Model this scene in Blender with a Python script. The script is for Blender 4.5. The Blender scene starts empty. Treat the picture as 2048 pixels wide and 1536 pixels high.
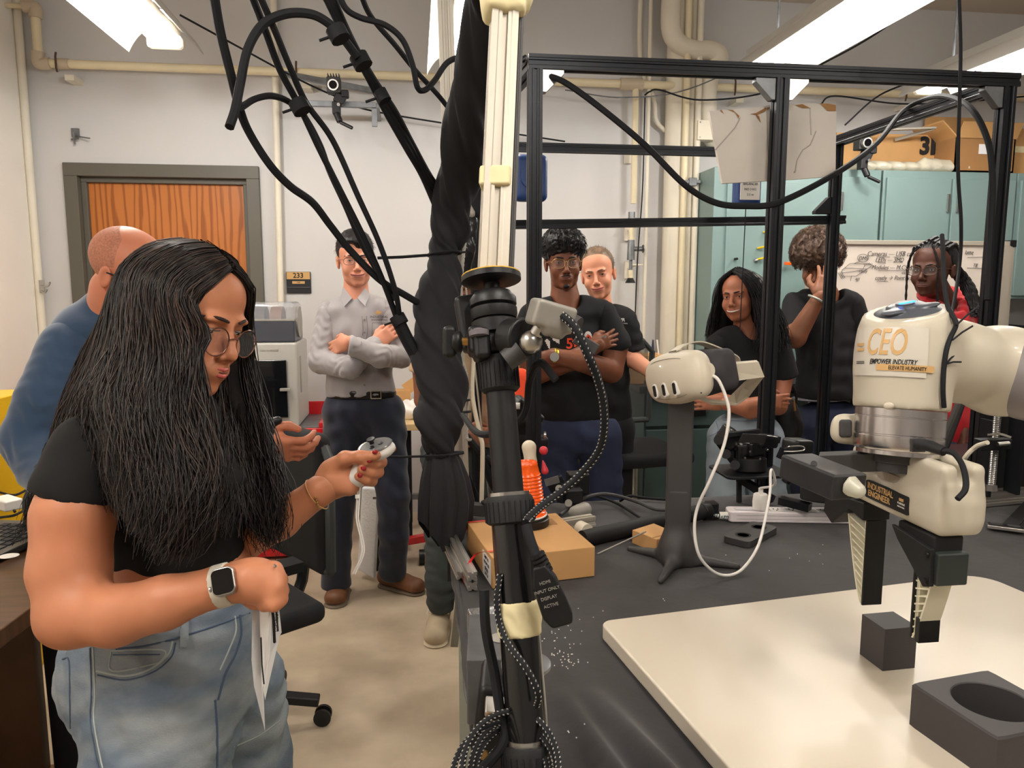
import bpy, math, random
import numpy as np
from mathutils import Vector, Matrix
random.seed(7); np.random.seed(7)
SC = bpy.context.scene
COL = SC.collection
pi = math.pi
# ---------------------------------------------------------------- camera
FPX = 1500.0; PITCH = math.radians(7.3); YAW = math.radians(7.4); EYE = 1.47
cd = bpy.data.cameras.new('camera'); cam = bpy.data.objects.new('camera', cd); COL.objects.link(cam)
cd.sensor_width = 36.0; cd.lens = 36.0 * FPX / 2048; cd.clip_start = 0.05; cd.clip_end = 60
cam.location = (0, 0, EYE); cam.rotation_euler = (pi / 2 - PITCH, 0, -YAW)
SC.camera = cam
# ---------------------------------------------------------------- world, light, exposure
w = bpy.data.worlds.new('world'); SC.world = w; w.use_nodes = True
w.node_tree.nodes['Background'].inputs[0].default_value = (1.0, 0.93, 0.85, 1)
w.node_tree.nodes['Background'].inputs[1].default_value = 0.05
SC.view_settings.view_transform = 'Standard'; SC.view_settings.look = 'None'
SC.view_settings.exposure = 0.48; SC.view_settings.gamma = 1.0; SC.view_settings.use_curve_mapping = False
TUBE_E = 17.0      # emission of the fluorescent tubes
LAMP_W = 9.0; UP_W = 4.0; LAMP_C = (1, .98, .955)      # watts thrown down (three along each fixture) and up from a light added above the housing
# ---------------------------------------------------------------- where a ray of the photograph meets a plane of the room
C0 = np.array([0, 0, EYE])
FW = np.array([math.sin(YAW) * math.cos(PITCH), math.cos(YAW) * math.cos(PITCH), -math.sin(PITCH)])
RT = np.array([math.cos(YAW), -math.sin(YAW), 0.0]); UP = np.cross(RT, FW)
def ray(x, y): return FW + RT * (x - 1024) / FPX - UP * (y - 768) / FPX
def D(x, y, d): return C0 + ray(x, y) * d
def Z(x, y, z): r = ray(x, y); return C0 + r * (z - EYE) / r[2]
def Y(x, y, v): r = ray(x, y); return C0 + r * v / r[1]
def nrm(v): v = np.array(v, float); return v / (np.linalg.norm(v) + 1e-12)
# ---------------------------------------------------------------- materials
def lin(c):
    return tuple(((v / 255) / 12.92 if v / 255 <= .04045 else ((v / 255 + .055) / 1.055) ** 2.4) for v in c)
MC = {}
def mat(name, c, rough=.5, metal=0., noise=None, bump=None, spec=.5, trans=0., alpha=1., emit=None, coat=0., sss=0., stretch=None, c2=None, ior=1.45, wave=None, emc=None, sheen=0.):
    if name in MC: return MC[name]
    m = bpy.data.materials.new(name); m.use_nodes = True; MC[name] = m
    nt = m.node_tree; N = nt.nodes; L = nt.links; b = N['Principled BSDF']
    rgb = lin(c); b.inputs['Base Color'].default_value = (*rgb, 1)
    b.inputs['Roughness'].default_value = rough; b.inputs['Metallic'].default_value = metal
    b.inputs['Specular IOR Level'].default_value = spec; b.inputs['IOR'].default_value = ior
    b.inputs['Transmission Weight'].default_value = trans; b.inputs['Alpha'].default_value = alpha
    b.inputs['Coat Weight'].default_value = coat; b.inputs['Sheen Weight'].default_value = sheen
    if sss:
        b.inputs['Subsurface Weight'].default_value = sss; b.inputs['Subsurface Radius'].default_value = (1, .35, .2)
        b.inputs['Subsurface Scale'].default_value = .006
    if emit:
        b.inputs['Emission Color'].default_value = (*lin(emc or c), 1); b.inputs['Emission Strength'].default_value = emit
    tc = N.new('ShaderNodeTexCoord'); src = tc.outputs['Object']
    if stretch:
        mp = N.new('ShaderNodeMapping'); mp.inputs['Scale'].default_value = stretch; L.new(src, mp.inputs[0]); src = mp.outputs[0]
    if noise:
        sc, amt = noise[:2]; det = noise[2] if len(noise) > 2 else 5
        n = N.new('ShaderNodeTexNoise'); n.inputs['Scale'].default_value = sc; n.inputs['Detail'].default_value = det
        L.new(src, n.inputs['Vector'])
        r = N.new('ShaderNodeValToRGB'); L.new(n.outputs[0], r.inputs[0])
        lo = lin(c2) if c2 else tuple(v * (1 - amt) for v in rgb); hi = rgb if c2 else tuple(min(1, v * (1 + amt)) for v in rgb)
        r.color_ramp.elements[0].position = .35; r.color_ramp.elements[1].position = .65
        r.color_ramp.elements[0].color = (*lo, 1); r.color_ramp.elements[1].color = (*hi, 1)
        L.new(r.outputs[0], b.inputs['Base Color'])
    if wave:
        wv = N.new('ShaderNodeTexWave'); wv.wave_type = wave.get('type', 'BANDS'); wv.bands_direction = wave.get('dir', 'X')
        wv.inputs['Scale'].default_value = wave['scale']; wv.inputs['Distortion'].default_value = wave.get('dist', 0)
        wv.inputs['Detail'].default_value = wave.get('detail', 2); wv.inputs['Detail Scale'].default_value = wave.get('ds', 1)
        L.new(src, wv.inputs['Vector']); r = N.new('ShaderNodeValToRGB'); L.new(wv.outputs[0], r.inputs[0])
        r.color_ramp.elements[0].color = (*lin(wave['c']), 1); r.color_ramp.elements[1].color = (*rgb, 1)
        r.color_ramp.elements[0].position = wave.get('p0', .2); r.color_ramp.elements[1].position = wave.get('p1', .6)
        L.new(r.outputs[0], b.inputs['Base Color'])
    if bump:
        n = N.new('ShaderNodeTexNoise'); n.inputs['Scale'].default_value = bump[0]; n.inputs['Detail'].default_value = 4
        L.new(src, n.inputs['Vector']); bp = N.new('ShaderNodeBump'); bp.inputs['Strength'].default_value = bump[1]
        bp.inputs['Distance'].default_value = bump[2] if len(bump) > 2 else .002
        L.new(n.outputs[0], bp.inputs['Height']); L.new(bp.outputs[0], b.inputs['Normal'])
    return m
# ---------------------------------------------------------------- objects
def tag(o, label=None, cat=None, group=None, kind=None):
    if label: o['label'] = label
    if cat: o['category'] = cat
    if group: o['group'] = group
    if kind: o['kind'] = kind
    return o
def wloc(p):
    v = np.zeros(3)
    while p is not None:
        v = v + np.array(p.location); p = p.parent
    return v
def thing(name, loc, label, cat, group=None, kind=None):
    o = bpy.data.objects.new(name, None); COL.objects.link(o); o.location = loc; o.empty_display_size = .05
    return tag(o, label, cat, group, kind)
def mesh(name, V, Fc, m, parent=None, smooth=True, angle=40, mi=None, label=None, kind=None):
    """vertices are given in world coordinates; the object sits at its parent, or at its own centre"""
    V = np.asarray(V, float)
    org = wloc(parent) if parent is not None else np.array([(V[:, 0].min() + V[:, 0].max()) / 2, (V[:, 1].min() + V[:, 1].max()) / 2, V[:, 2].min()])
    me = bpy.data.meshes.new(name); me.from_pydata((V - org).tolist(), [], Fc if isinstance(Fc, list) else Fc.tolist())
    for x in (m if isinstance(m, (list, tuple)) else [m]): me.materials.append(x)
    if mi is not None: me.polygons.foreach_set('material_index', np.asarray(mi, dtype=np.int32))
    if smooth:
        me.shade_smooth()
        if angle and angle < 170: me.set_sharp_from_angle(angle=math.radians(angle))
    o = bpy.data.objects.new(name, me); COL.objects.link(o)
    if parent is not None: o.parent = parent
    else: o.location = org
    if label: o['label'] = label
    if kind: o['kind'] = kind
    return o
def rotm(yaw=0, pitch=0, roll=0):
    """columns: local x right, y forward, z up"""
    cy, sy, cp, sp, cr, sr = math.cos(yaw), math.sin(yaw), math.cos(pitch), math.sin(pitch), math.cos(roll), math.sin(roll)
    Rz = np.array([[cy, -sy, 0], [sy, cy, 0], [0, 0, 1]]); Rx = np.array([[1, 0, 0], [0, cp, -sp], [0, sp, cp]]); Ry = np.array([[cr, 0, sr], [0, 1, 0], [-sr, 0, cr]])
    return Rz @ Rx @ Ry
def frame(z, x=None):
    """rotation whose z column is along z and x column near x"""
    z = nrm(z); x = np.array(x if x is not None else ((1, 0, 0) if abs(z[0]) < .9 else (0, 1, 0)), float)
    x = nrm(x - z * (x @ z)); return np.stack([x, np.cross(z, x), z], 1)
def spline(P, n=8):
    P = np.asarray(P, float)
    if len(P) < 3: return np.array([P[0] + (P[-1] - P[0]) * t for t in np.linspace(0, 1, n)])
    Q = np.vstack([2 * P[0] - P[1], P, 2 * P[-1] - P[-2]]); out = []
    for i in range(1, len(Q) - 2):
        for t in np.linspace(0, 1, n, endpoint=False):
            a, b, c, d = Q[i - 1], Q[i], Q[i + 1], Q[i + 2]
            out.append(.5 * (2 * b + (c - a) * t + (2 * a - 5 * b + 4 * c - d) * t * t + (3 * b - a - 3 * c + d) * t ** 3))
    out.append(P[-1]); return np.array(out)
class MB:
    def __init__(s): s.V = []; s.F = []; s.n = 0; s.MI = []; s.cur = 0
    def add(s, V, Fc):
        V = np.asarray(V, float); s.V.append(V); s.F += [tuple(int(i) + s.n for i in f) for f in Fc]; s.n += len(V); s.MI += [s.cur] * len(Fc); return s
    def box(s, c, size, R=None):
        h = np.array(size) / 2; R = np.eye(3) if R is None else R
        P = np.array([(x, y, z) for x in (-1, 1) for y in (-1, 1) for z in (-1, 1)]) * h
        return s.add(P @ R.T + np.array(c), [(0, 1, 3, 2), (4, 6, 7, 5), (0, 4, 5, 1), (2, 3, 7, 6), (0, 2, 6, 4), (1, 5, 7, 3)])
    def b2(s, lo, hi): lo, hi = np.array(lo), np.array(hi); return s.box((lo + hi) / 2, np.abs(hi - lo))
    def bar(s, a, b, wx, wy, up=(0, 0, 1)):
        a, b = np.array(a, float), np.array(b, float); R = frame(b - a, np.cross(up, b - a) if abs(nrm(b - a) @ nrm(up)) < .99 else (1, 0, 0))
        return s.box((a + b) / 2, (wx, wy, np.linalg.norm(b - a)), R)
    def tube(s, P, r, n=10, caps=True, sq=None):
        P = np.asarray(P, float); r = np.broadcast_to(np.asarray(r, float), (len(P),)); T = np.gradient(P, axis=0)
        x = None; rings = []
        for i in range(len(P)):
            t = nrm(T[i])
            if x is None: x = frame(t)[:, 0]
            x = nrm(x - t * (x @ t)); y = np.cross(t, x); a = np.arange(n) * 2 * pi / n
            rings.append(P[i] + r[i] * (np.outer(np.cos(a), x) + np.outer(np.sin(a), y) * (sq or 1)))
        F = [(i * n + j, i * n + (j + 1) % n, (i + 1) * n + (j + 1) % n, (i + 1) * n + j) for i in range(len(P) - 1) for j in range(n)]
        if caps: F += [tuple(range(n - 1, -1, -1)), tuple(range((len(P) - 1) * n, len(P) * n))]
        return s.add(np.vstack(rings), F)
    def cyl(s, a, b, r, r2=None, n=20): return s.tube([a, b], [r, r if r2 is None else r2], n)
    def lathe(s, c, prof, R=None, n=28, sx=1., sy=1., caps=True):
        R = np.eye(3) if R is None else R; a = np.arange(n) * 2 * pi / n; V = []
        for r, z in prof: V.append(np.stack([r * np.cos(a) * sx, r * np.sin(a) * sy, np.full(n, z)], 1))
        m = len(prof); F = [(i * n + j, i * n + (j + 1) % n, (i + 1) * n + (j + 1) % n, (i + 1) * n + j) for i in range(m - 1) for j in range(n)]
        if caps: F += [tuple(range(n - 1, -1, -1)), tuple(range((m - 1) * n, m * n))]
        return s.add(np.vstack(V) @ R.T + np.array(c), F)
    def prism(s, pts, z0, z1, c=(0, 0, 0), R=None):
        """2-D outline (counter-clockwise) extruded along local z"""
        R = np.eye(3) if R is None else R; pts = np.asarray(pts, float); n = len(pts)
        V = np.vstack([np.c_[pts, np.full(n, z0)], np.c_[pts, np.full(n, z1)]]) @ R.T + np.array(c)
        return s.add(V, [tuple(range(n - 1, -1, -1)), tuple(range(n, 2 * n))] + [(i, (i + 1) % n, n + (i + 1) % n, n + i) for i in range(n)])
    def poly(s, P): return s.add(P, [tuple(range(len(P)))])
    def ball(s, c, r, R=None, n=14):
        r = np.broadcast_to(np.asarray(r, float), (3,)); R = np.eye(3) if R is None else R; V = []; m = n // 2
        for i in range(1, m):
            t = pi * i / m; a = np.arange(n) * 2 * pi / n
            V.append(np.stack([np.sin(t) * np.cos(a), np.sin(t) * np.sin(a), np.full(n, np.cos(t))], 1))
        V = np.vstack([[[0, 0, 1]], *V, [[0, 0, -1]]]); F = [(0, 1 + j, 1 + (j + 1) % n) for j in range(n)]
        for i in range(m - 2): F += [(1 + i * n + j, 1 + (i + 1) * n + j, 1 + (i + 1) * n + (j + 1) % n, 1 + i * n + (j + 1) % n) for j in range(n)]
        k = 1 + (m - 2) * n; F += [(k + j, len(V) - 1, k + (j + 1) % n) for j in range(n)]
        return s.add((V * r) @ R.T + np.array(c), F)
    def build(s, name, m, parent=None, bevel=0, smooth=True, angle=40, label=None, kind=None, seg=2):
        o = mesh(name, np.vstack(s.V), s.F, m, parent, smooth, angle, s.MI if isinstance(m, (list, tuple)) else None, label, kind)
        if bevel:
            b = o.modifiers.new('bevel', 'BEVEL'); b.width = bevel; b.segments = seg; b.limit_method = 'ANGLE'; b.angle_limit = math.radians(38); b.harden_normals = True
        return o
def rrect(w, h, r, n=5):
    out = []
    for cx, cy, a0 in ((w / 2 - r, h / 2 - r, 0), (-w / 2 + r, h / 2 - r, 90), (-w / 2 + r, -h / 2 + r, 180), (w / 2 - r, -h / 2 + r, 270)):
        for k in range(n + 1):
            a = math.radians(a0 + 90 * k / n); out.append((cx + r * math.cos(a), cy + r * math.sin(a)))
    return out
def text(s, size, m, c, R, parent, name='lettering', ext=.0006, align='CENTER', shear=0., sx=1., warp=None, kind=None, bold=0., space=1.):
    cu = bpy.data.curves.new('t', 'FONT'); cu.body = s; cu.size = size; cu.extrude = ext; cu.align_x = align; cu.align_y = 'CENTER'; cu.shear = shear; cu.offset = bold; cu.space_character = space; cu.resolution_u = 3
    o = bpy.data.objects.new('t', cu); me = bpy.data.meshes.new_from_object(o); bpy.data.objects.remove(o)
    V = np.array([v.co[:] for v in me.vertices]).reshape(-1, 3); V[:, 0] *= sx; Fc = [tuple(p.vertices) for p in me.polygons]; bpy.data.meshes.remove(me)
    if not len(V): return None
    if warp: V = warp(V)
    return mesh(name, V @ np.asarray(R).T + np.array(c), Fc, m, parent, smooth=False, kind=kind)
# ---------------------------------------------------------------- implicit surfaces: smooth unions of limbs, meshed by surface nets
class SDF:
    def __init__(s, h=.008): s.h = h; s.P = []; s.cuts = []; s.nz = []
    def _add(s, f, lo, hi, op, k): s.P.append((f, np.array(lo), np.array(hi), op, k)); return s
    def rc(s, a, b, ra, rb=None, k=.02, op='+', sq=None):
        a, b = np.array(a, float), np.array(b, float); rb = ra if rb is None else rb; R = max(ra, rb)
        if sq is not None: dv, fac = nrm(sq[0]), sq[1]
        def f(X):
            q = X - a; ab = b - a
            if sq is not None:
                q = q + dv * ((q @ dv) * (1 / fac - 1))[..., None]; ab = ab + dv * ((ab @ dv) * (1 / fac - 1))
            t = np.clip((q @ ab) / max(ab @ ab, 1e-9), 0, 1)
            d = np.sqrt(((q - t[..., None] * ab) ** 2).sum(-1)) - (ra + (rb - ra) * t)
            return d * (min(1, sq[1]) if sq is not None else 1)
        g = max(1, sq[1]) if sq is not None else 1
        return s._add(f, np.minimum(a, b) - R * g, np.maximum(a, b) + R * g, op, k)
    def chain(s, P, r, k=.02, op='+', sq=None):
        for i in range(len(P) - 1): s.rc(P[i], P[i + 1], r[i], r[i + 1], k if i == 0 else min(k, .012), op, sq)
        return s
    def el(s, c, r, R=None, k=.02, op='+'):
        c = np.array(c, float); r = np.array(r, float); R = np.eye(3) if R is None else R
        def f(X):
            q = (X - c) @ R; k0 = np.sqrt(((q / r) ** 2).sum(-1)); k1 = np.sqrt(((q / r ** 2) ** 2).sum(-1)) + 1e-9
            return k0 * (k0 - 1) / k1
        m = max(r); return s._add(f, c - m, c + m, op, k)
    def box(s, c, half, R=None, rad=.01, k=.01, op='+'):
        c = np.array(c, float); h = np.array(half, float) - rad; R = np.eye(3) if R is None else R
        def f(X):
            q = np.abs((X - c) @ R) - h
            return np.sqrt((np.maximum(q, 0) ** 2).sum(-1)) + np.minimum(q.max(-1), 0) - rad
        m = np.linalg.norm(half); return s._add(f, c - m, c + m, op, k)
    def cut(s, p, n): s.cuts.append((np.array(p, float), nrm(n))); return s
    def noise(s, d, wl, amp, warp=0.): s.nz.append((nrm(d), wl, amp, warp)); return s
    def mesh(s):
        h = s.h; pl = [p for p in s.P if p[3] == '+']
        lo = np.min([p[1] for p in pl], 0) - 4 * h - .01; hi = np.max([p[2] for p in pl], 0) + 4 * h + .01
        n = np.ceil((hi - lo) / h).astype(int) + 1
        ax = [lo[i] + h * np.arange(n[i]) for i in range(3)]
        F = np.full(n, .3, dtype=np.float32)
        for f, a, b, op, k in s.P:
            m = k + 3 * h + .004
            i0 = np.clip(np.floor((a - m - lo) / h).astype(int), 0, n - 1); i1 = np.clip(np.ceil((b + m - lo) / h).astype(int) + 1, 1, n)
            if (i1 <= i0).any(): continue
            sl = tuple(slice(i0[i], i1[i]) for i in range(3))
            X = np.stack(np.meshgrid(ax[0][sl[0]], ax[1][sl[1]], ax[2][sl[2]], indexing='ij'), -1)
            d = f(X); A = F[sl]
            if op == '+':
                hh = np.maximum(k - np.abs(A - d), 0) / k; F[sl] = np.minimum(A, d) - hh * hh * k / 4
            else:
                d = -d; hh = np.maximum(k - np.abs(A - d), 0) / k; F[sl] = np.maximum(A, d) + hh * hh * k / 4
        if s.nz or s.cuts:
            X = np.stack(np.meshgrid(*ax, indexing='ij'), -1)
            for d, wl, amp, wp in s.nz:
                ph = 2 * pi / wl; q = (X @ d) * ph
                if wp:
                    e = frame(d); q = q + wp * np.sin((X @ e[:, 0]) * ph * .45 + 1.3) + wp * np.sin((X @ e[:, 1]) * ph * .37 + 2.1)
                e = frame(d); F += (amp * np.sin(q) * (.6 + .4 * np.sin((X @ e[:, 0]) * ph * .3 + 4 * amp))).astype(np.float32)
            for p, nn in s.cuts: F = np.maximum(F, ((X - p) @ nn).astype(np.float32))
        B = F < 0
        B[0] = B[-1] = False; B[:, 0] = B[:, -1] = False; B[:, :, 0] = B[:, :, -1] = False
        cn = np.zeros(n - 1, dtype=np.int8)
        off = [(i, j, k) for i in (0, 1) for j in (0, 1) for k in (0, 1)]
        sub = lambda A, o: A[o[0]:n[0] - 1 + o[0], o[1]:n[1] - 1 + o[1], o[2]:n[2] - 1 + o[2]]
        for o in off: cn += sub(B, o)
        act = (cn > 0) & (cn < 8); I = np.argwhere(act); idx = np.full(n - 1, -1, dtype=np.int64); idx[act] = np.arange(len(I))
        acc = np.zeros((len(I), 3)); cnt = np.zeros(len(I)); g = lambda o: F[I[:, 0] + o[0], I[:, 1] + o[1], I[:, 2] + o[2]]
        for a in off:
            for e in range(3):
                if a[e]: continue
                b = list(a); b[e] = 1; fa, fb = g(a), g(b); c = (fa < 0) != (fb < 0)
                t = np.where(c, fa / np.where(c, fa - fb, 1), 0); p = np.tile(np.array(a, float), (len(I), 1)); p[:, e] = t
                acc += p * c[:, None]; cnt += c
        V = (I + acc / np.maximum(cnt, 1)[:, None]) * h + lo
        Q = []
        for e in range(3):
            sa = [slice(0, None)] * 3; sb = [slice(0, None)] * 3; sa[e] = slice(0, -1); sb[e] = slice(1, None)
            c = B[tuple(sa)] != B[tuple(sb)]; J = np.argwhere(c); ins = B[tuple(sa)][c]
            u, v = (e + 1) % 3, (e + 2) % 3; J1 = J[(J[:, u] > 0) & (J[:, v] > 0)]; ins = ins[(J[:, u] > 0) & (J[:, v] > 0)]
            q = []
            for du, dv in ((0, 0), (1, 0), (1, 1), (0, 1)):
                K = J1.copy(); K[:, u] -= du; K[:, v] -= dv; K = np.minimum(K, np.array(n) - 2); q.append(idx[K[:, 0], K[:, 1], K[:, 2]])
            q = np.stack(q, 1); q[~ins] = q[~ins][:, ::-1]; Q.append(q)
        Q = np.vstack(Q); Q = Q[(Q >= 0).all(1)]
        return V, Q
def put(name, m, parent, sdfs, T=None, smooth_it=1, label=None, kind=None):
    """joins one or more implicit surfaces (each with its own transform) into one mesh object"""
    Vs = []; Fs = []; n = 0
    for i, s in enumerate(sdfs):
        V, Q = s.mesh() if isinstance(s, SDF) else s
        t = T[i] if T else None
        for _ in range(smooth_it if isinstance(s, SDF) else 0):
            acc = np.zeros_like(V); c = np.zeros(len(V))
            for a in range(4):
                np.add.at(acc, Q[:, a], V[Q[:, (a + 1) % 4]]); np.add.at(c, Q[:, a], 1)
                np.add.at(acc, Q[:, a], V[Q[:, (a - 1) % 4]]); np.add.at(c, Q[:, a], 1)
            V = V * .5 + .5 * acc / np.maximum(c, 1)[:, None]
        if t is not None: V = (V * t[2]) @ t[1].T + t[0]
        Vs.append(V); Fs.append(Q + n); n += len(V)
    return mesh(name, np.vstack(Vs), np.vstack(Fs), m, parent, True, 180, label=label, kind=kind)
# ================================================================ materials
M = {}
M['wall'] = mat('wall_paint', (202, 200, 198), .75, noise=(1.2, .03), bump=(60, .15, .002))
M['wall2'] = mat('left_wall_paint', (240, 234, 224), .7, noise=(1.5, .04), bump=(60, .15, .002))
M['ceil'] = mat('ceiling_paint', (196, 184, 168), .8, noise=(.8, .04))
M['floor'] = mat('concrete', (200, 184, 160), .42, noise=(3.5, .25, 10), bump=(30, .2, .003), c2=(166, 150, 128))
M['frame_paint'] = mat('door_frame_paint', (92, 88, 78), .5)
M['wood_door'] = mat('oak_veneer', (186, 112, 52), .38, stretch=(5, 5, .55), wave=dict(scale=1.5, dist=9, detail=2.5, ds=1.6, c=(150, 84, 34), p0=.1, p1=.45), spec=.4)
M['cream'] = mat('cream_pipe_paint', (226, 212, 178), .45, noise=(4, .06))
M['pipe_white'] = mat('white_pipe_paint', (222, 214, 196), .5, noise=(3, .05), bump=(25, .3, .004))
M['black_metal'] = mat('black_anodised', (30, 32, 36), .38, .4)
M['black_plastic'] = mat('black_plastic', (17, 17, 19), .45)
M['dark_rubber'] = mat('dark_rubber', (20, 20, 22), .65)
M['cable'] = mat('black_cable', (26, 27, 30), .72, spec=.3)
M['grey_plastic'] = mat('grey_plastic', (150, 146, 138), .5)
M['dgrey'] = mat('dark_grey_plastic', (62, 60, 60), .55, bump=(300, .1, .0005))
M['steel'] = mat('steel', (190, 188, 184), .28, 1., noise=(8, .1))
M['alu'] = mat('aluminium', (205, 202, 196), .35, .9)
M['alu_w'] = mat('white_aluminium', (178, 171, 158), .45, .3)
M['zinc'] = mat('galvanised', (128, 130, 132), .45, .8, noise=(20, .15))
M['white'] = mat('white_plastic', (236, 232, 226), .4)
M['white_c'] = mat('cream_white_plastic', (232, 222, 200), .42)
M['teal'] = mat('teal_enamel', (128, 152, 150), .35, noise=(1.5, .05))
M['teal_d'] = mat('teal_enamel_shaded', (66, 84, 82), .5, noise=(2, .08))  # the teal again, with the base cabinets' shade put into its colour
M['cloth'] = mat('black_cloth', (48, 46, 47), .9, noise=(2.5, .18), bump=(14, .35, .006), sheen=.15)
M['drape'] = mat('black_drape', (29, 29, 33), .85, noise=(12, .1), bump=(160, .2, .0008))
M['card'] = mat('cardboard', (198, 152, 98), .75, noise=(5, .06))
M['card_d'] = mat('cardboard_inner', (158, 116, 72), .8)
M['tabletop'] = mat('cream_laminate', (212, 202, 184), .3, noise=(1.5, .03))
M['tape'] = mat('masking_tape', (226, 214, 170), .75, noise=(20, .08), bump=(60, .4, .001))
M['orange'] = mat('orange_plastic', (255, 96, 12), .25, coat=.3)
M['red'] = mat('red_enamel', (196, 22, 30), .3, coat=.3)
M['red_tape'] = mat('red_ribbon', (226, 34, 30), .45)
M['blue'] = mat('blue_plastic', (30, 62, 118), .4)
M['yellow'] = mat('yellow_enamel', (216, 170, 8), .4)
M['ink'] = mat('black_ink', (30, 28, 28), .8)
M['gold_ink'] = mat('gold_ink', (196, 154, 96), .5)
M['wood_desk'] = mat('brown_desk', (96, 68, 46), .35, stretch=(1, 12, 1), noise=(4, .25))
M['wood_lt'] = mat('light_wood', (206, 176, 130), .5)
M['glass'] = mat('clear_plastic', (235, 235, 240), .08, trans=.92, ior=1.15, alpha=.35)
M['smoke'] = mat('smoky_plastic', (120, 120, 132), .1, trans=.5, alpha=.5)
M['paper'] = mat('paper', (232, 230, 230), .8)
M['brass'] = mat('brass', (190, 150, 90), .3, .9)
def struct(o): o['kind'] = 'structure'; return o
# ================================================================ room
WY = 4.85; XL = -2.22; XR = 6.0; YB = -3.2; ZC = 3.3
struct(MB().b2((XL - .1, YB - .1, -.1), (XR + .1, WY + .1, 0)).build('floor', M['floor']))
struct(MB().b2((XL - .1, YB - .1, ZC), (XR + .1, WY + .1, ZC + .1)).build('ceiling', M['ceil']))
dx0, dx1, dz = -2.03, -.92, 2.2
mb = MB().b2((XL - .1, WY, 0), (dx0, WY + .12, ZC)).b2((dx1, WY, 0), (XR + .1, WY + .12, ZC)).b2((dx0, WY, dz), (dx1, WY + .12, ZC))
struct(mb.build('wall_back', M['wall'], smooth=False))
struct(MB().b2((XL - .12, YB, 0), (XL, WY, ZC)).build('wall_left', M['wall2'], smooth=False))
struct(MB().b2((XR, YB, 0), (XR + .12, WY, ZC)).build('wall_right', M['wall'], smooth=False))
struct(MB().b2((XL, YB - .12, 0), (XR, YB, ZC)).build('wall_front', M['wall'], smooth=False))
struct(MB().b2((XL, YB, 0), (XL + .12, 4.1, ZC)).build('trim_1', M['wall2'], bevel=.004))
# beam over the back wall where the pipes run
# door
d = thing('door_1', (-1.475, WY, 0), None, None); d['kind'] = 'structure'
fr = MB(); fw = .075
fr.b2((dx0, WY - .03, 0), (dx0 + fw, WY + .12, dz - fw)).b2((dx1 - fw, WY - .03, 0), (dx1, WY + .12, dz - fw)).b2((dx0, WY - .03, dz - fw), (dx1, WY + .12, dz))
fr.b2((dx0 + fw, WY + .02, 0), (dx0 + fw + .03, WY + .12, dz - fw - .03)).b2((dx1 - fw - .03, WY + .02, 0), (dx1 - fw, WY + .12, dz - fw - .03)).b2((dx0 + fw, WY + .02, dz - fw - .03), (dx1 - fw, WY + .12, dz - fw))
fr.build('door_frame', M['frame_paint'], d, bevel=.003)
MB().b2((dx0 + fw + .03, WY + .05, .01), (dx1 - fw - .03, WY + .095, dz - fw - .03)).build('door_panel', M['wood_door'], d, bevel=.002)
k = MB(); k.cyl((dx1 - .17, WY + .05, 1.0), (dx1 - .17, WY + .0, 1.0), .012).tube([(dx1 - .17, WY, 1.0), (dx1 - .29, WY, 1.0)], .01); k.build('door_handle', M['steel'], d)
# corner conduit up the left corner
mb = MB(); mb.tube([(-2.2, 4.8, 0), (-2.2, 4.8, ZC)], .022); tag(mb.build('conduit', M['pipe_white']), 'white painted conduit running up the corner left of the door', 'conduit')
mb = MB(); mb.tube([Y(555, 610, 4.8) * [1, 1, 0], Y(555, 200, 4.8) * [1, 1, 0] + [0, 0, ZC]], .02).box(Y(548, 610, 4.8), (.05, .04, .04))
tag(mb.build('conduit', M['pipe_white']), 'white painted conduit running up the wall right of the door', 'conduit')
# long gas pipe under the ceiling
zp = 2.725; p = thing('ceiling_pipe', (0, 4.72, zp), 'cream pipe running the length of the back wall above the door', 'pipe')
xa = Y(78, 127, 4.72)[0]
MB().tube([(xa, 4.72, zp), (5.9, 4.72, zp)], .024, 14).build('pipe_run', M['cream'], p)
e = MB(); e.tube([(xa, 4.72, zp), (xa, 4.72, zp + .30)], .024, 14).tube([(xa, 4.72, zp + .3), (XL, 4.72, zp + .3)], .014, 12)
e.build('pipe_riser', M['cream'], p)
f_ = MB()
for zz in (zp, zp + .3): MB().tube(spline([(xa, 4.72, zz + (.06 if zz == zp else -.06)), (xa, 4.72, zz), (xa + .06 * (1 if zz == zp else -1), 4.72, zz)], 5), .033, 14).build('elbow_fitting', mat('aged_pipe_paint', (196, 180, 156), .6), p)
MB().tube([(xa + .1, 4.72, zp), (xa + .16, 4.72, zp)], .029, 14).build('union_fitting', mat('aged_pipe_paint', (196, 180, 156), .6), p); f_.tube([Y(1240, 172, 4.72) * [1, 1, 0] + [0, 0, zp], Y(1285, 172, 4.72) * [1, 1, 0] + [0, 0, zp]], .035, 14)
f_.build('tee_fitting', mat('aged_pipe_paint', (196, 180, 156), .6), p)
for px in (118, 594, 1468, 1810):
    x = Y(px, 150, 4.72)[0]; MB().tube([(x, 4.70, zp + .055), (x, 4.69, zp + .03), (x, 4.69, zp - .03), (x, 4.70, zp - .05)], .006, 6).build('pipe_clip', mat('rust_clip', (84, 60, 48), .7), p)
    MB().box((x + .05, 4.79, zp - .07), (.05, .12, .03)).build('wall_bracket', M['pipe_white'], p)
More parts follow.
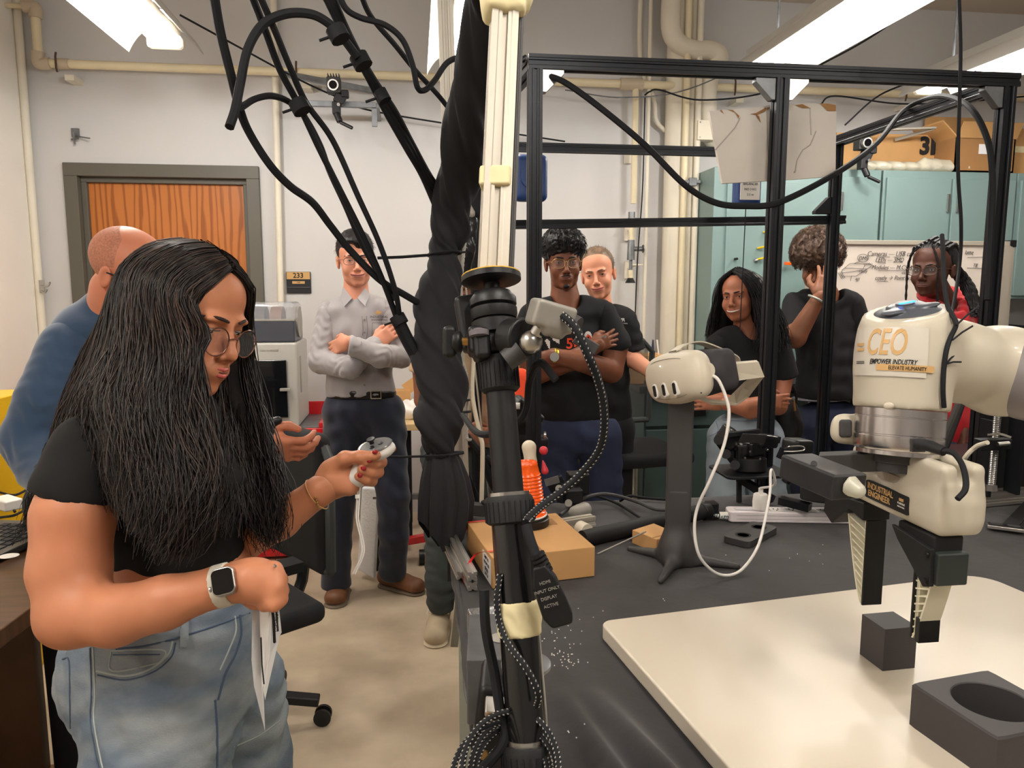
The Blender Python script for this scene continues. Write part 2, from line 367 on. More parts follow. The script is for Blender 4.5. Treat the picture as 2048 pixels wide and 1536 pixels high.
# cluster of vertical pipes
def vpipe(px, r, m, z0, z1, label, y=4.74, grp=None, flare=None):
    x = Y(px, 400, y)[0]; o = MB().tube([(x, y, z0), (x, y, z1)], r, 18).build('vertical_pipe', m); return tag(o, label, 'pipe', grp)
vpipe(1267, .019, M['cream'], 2.0, zp, 'thin cream drop pipe above the grey gas valve', 4.72)
vpipe(1293, .012, M['pipe_white'], 0, ZC, 'thin white conduit just right of the gas valve drop')
vpipe(1350, .075, M['pipe_white'], 0, ZC, 'widest white insulated pipe, leftmost of the tight pipe cluster', 4.76)
vpipe(1367, .02, M['cream'], 0, ZC, 'slim cream pipe between the wide pipe and the thick pair', 4.66)
vpipe(1379, .034, M['pipe_white'], 0, ZC, 'medium white pipe in the middle of the pipe cluster', 4.72)
vpipe(1391, .019, M['pipe_white'], 0, ZC, 'slim white pipe right of the middle of the pipe cluster', 4.66)
mb = MB(); x = Y(1415, 380, 4.68)[0]
mb.tube(spline([(x, 4.68, .6), (x, 4.68, 1.95), (x + .01, 4.68, 2.05), (x + .06, 4.68, 2.11), (x + .2, 4.7, 2.12)], 8), .06, 18)
tag(mb.build('elbowed_pipe', M['pipe_white']), 'thick lagged pipe bending right behind the torn white board', 'pipe')
mb = MB(); x2 = Y(1416, 200, 4.7)[0]
mb.tube(spline([(x - .27, 4.68, ZC), (x - .27, 4.68, 3.06), (x - .22, 4.68, 2.97), (x - .12, 4.68, 2.93), (x, 4.68, 2.93), (x + .05, 4.68, 2.88), (x2, 4.7, 2.75), (x2, 4.7, 2.55), (x2 + .04, 4.72, 2.42), (x2 + .12, 4.76, 2.4)], 6), .058, 18)
tag(mb.build('elbowed_pipe', M['pipe_white']), 'thick cream pipe bending down from the ceiling over the pipe cluster', 'pipe')
mb = MB(); mb.tube(spline([Y(1281, 0, 4.78) + [0, 0, .1], Y(1281, 120, 4.78), Y(1308, 200, 4.78), Y(1312, 240, 4.78), Y(1330, 262, 4.8)], 6), .014, 10)
tag(mb.build('bent_conduit', M['pipe_white']), 'thin white conduit curving into the left side of the wide pipe', 'conduit')
mb = MB(); q = Y(1437, 450, 4.7); mb.tube([(q[0], 4.62, 1.0 + .01 * i) for i in range(0, 116, 1)], [.020 if i % 2 else .024 for i in range(116)], 12)
tag(mb.build('flexible_conduit', M['pipe_white']), 'white corrugated conduit along the left edge of the teal cabinets', 'conduit')
t = thing('junction_box', Y(1407, 262, 4.66), 'cream square junction box beside the torn white board', 'box'); c = Y(1410, 262, 4.66)
MB().box(c, (.12, .07, .12)).build('box_body', M['white_c'], t, bevel=.004)
for sx in (-1, 1):
    for sz in (-1, 1): MB().cyl(c + [sx * .045, -.034, sz * .045], c + [sx * .045, -.038, sz * .045], .005, n=8).build('screw', M['steel'], t)
# pipe clamps
mb = MB(); a = Y(1365, 364, 4.62); b = Y(1400, 364, 4.62); mb.bar(a, b, .03, .02); mb.box(Y(1385, 364, 4.61), (.05, .03, .05)); tag(mb.build('pipe_clamp', M['zinc'], bevel=.003), 'galvanised strut clamp across the vertical pipe cluster', 'clamp')
# gas valves
v = thing('gas_valve', Y(1267, 520, 4.7), 'grey gas valve assembly with black wheel hanging on the cream drop pipe', 'valve'); x = Y(1263, 450, 4.7)[0]
g = lambda y: Y(1263, y, 4.7)[2]
MB().tube([(x, 4.7, g(450)), (x, 4.7, g(424))], .022, 12).box((x + .01, 4.67, g(440)), (.06, .04, .02)).build('upper_coupling', M['zinc'], v)
MB().tube([(x, 4.7, g(480)), (x, 4.7, g(450))], .019, 12).build('cream_nipple', M['cream'], v); MB().tube([(x, 4.7, g(562)), (x, 4.7, g(540))], .015, 12).build('cream_nipple', M['cream'], v)
MB().tube([(x, 4.7, g(520)), (x, 4.7, g(480))], [.026, .022], 12).cyl((x, 4.7, g(498)), (x + .07, 4.68, g(498)), .015).cyl((x + .07, 4.68, g(498)), (x + .075, 4.68, g(498)), .026).tube([(x, 4.7, g(545)), (x, 4.7, g(520))], .011, 12).build('valve_body', M['zinc'], v)
MB().tube([(x, 4.7, g(566)), (x, 4.7, g(556))], [.035, .018], 10).build('hand_wheel', M['black_plastic'], v)
for yy in (308, 464, 540):
    q = Y(1258, yy, 4.8); mb = MB(); mb.box((q[0], 4.83, q[2]), (.045, .02, .11)).cyl((q[0], 4.82, q[2] + .01), (q[0] + .02, 4.72, q[2] + .03), .007); mb.tube([(q[0] - .01, 4.70, q[2] + .03), (q[0] + .06, 4.70, q[2] + .03)], .006)
    lab = {308: 'white wall bracket, topmost on the cream drop pipe', 464: 'white wall bracket just above the grey valve body', 540: 'white wall bracket beside the black valve wheel'}[yy]
    tag(mb.build('pipe_bracket', M['pipe_white'], bevel=.003), lab, 'bracket', 'brackets of the drop pipe')
# room number plate
t = thing('room_sign', Y(598, 566, WY - .01), 'black and gold room number plate reading 233 right of the door', 'sign'); q = Y(597.5, 565, WY - .008)
MB().box(q, (.147, .014, .132)).build('sign_board', M['black_plastic'], t, bevel=.002)
MB().box(q + [0, -.008, .042], (.14, .006, .044)).build('number_plate', M['gold_ink'], t)
MB().box(q + [.0, -.008, .0], (.075, .006, .016)).build('name_slot', M['gold_ink'], t)
MB().box(q + [.0, -.01, -.03], (.14, .006, .006)).build('rail', M['dgrey'], t)
RXZ = np.array([[1, 0, 0], [0, 0, -1], [0, 1, 0.]])
text('233', .043, M['ink'], q + [0, -.012, .042], RXZ, t, bold=.0008)
text('LAB', .012, M['ink'], q + [0, -.012, 0], RXZ, t)
# hooks
t = thing('coat_hook', Y(85, 575, 4.7), 'silver double coat hook on the white corner left of the door', 'hook'); q = Y(84, 572, 4.78)
MB().box(q, (.03, .01, .07)).build('back_plate', M['steel'], t, bevel=.002)
MB().tube(spline([q + [0, -.01, 0], q + [.03, -.05, -.005], q + [.07, -.08, .0], q + [.09, -.1, .02]], 5), .005, 8).tube(spline([q + [0, -.01, -.03], q + [.03, -.04, -.04], q + [.05, -.05, -.02]], 5), .005, 8).build('hook_arm', M['steel'], t)
q = Y(150, 272, 4.83); mb = MB(); mb.box(q + [0, .01, .02], (.04, .015, .05)).tube([q, q + [.1, -.05, -.02]], .004, 6).tube([q + [-.02, 0, -.02], q + [.03, -.03, -.02]], .006, 6).tube([q + [0, -.01, -.05], q + [0, -.02, .02]], .006, 6)
tag(mb.build('wall_hook', M['zinc']), 'small metal bracket with a screw on the wall above the door', 'hook')
# ================================================================ fluorescent fixtures
tube_m = mat('lit_tube', (255, 248, 235), .4, emit=TUBE_E, emc=(255, 240, 220))
refl = mat('white_reflector', (168, 164, 156), .4)
def fixture(x, y0, y1, z, label, rx=.16, name='fluorescent_light', kw=1.):
    t = thing(name, (x, (y0 + y1) / 2, z), label, 'ceiling light', 'fluorescent strip lights')
    ym = (y0 + y1) / 2; L = y1 - y0
    hb = MB().b2((x - .065, y0, z + .07), (x + .065, y1, z + .14)); hb.build('housing', refl, t, bevel=.004)
    for s in (-1, 1):
        n = 9; prof = []
        for i in range(n):
            u = i / (n - 1); prof.append((s * (.06 + (rx - .06) * u ** .8), .095 - .095 * u ** 1.7))
        V = []; th = .004
        for yy in (y0, y1):
            for px, pz in prof: V.append((x + px, yy, z + pz))
            for px, pz in prof: V.append((x + px + s * th * .5, yy, z + pz + th))
        F = []; m2 = 2 * n
        for i in range(n - 1):
            F += [(i, i + 1, m2 + i + 1, m2 + i), (n + i, m2 + n + i, m2 + n + i + 1, n + i + 1)]
            F += [(i, n + i, n + i + 1, i + 1), (m2 + i, m2 + i + 1, m2 + n + i + 1, m2 + n + i)]
        F += [(n - 1, m2 - 1, m2 + m2 - 1, m2 + n - 1), (0, m2, m2 + n, n)]
        if s < 0: F = [f[::-1] for f in F]
        mesh('reflector', V, F, refl, t, smooth=False)
    for s in (-1, 1):
        MB().cyl((x + s * .042, y0 + .03, z + .045), (x + s * .042, y1 - .03, z + .045), .0125, n=12).build('tube', tube_m, t)
    for yy in (y0 + .01, y1 - .01):
        e = MB(); e.prism(rrect(.15, .055, .015, 3), -.012, .012, (x, yy, z + .045), np.array([[1, 0, 0], [0, 0, 1], [0, -1, 0.]])); e.build('end_cap', M['white_c'], t)
    r = MB()
    for yy in (y0 + .2, y1 - .2): r.cyl((x, yy, z + .13), (x, yy, ZC + .01), .006, n=8)
    r.build('hanger_rod', M['zinc'], t)
    for yy in np.arange(y0 + .15, y1 - .1, .2): MB().box((x + .085, yy, z + .082), (.012, .12, .004)).build('slot', M['dgrey'], t)
    for k in (-1, 0, 1):
        ld = bpy.data.lights.new('lamp_glow', 'POINT'); ld.shadow_soft_size = .05; ld.energy = LAMP_W * kw; ld.color = LAMP_C
        lo = bpy.data.objects.new('lamp_glow', ld); COL.objects.link(lo); lo.location = (0, k * L * .33, -.012); lo.parent = t
    ld = bpy.data.lights.new('added_uplight', 'AREA'); ld.shape = 'RECTANGLE'; ld.size = .12; ld.size_y = L - .1; ld.energy = UP_W * kw; ld.color = LAMP_C  # added area light above the closed housing, lifts ceiling and upper walls
    lo = bpy.data.objects.new('added_uplight', ld); COL.objects.link(lo); lo.location = (0, 0, .15); lo.rotation_euler = (pi, 0, 0); lo.parent = t
    return t
fixture(-1.09, 2.5, 3.72, 2.52, 'white fluorescent strip light over the door, leftmost in the photo', kw=1.25)
fixture(.24, 2.6, 3.85, 2.5, 'white fluorescent strip light behind the taped post and black drape', kw=0.6)
fixture(1.72, 2.5, 3.72, 2.5, 'white fluorescent strip light above the middle post of the black frame', kw=0.9)
fixture(2.8, 2.7, 3.95, 2.5, 'white fluorescent strip light at the far right above the cabinets')
fixture(-1.09, -.4, .82, 2.52, 'added white fluorescent strip light, unseen, behind the camera on the left', kw=1.15)  # this and the next two fixtures are unseen, added for more light
fixture(.5, -.6, .62, 2.5, 'added white fluorescent strip light, unseen, overhead', kw=0.9)
fixture(2.1, -.6, .62, 2.5, 'added white fluorescent strip light, unseen, overhead on the right', kw=0.6)
# ================================================================ overhead rails with electrical boxes
def overhead(x0, name, label, zb, pa, pb, boxm, flip):
    t = thing('electrical_box', D(*pa), label, 'electrical box'); return t
t = thing('ceiling_track', (1.02, 2.2, 2.55), 'black overhead strut rail with a silver box, above the left end of the frame', 'rail')
MB().b2((.735, 1.6, 2.5), (.775, 2.4, 2.55)).b2((.80, 1.6, 2.5), (.83, 2.4, 2.55)).build('strut', M['black_metal'], t, bevel=.002)
MB().b2((.70, 2.28, 2.42), (.85, 2.33, 2.5)).build('cross_plate', M['zinc'], t, bevel=.002)
MB().b2((.59, 1.75, 2.42), (.72, 2.38, 2.53)).build('junction_box', M['alu'], t, bevel=.003)
MB().b2((.72, 1.8, 2.44), (.74, 2.3, 2.52)).build('back_plate', M['dgrey'], t)
for yy in (1.8, 2.3): MB().cyl((.755, yy, 2.55), (.755, yy, ZC + .01), .006).build('hanger_rod', M['zinc'], t)
t = thing('ceiling_track', (1.5, 2.2, 2.55), 'grey overhead strut rail with a labelled grey box beside the bright strip light', 'rail')
MB().b2((1.42, 1.6, 2.47), (1.46, 2.55, 2.53)).b2((1.49, 1.6, 2.47), (1.53, 2.55, 2.53)).build('strut', M['black_metal'], t, bevel=.002)
MB().b2((1.38, 2.33, 2.42), (1.6, 2.4, 2.49)).build('cross_plate', M['zinc'], t, bevel=.002)
MB().b2((1.27, 1.8, 2.42), (1.4, 2.48, 2.52)).build('junction_box', mat('blue_grey_box', (110, 122, 134), .5, .3), t, bevel=.003)
MB().b2((1.32, 1.798, 2.46), (1.37, 1.8, 2.49)).build('label_sticker', M['paper'], t)
MB().b2((1.40, 1.85, 2.44), (1.42, 2.4, 2.51)).build('back_plate', M['dgrey'], t)
for yy in (1.8, 2.5): MB().cyl((1.47, yy, 2.53), (1.47, yy, ZC + .01), .006).build('hanger_rod', M['zinc'], t)
# thin wires hung under the ceiling
def cable(P, r, label, name='cable', cat='cable', m=None, n=8, grp=None, sides=8):
    return tag(MB().tube(spline(P, n), r, sides).build(name, m or M['cable']), label, cat, grp)
cable([Y(360, 30, 4.0), Y(470, 90, 4.2), Y(590, 155, 4.5), Y(665, 190, 4.6), Y(760, 225, 4.7), Y(1130, 283, 4.75)], .005, 'thin black wire slanting across the wall above the left camera')
cable([Y(1130, 180, 4.6), Y(1250, 195, 4.6), Y(1400, 170, 4.5), Y(1690, 20, 3.9)], .004, 'thin grey wire sagging from the wall to the bright strip light', m=M['zinc'])
cable([Y(1290, 190, 4.6), Y(1300, 183, 4.55), Y(1320, 180, 4.5), Y(1400, 200, 4.5), Y(1530, 185, 4.4), Y(1640, 130, 4.0), Y(1740, 75, 3.4), Y(1850, -5, 3.0)], .005, 'black wire looping below the ceiling pipe towards the strip light')
cable([Y(1290, 195, 4.6), Y(1285, 380, 4.6), Y(1275, 520, 4.6), Y(1268, 700, 4.6)], .004, 'thin black wire hanging beside the grey gas valve')
cable([Y(1640, 210, 4.5), Y(1670, 192, 4.5), Y(1790, 207, 4.5), Y(1900, 205, 4.5), Y(2060, 192, 4.5)], .005, 'black wire hanging along the wall above the right camera')
cable([Y(1690, 250, 4.3), Y(1760, 190, 4.3), Y(1860, 150, 4.1), Y(1990, 90, 3.6), Y(2060, 70, 3.3)], .005, 'black wire running up to the right strip light')
cable([Y(1918, -10, 1.85), Y(1921, 120, 1.85), Y(1916, 330, 1.85), Y(1922, 440, 1.85), Y(1920, 520, 1.85), Y(1905, 620, 1.7), Y(1890, 650, 1.6)], .0045, 'long thin black wire hanging down in front of the cabinets')
# ================================================================ teal cabinets, things on them
def cabinet(x0, x1, z0, z1, label, y0=4.4, doors=2, m=None):
    t = thing('wall_cabinet', ((x0 + x1) / 2, 4.6, z0), label, 'cabinet'); m = m or M['teal']
    MB().b2((x0, y0 + .02, z0), (x1, WY - .002, z1)).build('cabinet_body', m, t, bevel=.003)
    w = (x1 - x0 - .02) / doors
    for i in range(doors):
        a = x0 + .01 + i * w; dd = MB().b2((a + .006, y0, z0 + .02), (a + w - .006, y0 + .02, z1 - .045)).build('door', m, t, bevel=.004)
        hx = a + w - .035 if i % 2 == 0 and doors > 1 else a + .03
        MB().b2((hx, y0 - .018, z1 - .25), (hx + .012, y0 - .006, z1 - .14)).cyl((hx + .006, y0, z1 - .15), (hx + .006, y0 - .015, z1 - .15), .004, n=8).cyl((hx + .006, y0, z1 - .24), (hx + .006, y0 - .015, z1 - .24), .004, n=8).build('handle', M['steel'], dd)
    return t
gx = lambda px: Y(px, 400, 4.4)[0]
cabinet(gx(1668), gx(1764), 1.40, 2.19, 'teal wall cabinet left half hidden by the frame post', doors=1)
cabinet(gx(1768), gx(2035), 1.40, 2.19, 'teal double wall cabinet above the whiteboard')
cabinet(gx(2037), gx(2037) + .9, 1.40, 2.19, 'teal wall cabinet cut off by the right edge of the photo')
# tall teal side panel with yellow pins
t = thing('tall_cabinet', (gx(1530), 4.6, 0), 'tall pale teal cabinet with yellow pegs, left of the wall cabinets', 'cabinet')
MB().b2((gx(1430), 4.42, .922), (gx(1666), 4.845, 2.19)).build('cabinet_body', M['teal'], t, bevel=.004)
MB().b2((gx(1455), 4.405, 1.0), (gx(1655), 4.42, 2.1)).build('front_panel', M['teal'], t, bevel=.003)
for (px, py) in ((1535, 463), (1523, 495), (1523, 517)):
    q = Y(px, py, 4.4); MB().tube([q + [-.025, .0, -.005], q + [0, -.03, .002], q + [.02, -.05, .012]], [.006, .006, .011], 8).cyl(q + [.02, -.05, .012], q + [.03, -.055, .015], .014, n=10).build('peg', mat('yellow_peg', (240, 200, 20), .4), t)
q = Y(1512, 521, 4.4); MB().ball(q, .014).build('knob', M['steel'], t)
q = Y(1470, 518, 4.4); MB().cyl(q, q + [0, -.03, 0], .008, n=8).build('knob', M['black_plastic'], t)
q = Y(1578, 527, 4.36); MB().box(q, (.05, .03, .02)).build('red_clip', M['orange'], t, bevel=.003)
# counter with base cabinets
t = thing('lab_counter', (2.4, 4.4, 0), 'black topped lab counter with teal base cabinets coloured as in shade along the back wall', 'counter')
MB().b2((1.25, 4.05, .88), (5.6, 4.62, .92)).build('worktop', mat('black_worktop', (52, 52, 52), .4), t, bevel=.004)
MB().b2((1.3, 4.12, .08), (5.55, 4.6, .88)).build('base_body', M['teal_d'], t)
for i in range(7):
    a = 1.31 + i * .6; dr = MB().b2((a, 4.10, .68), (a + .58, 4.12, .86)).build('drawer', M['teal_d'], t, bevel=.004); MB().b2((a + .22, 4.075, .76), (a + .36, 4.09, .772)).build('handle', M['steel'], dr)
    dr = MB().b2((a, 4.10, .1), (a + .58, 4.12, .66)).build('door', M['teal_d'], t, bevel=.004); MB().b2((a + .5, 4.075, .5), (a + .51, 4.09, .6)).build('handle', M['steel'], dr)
# boxes on top of the cabinets
t = thing('long_carton', Y(1780, 330, 4.6) * [1, 1, 0] + [0, 0, 2.19], 'long flat brown carton with black lettering on top of the cabinets', 'box')
x0, x1 = Y(1672, 300, 4.62)[0], Y(1925, 300, 4.62)[0]
MB().b2((x0, 4.62, 2.19), (x1, 4.82, 2.45)).build('carton', M['card'], t, bevel=.003)
text('3M', .15, M['ink'], ((Y(1868, 310, 4.6)[0]), 4.612, 2.375), RXZ, t, bold=.006, ext=.001)
s = SDF(.018); s.rc((x0 + .05, 4.5, 2.215), (x1 - .1, 4.5, 2.22), .04, .035, sq=((0, 1, 0), 2.2)); s.rc((x0 + .5, 4.46, 2.25), (x1 - .05, 4.5, 2.24), .03, .03); s.rc((x1 - .1, 4.46, 2.215), (x1 + .12, 4.46, 2.21), .03, .02); s.noise((1, .3, .2), .09, .006, 1.)
tag(put('plastic_wrap', mat('plastic_wrap', (228, 222, 200), .25, trans=.3, bump=(40, .8, .004)), None, [s]), 'bundle of crumpled clear plastic wrap on top of the cabinets', 'packaging')
t = thing('open_carton', Y(1960, 330, 4.5) * [1, 1, 0] + [0, 0, 2.19], 'open brown carton with raised flaps on top of the cabinets', 'box')
a, b = Y(1912, 300, 4.42)[0], Y(2030, 300, 4.42)[0]
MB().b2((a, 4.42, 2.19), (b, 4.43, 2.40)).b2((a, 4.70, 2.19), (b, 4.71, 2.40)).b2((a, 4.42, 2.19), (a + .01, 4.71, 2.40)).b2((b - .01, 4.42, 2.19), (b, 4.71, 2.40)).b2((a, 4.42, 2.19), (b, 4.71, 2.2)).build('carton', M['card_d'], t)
MB().add([(a, 4.42, 2.40), (a, 4.71, 2.40), (a - .1, 4.71, 2.49), (a - .1, 4.42, 2.49), (a + .003, 4.42, 2.407), (a + .003, 4.71, 2.407), (a - .1, 4.71, 2.5), (a - .1, 4.42, 2.5)], [(0, 1, 2, 3), (7, 6, 5, 4), (0, 3, 7, 4), (1, 5, 6, 2), (2, 6, 7, 3), (0, 4, 5, 1)]).build('flap', M['card'], t, smooth=False)
MB().box(((a + b) / 2, 4.73, 2.49), (b - a, .008, .2)).build('flap', M['card'], t, smooth=False)
MB().box(((a + b) / 2, 4.39, 2.44), (b - a, .008, .1), rotm(0, .5, 0)).build('flap', M['card'], t, smooth=False)
MB().box(((a + b) / 2 - .02, 4.415, 2.33), (.06, .004, .06)).build('label_sticker', M['paper'], t)
t = thing('carton', (b + .25, 4.6, 2.19), 'closed brown carton at the far right on top of the cabinets', 'box'); MB().b2((b + .03, 4.5, 2.19), (b + .55, 4.82, 2.48)).build('carton_body', M['card'], t, bevel=.003); MB().b2((b + .03, 4.497, 2.33), (b + .55, 4.5, 2.37)).build('packing_tape', M['tape'], t)
# ================================================================ whiteboard
t = thing('whiteboard', (2.9, 4.0, 0), 'whiteboard covered in black handwriting standing behind the students', 'whiteboard')
xa, xb = 2.2, 3.41; zt, zb = 1.71, .95
MB().b2((xa, 3.98, zb), (xb, 4.0, zt)).build('board', mat('whiteboard_enamel', (214, 204, 194), .3, noise=(3, .04)), t)
fr = MB().b2((xa - .02, 3.965, zt), (xb + .02, 4.01, zt + .025)).b2((xa - .02, 3.965, zb - .025), (xb + .02, 4.01, zb)).b2((xb, 3.965, zb), (xb + .02, 4.01, zt)).b2((xa - .02, 3.965, zb), (xa, 4.01, zt)); fr.build('frame', M['alu_w'], t, bevel=.003)
MB().box((xb + .005, 3.985, zt + .012), (.04, .05, .04)).build('corner_cap', M['black_plastic'], t, bevel=.003)
for x in (xa + .05, xb - .04): MB().b2((x, 4.0, 0), (x + .03, 4.03, zt)).b2((x, 3.75, 0), (x + .03, 4.03, .03)).build('leg', M['alu_w'], t)
MB().b2((xb - .09, 3.96, .95), (xb, 3.979, zt)).build('edge_strip', M['alu_w'], t)
wb = lambda px, py: Y(px, py, 3.976)
for s_, px, py, sz in (('Cameras — USB cameras', 1792, 508, .040), ('LEDs — SMD', 1779, 520, .036), ('Modules — M.CSI & USB', 1794, 535, .036), ('clean lines', 1820, 545, .03), ('costly → Point wave', 1791, 556, .036), ('DMS', 1726, 517, .033), ('cooling', 1736, 528, .022), ('costly', 1726, 542, .026), ('agt', 1715, 557, .028), ('latte', 1938, 505, .036), ('T8', 1950, 531, .03)):
    text(s_, sz, M['ink'], wb(px, py), RXZ, t, name='handwriting', ext=.0008, shear=.3, sx=.84, bold=-.0006)
def stroke(P, r=.0011): MB().tube([wb(*p) for p in P], r, 4).build('drawn_line', M['ink'], t)
for P in (((1753, 513), (1780, 514)), ((1756, 525), (1772, 526)), ((1787, 514), (1802, 514)), ((1786, 524), (1805, 524)), ((1757, 541), (1835, 541)), ((1754, 562), (1776, 563)), ((1935, 515), (1972, 514)), ((1934, 536), (1968, 537), (1978, 530)),
          ((1684, 540), (1700, 527), (1740, 527), (1743, 532), (1712, 552), (1684, 552), (1684, 540)), ((1684, 546), (1725, 540), (1730, 530)), ((1690, 536), (1735, 538)), ((1676, 545), (1684, 558)), ((1679, 544), (1687, 557)), ((1682, 543), (1690, 556)), ((1703, 552), (1701, 562)), ((1708, 527), (1720, 523))):
    stroke(P)
stroke([(1726 + 11 * math.cos(a), 516 + 8 * math.sin(a)) for a in np.linspace(0, 2 * pi, 16)])
# ================================================================ lower right clutter under the cabinets
t = thing('bench_vise', Y(2025, 640, 4.3), 'black bench tool on the counter at the right edge of the photo', 'tool')
MB().b2((3.55, 4.2, .92), (3.8, 4.45, 1.1)).b2((3.6, 4.2, 1.1), (3.63, 4.4, 1.28)).b2((3.72, 4.2, 1.1), (3.76, 4.4, 1.24)).cyl((3.6, 4.25, 1.18), (3.76, 4.25, 1.18), .025).build('tool_body', M['black_plastic'], t, bevel=.006)
# wall cameras on rails
def wallcam(px, py, y, flip, label):
    q = Y(px, py, y); t = thing('tracking_camera', q, label, 'camera')
    MB().box(q, (.075, .07, .085)).build('camera_body', M['dgrey'], t, bevel=.006)
    MB().cyl(q + [0, -.035, -.005], q + [0, -.06, -.008], .03, n=20).build('lens_ring', M['alu'], t); MB().cyl(q + [0, -.058, -.008], q + [0, -.063, -.008], .022, n=16).build('lens', mat('lens_glass', (12, 12, 16), .05), t)
    mb = MB()
    for i in range(5): mb.box(q + [-.03 + i * .015, .0, .05], (.004, .06, .02))
    mb.build('cooling_fin', M['dgrey'], t)
    s = flip; MB().box(q + [.03 * s, 0, -.07], (.06, .05, .05), rotm(0, 0, .4)).box(q + [.01 * s, 0, -.12], (.045, .05, .07)).box(q + [.06 * s, -.01, -.045], (.04, .05, .04)).cyl(q + [.01 * s, -.02, -.15], q + [.03 * s, -.03, -.2], .018).cyl(q + [.03 * s, -.03, -.2], q + [.10 * s, -.05, -.235], .01).build('clamp_head', M['black_plastic'], t, bevel=.006)
    MB().cyl(q + [.025 * s, -.035, -.108], q + [.025 * s, -.045, -.108], .009).build('bolt', M['steel'], t)
    return t
wallcam(668, 172, 4.45, 1, 'black tracking camera clamped to the left wall rail above the man in grey')
wallcam(1724, 286, 4.35, 1, 'black tracking camera clamped to the right wall rail above the cabinets')
q0, q1 = Y(605, 207, 4.5), Y(752, 211, 4.5); mb = MB().bar(q0, q1, .03, .03).bar(q0 + [-.12, 0, .16], q1 + [.0, .3, .15], .03, .03).box(Y(749, 235, 4.5) + [0, .0, 0], (.03, .02, .1)).bar(q1, q1 + [0, .34, 0], .03, .03)
tag(mb.build('wall_rail', M['zinc'], bevel=.002), 'galvanised wall rail carrying the left camera', 'rail')
q0, q1 = Y(1700, 262, 4.4), Y(1870, 256, 4.4); mb = MB().bar(q0, q1, .03, .012).bar(Y(1675, 272, 4.3), Y(1720, 262, 4.5), .03, .015).bar(Y(1790, 280, 4.6), q1, .01, .02)
tag(mb.build('wall_rail', M['alu_w'], bevel=.002), 'grey wall rail carrying the right camera above the cabinets', 'rail')
# ================================================================ black bench with cloth
BZ = .84
t = thing('workbench', (1.2, 1.4, 0), 'pale green steel bench under the black cloth, its end seen above the floor', 'bench')
MB().b2((.115, .82, .06), (2.9, 2.12, .80)).build('bench_body', mat('bench_enamel', (150, 160, 150), .5), t, bevel=.004)
MB().b2((.10, .80, .80), (2.92, 2.14, .832)).build('bench_top', M['black_plastic'], t, bevel=.003)
MB().b2((.104, .85, .10), (.115, 1.4, .76)).build('end_panel', mat('bench_enamel2', (168, 176, 164), .5), t, bevel=.002)
# cloth: a grid lying on the bench and hanging down over its edges, rucked up in front
nx, ny = 190, 90; xs = np.r_[np.linspace(.085, .5, 90), np.linspace(.52, 2.9, 100)]; V = []
def cz(x, y):
    z = BZ + .0025 * math.sin(9 * x + 4 * y) * math.sin(7 * y - 3 * x)
    z += .030 * math.exp(-((x - (.23 + .12 * (1.0 - y))) / .018) ** 2) * max(0, min(1, (1.12 - y) * 4))
    z += .036 * math.exp(-((x - (.285 + .17 * (1.0 - y))) / .020) ** 2) * max(0, min(1, (1.10 - y) * 4))
    z += .014 * math.exp(-((x - .16 - .1 * (1.0 - y)) / .014) ** 2) * max(0, min(1, (1.05 - y) * 4))
    return z
rows = [(.784, .35)] + [(.784, .45 + .06 * i) for i in range(6)] + [(.79, .83)] + [(.80 + (2.12 - .80) * i / (ny - 1), None) for i in range(ny)] + [(2.145, .82), (2.15, .6)]
for (y, zz) in rows:
    for i, x in enumerate(xs):
        if zz is None: V.append((x, y, cz(x, y)))
        else: V.append((x, y + .008 * math.sin(40 * x + 6 * zz) * (1 if zz < .8 else .2), zz))
F = [(j * nx + i, j * nx + i + 1, (j + 1) * nx + i + 1, (j + 1) * nx + i) for j in range(len(rows) - 1) for i in range(nx - 1)]
# left drop, shorter near the front
k = len(V); ysl = np.linspace(1.08, 2.12, 40)
for q in range(6):
    for y in ysl: V.append((.085 - .006 * min(q, 1) + .004 * math.sin(30 * y + q) * (q > 1), y, BZ + .001 - q * .033 * (.6 + .3 * math.sin(y * 3))))
F += [(k + q * 40 + i, k + q * 40 + i + 1, k + (q + 1) * 40 + i + 1, k + (q + 1) * 40 + i) for q in range(5) for i in range(39)]
o = mesh('bench_cloth', V, F, M['cloth'], None, angle=180); tag(o, 'wrinkled black cloth spread over the whole workbench', 'tablecloth')
sm = o.modifiers.new('thickness', 'SOLIDIFY'); sm.thickness = .0015
# crumbs
mb = MB()
for (px, py, n_, sp) in ((1130, 1320, 40, 40), (1110, 1270, 16, 45), (1140, 1240, 8, 40), (1150, 1480, 4, 20), (1500, 1120, 8, 160), (1560, 1140, 3, 100), (1330, 1190, 2, 30)):
    for _ in range(n_):
        q = Z(px + random.gauss(0, sp * .6), py + random.gauss(0, sp * .35), BZ); q[2] = cz(q[0], q[1]) + .001; mb.box(q, (.0016, .0016, .0012), rotm(random.random() * 3))
tag(mb.build('crumbs', M['white'], smooth=False), 'tiny white crumbs scattered over the black cloth', 'crumbs', kind='stuff')
